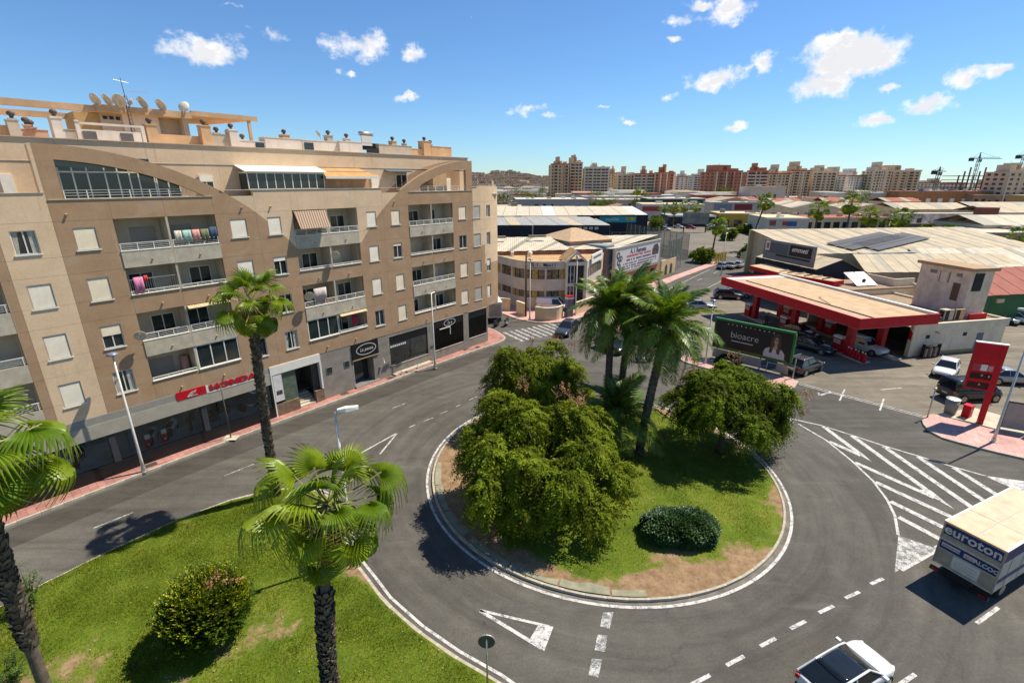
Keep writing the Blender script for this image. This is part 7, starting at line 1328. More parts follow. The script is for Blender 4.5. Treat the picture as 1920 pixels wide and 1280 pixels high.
HP = thing('hip_roofed_store', 'small building with a tan hipped roof behind the ribbed shed', 'building', (11.5, 87.5, 0), .45); MB().box(-4.2, 4.2, -4.5, 4.5, 0, 8.4).build('wall', mat('pink_wall', (.5, .34, .28), .9, var=.1), HP); MB().add([(-4.6, -4.9, 8.4), (4.6, -4.9, 8.4), (4.6, 4.9, 8.4), (-4.6, 4.9, 8.4), (-.5, 1.2, 10.0), (.5, 1.2, 10.0)], [(0, 1, 5, 4), (1, 2, 5), (2, 3, 4, 5), (3, 0, 4)]).build('roof', mat('tan_tile_roof', (.45, .32, .21), .9, var=.15), HP); MB().box(-4.26, -4.2, -4.4, 4.4, 7.2, 8.3).build('gutter_band', GREYW, HP)
# garden wall of the workshop
for (pts, lb) in (([(3.1, 63.6), (4.6, 62.8), (6.2, 63.3), (7.0, 64.4)], 'curved cream boundary wall at the workshop corner'), ([(-6, 69.9), (-2.2, 68.9), (-.3, 68.2)], 'cream boundary wall left of the workshop gate'), ([(.6, 67.0), (1.8, 65.2)], 'cream boundary wall beside the slim lamp'), ([(9.0, 66.0), (11.0, 68.3), (13.5, 71.5)], 'cream boundary wall right of the workshop kiosk')):
    o = thing('boundary_wall', lb, 'wall', (0, 0, 0)); P = resample(pts, .5); Q = offset_line(P, .25); n = len(P); MB().add([(x, y, z) for z in (0, 1.85) for x, y in P]+[(x, y, z) for z in (0, 1.85) for x, y in Q], [(i, i+1, n+i+1, n+i) for i in range(n-1)]+[(n+i, n+i+1, 3*n+i+1, 3*n+i) for i in range(n-1)]+[(2*n+i+1, 2*n+i, 3*n+i, 3*n+i+1) for i in range(n-1)]+[(0, n, 3*n, 2*n), (n-1, 3*n-1, 4*n-1, 2*n-1)]).build('wall', CREAMW, o)
    MB().strip(offset_line(P, .125), .36, 1.88).build('coping', mat('pale_coping', (.66, .58, .45), .8), o)
o = thing('utility_kiosk', 'grey kiosk with a red and white top by the porch', 'kiosk', (7.6, 64.6, .13), .4); MB().box(0, .9, 0, .7, 0, 2.5).build('body', mat('kiosk_grey', (.16, .16, .18), .6), o); MB().box(-.04, .94, -.04, .74, 2.5, 2.75).build('white_band', WHITE, o); MB().box(-.05, .95, -.05, .75, 2.75, 2.9).build('top', RED, o)
pole('utility_pole', 'dark wooden utility pole before the curved workshop', 'utility pole', 1.9, 65.0, 8.5, .14, mat('dark_wood', (.07, .055, .045), .9))
# dark warehouses and white roofs further back
DW = thing('dark_warehouse', 'long low warehouse with navy front and pale grey roof', 'building', (0, 0, 0)); MB().box(-30, 23, 117, 117.3, 0, 8).build('front_wall', NAVYW, DW); MB().box(22.8, 23.1, 117.3, 138, 0, 8).build('side_wall', LGRY, DW); panels(DW, (-30, 117, 8.0), (23, 117, 8.0), (20, 130, 9.0), (-30, 130, 9.0), 18, lambda k: GROOF if k % 5 else WROOF); MB().box(-30, 23, 116.9, 117, 4.2, 4.3).build('trim', ALU, DW); MB().box(4.7, 5.0, 116.8, 117, 3, 8).build('downpipe', METAL, DW)
for k in range(4): MB().box(15.5+k*1.3, 16.4+k*1.3, 116.9, 117, 7.0, 7.6).build('sign_letter_block', LGRY, DW)
WB = thing('white_roofed_warehouse', 'big warehouse with bright white roof, navy front and turquoise banner', 'building', (0, 0, 0)); MB().box(19, 39.5, 146, 146.4, 3.6, 8.4).build('front_wall', NAVYW, WB); MB().box(19, 39.5, 146.1, 146.5, 0, 3.6).build('glazed_base', BLUEG, WB); MB().box(-45, 19, 138, 138.4, 0, 8).build('front_wall', CREAMW, WB); panels(WB, (-45, 138, 8.3), (39.5, 146, 8.5), (41, 172, 9.6), (-45, 172, 9.6), 22, lambda k: WROOF2 if k % 7 else WHITE); MB().box(39.3, 39.6, 146, 172, 0, 8.4).build('side_wall', NAVYW, WB)
for k in range(8): MB().box(20+k*2.4, 22+k*2.4, 145.9, 146.1, .4, 3.4).build('window', GLASS, WB)
bn = MB().box(25.5, 36.2, 145.8, 145.95, 6.3, 8.1).build('banner', mat('turquoise_banner', (.02, .32, .42), .5, var=.3, sc=.35), WB); text('lettering', 'muebles', 1.2, WHITE, WB, (29.2, 145.75, 7.2), (radians(90), 0, 0), .01, sx=1.0); MB().box(33.2, 35.8, 145.72, 145.8, 6.9, 7.8).build('banner_patch', mat('banner_yellow', (.5, .42, .05), .5, var=.4, sc=1), WB)
block('grey_box_hall', 'plain pale grey-blue hall behind the white roof', 2.2, 275, .03, 40, 30, 8, mat('pale_blue_hall', (.25, .30, .34), .7, var=.06, sc=.1), LGRY)
block('low_beige_hall', 'low beige hall behind the apartment corner', -14, 205, 0, 18, 20, 7.5, CREAMW, WROOF); block('beige_hall', 'beige hall with flat roof right of the grey hall', 50, 300, 0, 30, 20, 7, mat('pale_stone', (.52, .46, .38), .9, var=.1), LGRY)
# mesh fences
MESH = mat('fence_mesh', (.10, .13, .115), .7, var=.2, sc=.6); MESHG = mat('grey_fence_mesh', (.24, .25, .245), .7, var=.15, sc=.8)
def fence(label, pts, h, mt, z0=0., step=2.4):
    o = thing('mesh_fence', label, 'fence', (0, 0, 0)); P = resample(pts, step)
    for i, p_ in enumerate(P):
        MB().tube((*p_, 0), (*p_, z0+h+.1), .06, .06, 6).build('post', METAL, o)
        if i: a = P[i-1]; q = MB(); d = Vector((p_[0]-a[0], p_[1]-a[1], 0)); L = d.length; d.normalize(); m_ = max(6, int(L/.28)); q2 = int(h/.45)
        if i:
            for k in range(m_): c0 = Vector((*a, 0))+d*(L*(k+.5)/m_); q.cbox((c0.x, c0.y, z0+h/2), (.13, .02, h), atan2(d.y, d.x))
            for k in range(q2+1): c0 = Vector((*a, 0))+d*(L/2); q.cbox((c0.x, c0.y, z0+h*k/q2), (L, .03, .06), atan2(d.y, d.x))
            tag(q.build('mesh_panel', mt, o), kind='stuff')
    return o
fence('tall green mesh fence behind the hoarding', [(41.8, 116.5), (38, 128), (33.5, 145)], 6, MESH); fence('dark mesh screen above the beige arch wall', [(31.0, 97.5), (34.0, 101.0), (36.5, 105.5)], 3.6, MESH, 3.0, 1.6); fence('grey mesh fence beside the yellow gate', [(49.2, 105.2), (54, 110), (59, 114.6)], 3.2, MESHG)
o = thing('arch_gate_wall', 'beige wall with arched doors below the dark mesh screen', 'wall', (29.4, 95.6, 0), atan2(4.4, 3.9)); MB().box(0, 6.6, 0, .3, 0, 3.0).build('wall', CREAMW, o)
for k in range(2): MB().add([(2.2+k*2.3+.55*cos(a), -.02, 1.5+.55*sin(a)) for a in np.linspace(0, pi, 9)]+[(1.65+k*2.3, -.02, 0), (2.75+k*2.3, -.02, 0)], [(10, *range(0, 9), 9)]).build('arched_door', mat('green_door', (.05, .07, .06), .6), o)
o = thing('yellow_gate', 'yellow gate posts and bars across the far road entrance', 'gate', (45.5, 109, 0), .7); 
for k in range(7): MB().box(k*.75, k*.75+.22, 0, .22, 0, 2.6).build('post', mat('yellow_paint', (.5, .36, .03), .6), o)
MB().box(0, 4.7, .06, .16, 2.35, 2.55).build('top_bar', MATS['yellow_paint'], o)
# navy shed with grey sign board, and the big pale roofs right of it
NS = thing('navy_shed', 'navy gabled shed with a grey sign board over its corner', 'building', (45.0, 72.0, 0), SR); MB().add([(0, 0, 0), (9, 0, 0), (9, 0, 4.7), (4.3, 0, 6.7), (0, 0, 5.4), (0, 13, 0), (0, 13, 5.4)], [(0, 1, 2, 3, 4), (5, 0, 4, 6)]).build('wall', NAVYW, NS)
for (x, w_) in ((1.6, .9), (5.6, 1.1)):
    MB().box(x, x+w_, -.06, 0, 3.2, 3.4).build('window_sill', LGRY, NS)
    for k in range(3): MB().box(x+.1+k*w_/3, x+.16+k*w_/3, -.05, 0, 3.4, 4.3).build('window_bar', LGRY, NS)
panels(NS, (4.3, -.3, 6.75), (4.3, 11, 6.75), (9.4, 11, 4.62), (9.4, -.3, 4.62), 8, lambda k: WROOF if k % 3 else SKYL); panels(NS, (-.05, -.3, 5.45), (-.05, 13, 5.45), (4.3, 13, 6.78), (4.3, -.3, 6.78), 8, WROOF)
SB = link('sign_board', None, NS, (0, 0, 0)); MB().box(-.35, -.1, .2, 11.0, 5.6, 8.7).build('board', mat('sign_board_grey', (.20, .205, .21), .6, var=.08), SB); MB().box(-.4, -.35, .8, 5.2, 6.8, 8.4).build('dark_panel', BLK, SB); text('lettering', 'emmeti', 1.05, WHITE, SB, (-.43, 3.1, 7.8), (radians(90), 0, radians(-90)), .01, shear=.2, bold=.01); MB().box(-.38, -.35, 5.6, 10.2, 6.7, 8.3).build('blue_panel', mat('sign_slate', (.10, .115, .14), .6), SB); MB().box(-.42, -.38, 9.6, 10.6, 7.0, 8.5).build('white_square', WHITE, SB); MB().box(-.45, -.42, 9.75, 10.3, 7.3, 8.2).build('orange_square', mat('sign_orange', (.6, .10, .03), .5), SB); MB().box(-.4, -.35, .9, 8.0, 6.35, 6.6).build('small_print', DARK, SB)
RA = thing('pale_roofed_shed', 'wide low shed with ribbed pale roof right of the navy gable', 'building', (53.9, 73.9, 0), .0); MB().add([(0, 0, 0), (28, 1.5, 0), (28, 1.5, 4.6), (0, 0, 4.6)], [(0, 1, 2, 3)]).build('front_wall', mat('pinkish_wall', (.52, .40, .33), .9, var=.1, streak=.4), RA); panels(RA, (0, -.2, 4.65), (28, 1.3, 4.65), (27, 7.5, 6.5), (2, 6.5, 6.5), 24, lambda k: SKYL if k % 8 == 3 else WROOF); MB().box(10.5, 15, .5, .6, 5.0, 5.4).build('ridge_vent', GREYW, RA)
RB = thing('solar_roofed_hall', 'large pale-roofed hall carrying two dark solar arrays', 'building', (51, 83.2, 0), .12); MB().box(0, 46, 0, .3, 0, 6.0).build('front_wall', CREAMW, RB); MB().add([(0, .3, 0), (0, 17, 0), (0, 17, 8.4), (0, .3, 6.0)], [(0, 3, 2, 1)]).build('side_wall', CREAMW, RB); panels(RB, (-1, 0, 6.1), (47, 0, 6.1), (47, 17, 8.6), (-1, 17, 8.6), 38, lambda k: SKYL if k % 6 == 4 else WROOF); MB().box(-1, 47, 17, 17.4, 0, 8.5).build('back_wall', CREAMW, RB); MB().box(8, 18, -1.6, -.4, 6.0, 6.3).build('walkway', GROOF, RB)
PV = mat('solar_cell', (.065, .065, .07), .55, var=.1, spec=.3)
for (ox, oy) in ((8.5, 1.2), (13.0, .6)):
    q = MB(); rz = .40; zz = lambda y: 6.1+y*2.5/17+.30
    for i in range(17):
        for j in range(3):
            P = [(ox+lx*cos(rz)-ly*sin(rz), oy+lx*sin(rz)+ly*cos(rz)) for lx, ly in ((i*1.1, j*1.6), (i*1.1+1.03, j*1.6), (i*1.1+1.03, j*1.6+1.5), (i*1.1, j*1.6+1.5))]; q.add([(x, y, zz(y)) for x, y in P]+[(x, y, zz(y)-.05) for x, y in P], [(0, 1, 2, 3), (0, 4, 5, 1), (1, 5, 6, 2), (3, 7, 4, 0)])
    tag(q.build('solar_array', PV, RB), kind='stuff')
RD = thing('green_walled_store', 'store with green wall and red sheet roof at the right edge', 'building', (56.6, 60.2, 0), .19); MB().box(0, 40, 0, .3, 0, 4.0).build('wall', mat('green_wall', (.045, .14, .055), .8, var=.15, sc=.5), RD); panels(RD, (-.5, -.3, 4.05), (40, -.3, 4.05), (41, 7.5, 6.0), (3.5, 7.5, 6.0), 30, corr('red_sheet_roof', (.29, .085, .055), .5, 'X', .8, dirt=.3)); MB().box(0, .3, .3, 7, 0, 4.5).build('side_wall', STW, RD); MB().box(6, 7.0, -.25, 0, 3.0, 3.5).build('wall_unit', CREAMW, RD)
RE = thing('right_pale_shed', 'pale ribbed roof behind the red sheet roof', 'building', (66, 76, 0), .0); MB().add([(0, 0, 0), (30, 0, 0), (30, 0, 5), (0, 0, 5)], [(0, 1, 2, 3)]).build('wall', STW, RE); panels(RE, (-1, -.3, 5.1), (30, -.3, 5.1), (32, 11, 6.6), (4, 11, 6.6), 20, lambda k: WROOF2 if k % 6 else SKYL)
# mid-distance sheds and shops: name, label, x, y, rz, width, depth, height, wall, roof, windows
YEL = mat('yellow_fascia', (.50, .33, .045), .6, var=.12); MAR = mat('maroon_sign', (.16, .02, .03), .5); ORW = mat('orange_brick', (.38, .19, .085), .9, var=.15, sc=.3)
for a in (('black_canopy_shop', 'dark open-fronted shop left of the yellow awning', 64, 205, -.06, 19, 14, 4.2, mat('dark_shop', (.05, .05, .055), .7, var=.3, sc=.3), GROOF, ()), ('yellow_awning_shop', 'shop with a long yellow awning across the far street', 84, 203, -.10, 17, 14, 5.2, YEL, CREAMW, ((1, 4, .2, 2.8, GLASS), (6, 9, .2, 2.8, GLASS), (11, 15, .2, 2.8, GLASS))), ('corner_sign_shop', 'pale shop with red and blue sign beside the yellow awning', 83, 163, -.12, 13, 18, 6.3, LGRY, CREAMW, ((1, 3, 3.9, 5.6, mat('sign_redgrey', (.28, .09, .09), .6, var=.2)), (5, 6.4, 4.0, 5.3, mat('sign_red', (.5, .03, .04), .5)), (6.4, 9.4, 3.8, 5.3, mat('sign_blue', (.03, .12, .34), .5, var=.2, sc=1)), (.5, 3.5, .2, 3, GLASS), (4.5, 8, .2, 3, GLASS))),
    ('red_roofed_arcade', 'long shop arcade with terracotta roof behind the far palms', 100, 178, .05, 36, 14, 5.2, CREAMW, RROOF, tuple((1.5+k*3.4, 3.8+k*3.4, 1, 3.8, GLASS) for k in range(10))), ('grey_white_shop', 'pale grey shop with red fascia behind the street palms', 60, 232, -.05, 28, 16, 7.5, mat('shop_pale_grey', (.45, .47, .5), .8, var=.1, sc=.3), CREAMW, ((0, 8, 4.5, 6.5, mat('red_fascia', (.35, .05, .04), .6)), (12, 18, 4.5, 6.5, MATS['red_fascia']))), ('dark_topped_shop', 'shop with dark green top band behind the grey shop', 70, 262, 0, 30, 14, 9, mat('dark_green_band', (.03, .055, .05), .7), LGRY, ()), ('maroon_sign_shop', 'shop with maroon and blue sign boards', 92, 232, -.06, 22, 14, 8.2, mat('pale_shop', (.36, .36, .36), .8, var=.15), GROOF, ((1, 9, 5, 7.6, mat('blue_sign', (.15, .2, .32), .6, var=.3)), (10, 18, 5, 7.6, MAR))),
    ('white_panel_yard', 'yard wall stacked with white panels', 160, 205, -.03, 52, 6, 5, mat('white_stacks', (.55, .56, .58), .7, var=.5, sc=.35), CONC, ()), ('brown_yard_wall', 'long brown yard wall before the white stacks', 128, 168, -.04, 70, 1, 4.2, mat('brown_wall', (.30, .20, .14), .9, var=.12, sc=.3), None, ()),
    ('maroon_tower', 'narrow maroon upright block beside the white stacks', 178, 190, 0, 6, 4, 8.2, mat('maroon_render', (.22, .08, .06), .8, var=.1), None, ()), ('tan_flat_store', 'low tan store with blue tank behind the solar hall', 120, 138, .02, 60, 14, 4.0, mat('khaki_wall', (.33, .27, .18), .9, var=.15), WROOF2, ()), ('orange_brick_terrace', 'long orange brick terrace below the white tower blocks', 255, 335, .02, 80, 14, 11, ORW, RROOF, tuple((3+k*8, 6+k*8, 4, 6.5, WHITE) for k in range(9))), ('ochre_apartments', 'ochre low apartments at the right edge', 300, 292, 0, 60, 14, 9.5, mat('ochre_render', (.40, .27, .12), .9, var=.1), CREAMW, tuple((3+k*6, 5.5+k*6, z, z+2, WHITE) for k in range(8) for z in (2.5, 6))), ('tan_houses', 'tan terraced houses right of the orange terrace', 300, 330, 0, 50, 12, 9, mat('tan_house', (.36, .27, .19), .9, var=.2, sc=.2), RROOF, ()),
    ('white_hall_left', 'white low hall behind the grey-blue hall', 46, 330, 0, 40, 20, 8, WROOF2, WROOF2, ()), ('terracotta_row', 'terracotta-roofed row left of the grey-blue hall', -30, 300, 0, 45, 16, 6, CREAMW, RROOF, ()), ('red_white_store', 'red and white store right of the tan towers', 120, 330, 0, 26, 16, 9, mat('store_red', (.40, .07, .06), .8), WHITE, ()), ('white_cube', 'white cube with dark roof among the far shops', 150, 320, 0, 22, 16, 14, LGRY, GREYW, ()), ('pale_row', 'pale low row below the brick tower', 165, 345, 0, 60, 14, 6.5, STW, RROOF, ())):
    block(*a)
def gable(label, x, y, rz, w_, d, h, rise, wm, rm, along='y'):
    o = thing('gabled_shed', label, 'building', (x, y, 0), rz, 'gabled sheds in the middle distance')
    if along == 'y': MB().add([(0, 0, 0), (w_, 0, 0), (w_, 0, h), (w_/2, 0, h+rise), (0, 0, h), (0, d, 0), (w_, d, 0), (w_, d, h), (w_/2, d, h+rise), (0, d, h)], [(0, 1, 2, 3, 4), (6, 5, 9, 8, 7), (5, 0, 4, 9), (1, 6, 7, 2)]).build('wall', wm, o); A = [((-.4, -.4, h-.05), (-.4, d, h-.05), (w_/2, d, h+rise+.08), (w_/2, -.4, h+rise+.08)), ((w_+.4, d, h-.05), (w_+.4, -.4, h-.05), (w_/2, -.4, h+rise+.08), (w_/2, d, h+rise+.08))]
    else: MB().box(0, w_, 0, d, 0, h).build('wall', wm, o); A = [((-.4, -.4, h), (w_+.4, -.4, h), (w_+.4, d/2, h+rise), (-.4, d/2, h+rise)), ((w_+.4, d+.4, h), (-.4, d+.4, h), (-.4, d/2, h+rise), (w_+.4, d/2, h+rise))]
    for q_ in A: panels(o, *q_, 7, lambda k: rm if k % 4 else SKYL)
    n_ = int(w_/5); rr = random.Random(int(x+y))
    for k in range(n_): MB().box(1+k*5, 1+k*5+rr.uniform(1.5, 3.2), -.06, 0, rr.choice([0, 1.6]), h*.6).build(*rr.choice([('window', GLASS, o), ('roller_door', BLUEG, o), ('window', GREYW, o)]))
WARMW = mat('warm_white_wall', (.62, .54, .44), .9, var=.12, sc=.4, streak=.3)
for a in (('gabled white shed behind the left end of the yellow awning', 112, 238, .05, 20, 26, 5.5, 2.2, WARMW, WROOF2), ('gabled white shed right of the first behind the yellow awning', 134, 240, .05, 22, 26, 5.5, 2.4, WARMW, WROOF2), ('gabled cream shed behind the terracotta arcade', 158, 236, -.04, 22, 24, 5.2, 2.2, CREAMW, WROOF), ('long cream shed right of the far palms', 182, 238, -.06, 34, 22, 5, 2.6, CREAMW, WROOF, 'x'), ('cream shed at the far right of the middle distance', 222, 240, -.08, 40, 24, 5, 2.8, WARMW, WROOF, 'x'), ('tan shed behind the maroon sign shop', 108, 272, 0, 24, 20, 7, 2.2, mat('tan_shed', (.45, .33, .23), .9, var=.1), mat('tan_shed_roof', (.40, .31, .22), .9, var=.1)), ('white shed with ribbed roof at the right edge behind the yard wall', 142, 150, .03, 40, 18, 5.2, 2.4, WARMW, WROOF2, 'x'), ('pale shed behind the white stacks', 196, 205, -.05, 36, 20, 5.5, 2.2, WARMW, WROOF, 'x'), ('pink-walled shed left of the maroon shop', 48, 250, 0, 14, 14, 5, 1.6, mat('pink_wall', (.5, .34, .28), .9, var=.1), RROOF), ('small tiled house behind the yellow awning shop', 150, 290, .1, 18, 14, 6, 2, CREAMW, RROOF, 'x'), ('small tiled house below the beige towers', 185, 300, -.1, 20, 14, 6, 2, STW, RROOF, 'x'), ('white tiled house left of the orange terrace', 222, 300, .08, 22, 14, 6, 2, WARMW, RROOF, 'x'), ('pale store with tiled roof below the brick towers', 128, 300, 0, 18, 14, 6.5, 2, STW, RROOF, 'x')): gable(*a)
# far hoarding and street palms
o = thing('far_billboard', 'far billboard frame beside the street palms', 'billboard', (62, 182, 0), -.3); MB().box(0, 9, 0, .4, 3, 7).build('panel', mat('bill_back', (.25, .27, .25), .7, var=.3, sc=.3), o); [MB().box(x, x+.4, 0, .4, 0, 3).build('post', BLACK, o) for x in (.5, 8)]
for (x, y, h, n, lb, lean) in ((64.2, 132, 12.6, 22, 'tall leaning fan palm in the middle distance', 2.2), (50.8, 124.3, 7.4, 18, 'thin fan palm by the yellow gate', .6), (59.5, 196, 8, 16, 'street palm, first from the left beyond the mesh fence', 0), (64.5, 200, 7.5, 16, 'street palm, second from the left beyond the mesh fence', 0), (70, 205, 8, 16, 'street palm, third from the left beyond the mesh fence', 0), (76, 208, 7.5, 16, 'street palm, fourth from the left beyond the mesh fence', 0), (71.9, 118, 11.6, 22, 'fan palm left of the pair before the arcade', 0), (79.3, 118, 13.0, 24, 'tallest fan palm before the terracotta arcade', 0), (83.5, 117, 10.2, 22, 'fan palm right of the tallest one before the arcade', 0), (89.7, 116, 10.0, 24, 'lone fan palm right of the arcade', .6), (66, 268, 13, 16, 'distant palm above the red store', 0), (99, 96.5, 7.5, 16, 'small palm at the far right edge', 0)): fan_palm(lb, (x, y, 0), (x+lean, y, h), n, hash(lb) % 999, .24, .18, None, 6, 1.4, 'palms in the middle distance', True)
def far_tree(label, x, y, R, h, seed, lf=LEAFB, n=420, cat='tree'): return lobes_tree('broadleaf_tree', label, (x, y, 0), ((0, 0, h*.55), (R, R, h*.42)), 9, (R*.35, R*.55), n, lf, seed, cat, (.5, 1.1), (.2, .8), 6, .5, .14, trunk=True, inner=.3, zmin=.1, group='trees among the far roofs', low=-.8)
for k, (x, y, R, h, lb) in enumerate(((54, 190, 3.5, 5, 'round tree at the left end of the far car park'), (43.5, 112, 1.8, 3.2, 'bright shrub tree beside the yellow gate'), (58, 120, 2.0, 3.0, 'dark tree beside the grey kiosk on the far lot'), (124, 163, 3, 5.5, 'bushy tree left of the low trees before the arcade'), (132, 158, 2.6, 4.5, 'low round tree before the grey screen'), (138, 157, 2.4, 4.2, 'low round tree right of the grey screen'), (-6, 300, 7, 13, 'dark conifers left behind the apartment corner'), (6, 330, 7, 13, 'dark trees above the grey-blue hall'), (20, 340, 8, 13, 'dark tree group left of the tan towers'), (58, 345, 7, 10, 'tree below the tan towers'), (90, 350, 7, 11, 'tree below the white balconied block'), (45, 285, 5, 8, 'trees at the right end of the grey hall'), (55, 288, 5, 7.5, 'hedge trees right of the grey hall'), (75, 295, 6, 8, 'trees behind the street palms'), (150, 360, 8, 14, 'dark trees before the pale towers'), (172, 365, 8, 16, 'tall dark trees beside the brick tower'), (235, 345, 8, 14, 'dark tree before the white tower block'), (320, 300, 6, 11, 'dark tree at the right edge'), (-8, 215, 3, 7.5, 'small tree on the low beige hall side'), (96, 88, 3, 4, 'low tree near the right edge of the sheds'), (68, 155, 2.2, 3, 'hedge bush at the far crossing'), (84, 178, 2.5, 2.2, 'clipped hedge in the far car park'))): far_tree(lb, x, y, R, h, 300+k)
# ------------------------------------------------------------------ far skyline
DIRW = mat('far_window', (.055, .055, .06), .3, var=.2); BALC = mat('far_balcony_white', (.62, .58, .52), .8, var=.08)
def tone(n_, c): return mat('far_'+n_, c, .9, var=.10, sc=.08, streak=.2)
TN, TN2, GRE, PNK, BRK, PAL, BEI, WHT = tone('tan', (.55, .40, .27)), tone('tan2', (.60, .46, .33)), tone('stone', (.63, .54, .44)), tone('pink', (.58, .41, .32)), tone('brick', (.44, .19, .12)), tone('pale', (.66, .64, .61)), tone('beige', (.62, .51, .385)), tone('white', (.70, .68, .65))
def tower(label, px0, px1, ztop, Y, wm, rows, cols, style, depth=22, roofcol=None, steps=()):
    """far apartment block: x range at depth Y, floors as real openings and balcony slabs"""
    rr = random.Random(int(px0)); rz = rr.uniform(-.42, .42); W0 = px1-px0; W = W0/cos(rz)*.98; depth = rr.uniform(14, 20); o = thing('apartment_tower', label, 'building', (px0+(0 if rz > 0 else 0), Y+(0 if rz > 0 else W0*math.tan(-rz)), 0), rz, 'far apartment blocks'); MB().box(0, W, 0, depth, 0, ztop).build('wall', wm, o); q = MB(); b_ = MB(); fh = (ztop-3)/rows; cw = W/cols
    for r_ in range(rows):
        for c in range(cols):
            x = c*cw; z = 2.5+r_*fh
            if style == 'punch' or (style == 'mix' and c % 3 != 1): q.box(x+cw*.28, x+cw*.72, -.12, 0, z+fh*.3, z+fh*.78)
            else:
                q.box(x+cw*.08, x+cw*.92, -.12, 0, z+fh*.32, z+fh*.88); b_.box(x+cw*.04, x+cw*.96, -1.2, 0, z-.1, z+fh*.30)
        for k in range(3): q.box(-.12, 0, depth*(.15+.3*k), depth*(.3+.3*k), z+fh*.3, z+fh*.8)
    tag(q.build('windows', DIRW, o), kind='stuff')
    if b_.f: tag(b_.build('balconies', BALC if style == 'balc' else wm, o), kind='stuff')
    for (f0, f1, hh) in steps or ((rr.uniform(.05, .3), rr.uniform(.4, .65), rr.uniform(2.5, 5.5)), (rr.uniform(.66, .75), rr.uniform(.8, .97), rr.uniform(1.5, 3.2)), (.35, .5, rr.uniform(4, 8))): MB().box(W*f0, W*f1, 3, depth-3, ztop, ztop+hh).build('roof_house', wm, o)
    MB().box(-.4, W+.4, -.4, .2, ztop, ztop+1.0).build('parapet', rr.choice([wm, RROOF, BALC]), o); [MB().box(W*f-.5, W*f+.5, -.35, 0, 0, ztop+.2).build('pilaster', rr.choice([BALC, wm, TN2]), o) for f in (.03, rr.uniform(.3, .45), rr.uniform(.55, .7), .97)]; MB().tube((W*.3, 6, ztop), (W*.3, 6, ztop+7), .12, .08, 5).build('aerial', METAL, o)
    return o
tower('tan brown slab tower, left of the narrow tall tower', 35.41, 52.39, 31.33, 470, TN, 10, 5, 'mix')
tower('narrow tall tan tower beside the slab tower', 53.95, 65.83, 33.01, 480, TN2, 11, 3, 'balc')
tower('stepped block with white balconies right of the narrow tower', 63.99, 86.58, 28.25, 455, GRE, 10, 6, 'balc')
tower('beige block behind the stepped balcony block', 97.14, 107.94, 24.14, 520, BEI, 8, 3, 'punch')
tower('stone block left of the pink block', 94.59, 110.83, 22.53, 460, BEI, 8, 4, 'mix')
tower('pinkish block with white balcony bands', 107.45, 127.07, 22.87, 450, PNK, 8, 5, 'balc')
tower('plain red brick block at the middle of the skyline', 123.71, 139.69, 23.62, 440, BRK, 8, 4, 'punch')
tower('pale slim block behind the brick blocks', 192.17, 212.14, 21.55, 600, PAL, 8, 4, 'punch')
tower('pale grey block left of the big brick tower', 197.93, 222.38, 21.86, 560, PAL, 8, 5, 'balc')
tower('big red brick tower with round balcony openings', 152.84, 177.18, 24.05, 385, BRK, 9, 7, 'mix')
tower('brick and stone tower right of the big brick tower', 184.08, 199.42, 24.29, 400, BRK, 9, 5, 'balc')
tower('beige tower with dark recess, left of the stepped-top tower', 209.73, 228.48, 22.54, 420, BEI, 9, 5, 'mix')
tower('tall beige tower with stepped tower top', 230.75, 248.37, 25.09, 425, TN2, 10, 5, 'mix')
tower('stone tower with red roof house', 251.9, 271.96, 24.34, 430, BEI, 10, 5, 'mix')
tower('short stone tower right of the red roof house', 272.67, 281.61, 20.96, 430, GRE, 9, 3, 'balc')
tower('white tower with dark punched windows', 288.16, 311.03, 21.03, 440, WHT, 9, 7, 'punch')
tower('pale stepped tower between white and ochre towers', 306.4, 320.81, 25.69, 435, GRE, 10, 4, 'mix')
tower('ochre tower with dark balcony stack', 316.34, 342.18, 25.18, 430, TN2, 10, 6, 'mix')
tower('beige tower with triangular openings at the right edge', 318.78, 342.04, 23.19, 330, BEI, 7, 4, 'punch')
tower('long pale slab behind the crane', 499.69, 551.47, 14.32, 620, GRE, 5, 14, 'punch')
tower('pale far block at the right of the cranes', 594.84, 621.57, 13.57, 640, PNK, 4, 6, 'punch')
# hillside town on the left horizon: terrain plus a mass of small houses
hx = np.linspace(-420, 420, 61); hy = np.linspace(900, 1900, 21); V = []; F = []
for j, y in enumerate(hy):
    for i, x in enumerate(hx):
        f = j/20; V.append((x*(1+f*.6)-120, y, -2 + 46*f**.75*(.75+.25*sin(x*.012+1)+.12*sin(x*.05+f*5))*np.clip(1.05-((x+60)/430)**2, .15, 1)))
F = [(j*61+i, j*61+i+1, (j+1)*61+i+1, (j+1)*61+i) for j in range(20) for i in range(60)]
tag(np_mesh('hill', np.array(V), np.array(F), mat('scrub_hill', (.22, .18, .11), .95, var=.3, sc=.02)), kind='structure')
Va = np.array(V).reshape(21, 61, 3); q = MB(); rr = random.Random(4)
for k in range(1500):
    j, i = rr.randrange(1, 19), rr.randrange(0, 60); p_ = Va[j, i]+(Va[j, i+1]-Va[j, i])*rr.random(); w_, d, h = rr.uniform(7, 16), rr.uniform(7, 12), rr.uniform(5, 10)
    q.box(p_[0]-w_/2, p_[0]+w_/2, p_[1]-d/2, p_[1]+d/2, p_[2]-3, p_[2]+h, rr.choice([0, 0, 1, 1, 2])); q.box(p_[0]-w_/2-.3, p_[0]+w_/2+.3, p_[1]-d/2-.3, p_[1]+d/2+.3, p_[2]+h, p_[2]+h+1.2, rr.choice([0, 1, 2, 2, 3]))
    for u in (-.25, .2): q.box(p_[0]+w_*u, p_[0]+w_*(u+.12), p_[1]-d/2-.2, p_[1]-d/2, p_[2]+h*.4, p_[2]+h*.75, 4)
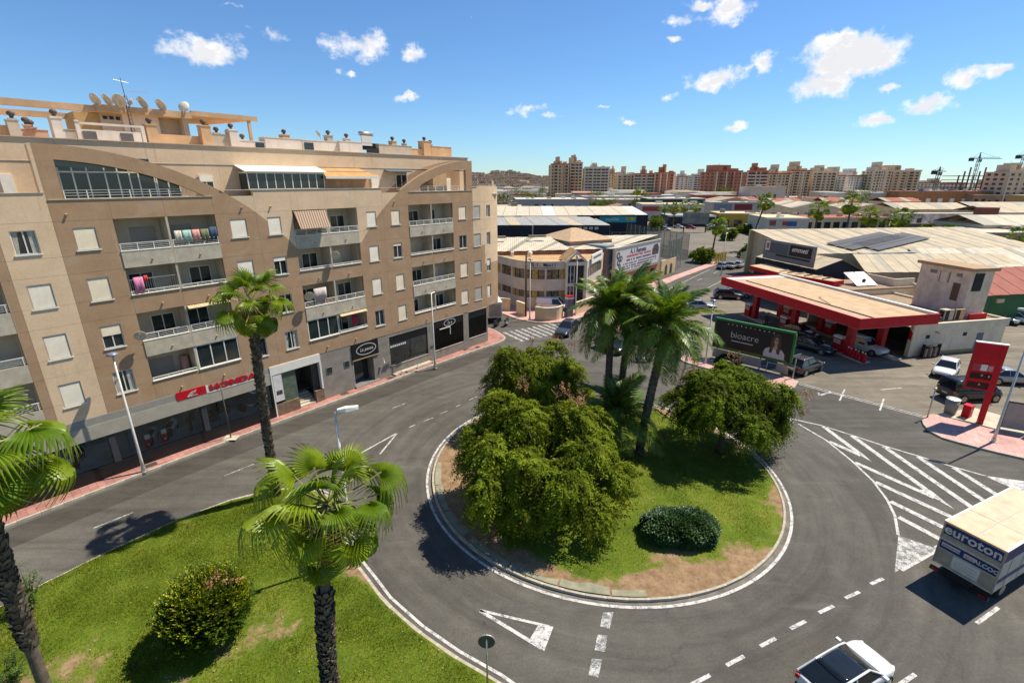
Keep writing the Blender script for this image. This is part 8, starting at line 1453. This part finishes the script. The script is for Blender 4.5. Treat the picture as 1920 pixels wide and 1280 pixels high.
tag(q.build('hillside_town', [tone('tan2', (0, 0, 0)), tone('pink', (0, 0, 0)), tone('stone', (0, 0, 0)), RROOF, DIRW]), 'far-off town of small tan houses on the left hillside', 'town', kind='stuff')
q = MB(); rr = random.Random(6)
for k in range(420):
    x, y = rr.uniform(-60, 620), rr.uniform(340, 820)
    if abs(x/y) > 1.05: continue
    w_, d, h = rr.uniform(9, 26), rr.uniform(8, 16), rr.uniform(4, 9.5); q.box(x, x+w_, y, y+d, 0, h, rr.choice([0, 0, 1, 2, 2])); q.box(x-.3, x+w_+.3, y-.3, y+d+.3, h, h+.9, rr.choice([0, 2, 2, 3, 1]))
    for u in range(int(w_/4)): q.box(x+1.5+u*4, x+3.2+u*4, y-.15, y, h*.35, h*.7, 4)
tag(q.build('low_rise_town', [tone('white', (0, 0, 0)), tone('beige', (0, 0, 0)), tone('pale', (0, 0, 0)), RROOF, DIRW]), 'jumble of low pale houses below the far towers', 'town', kind='stuff')
# cranes and building site
CRN = mat('crane_steel', (.16, .19, .22), .6, var=.1)
def crane(label, x, y, h, j0, j1, lean=0.):
    o = thing('tower_crane', label, 'crane', (x, y, 0), 0, 'tower cranes'); q = MB(); n = int(h/4)
    for (a, b_) in ((-1, -1), (1, -1), (1, 1), (-1, 1)): q.tube((a, b_, 0), (a, b_, h), .22, .22, 4)
    for k in range(n):
        z = k*h/n; q.tube((-1, -1, z), (1, -1, z+h/n), .14, .14, 4); q.tube((1, 1, z), (-1, 1, z+h/n), .14, .14, 4); q.tube((-1, 1, z), (-1, -1, z+h/n), .14, .14, 4)
    q.build('mast', CRN, o); MB().tube((0, 0, h), (0, 0, h*1.16), 1.2, .3, 5).build('apex', CRN, o); J = MB().box(j0, j1, -.7, .7, h, h+.5)
    for k in range(int((j1-j0)/3)): J.tube((j0+k*3, 0, h+.5), (j0+k*3+1.5, 0, h+1.8), .15, .15, 4).tube((j0+k*3+1.5, 0, h+1.8), (j0+k*3+3, 0, h+.5), .15, .15, 4)
    J.build('jib', CRN, o); MB().box(j0, j0+4, -1, 1, h-2.2, h+.8).build('counterweight', BLACK, o); MB().tube((0, 0, h*1.16), (j1*.7, 0, h+1.8), .1, .1, 4).tube((0, 0, h*1.16), (j0*.7, 0, h+1), .1, .1, 4).build('tie', CRN, o); MB().box(-1.2, .8, -2.6, -1, h-3, h-.4).build('cab', CRN, o)
crane('tower crane with a long jib left of the building site', 467.58, 520, 38.27, -9.6, 21.9)
crane('nearer short-jibbed tower crane', 356.3, 430, 24.76, -5.8, 5.3)
crane('tower crane at the right edge of the picture', 472.73, 480, 39.02, -7.4, 19.2)
o = thing('building_site', 'dark concrete frame of a building site under the crane', 'building', (486.61, 545, 0)); SITE = mat('raw_concrete', (.13, .11, .10), .9, var=.2, sc=.1); SITR = mat('red_formwork', (.25, .07, .06), .8)
for k in range(5): MB().box(-14, 32, 0, 20, 6+k*4, 6.6+k*4).build('floor_slab', SITE, o)
for k in range(9): MB().box(-13+k*5.3, -12+k*5.3, 0, 1, 0, 23+(k % 3)*4).build('column', SITR if k > 4 else SITE, o)
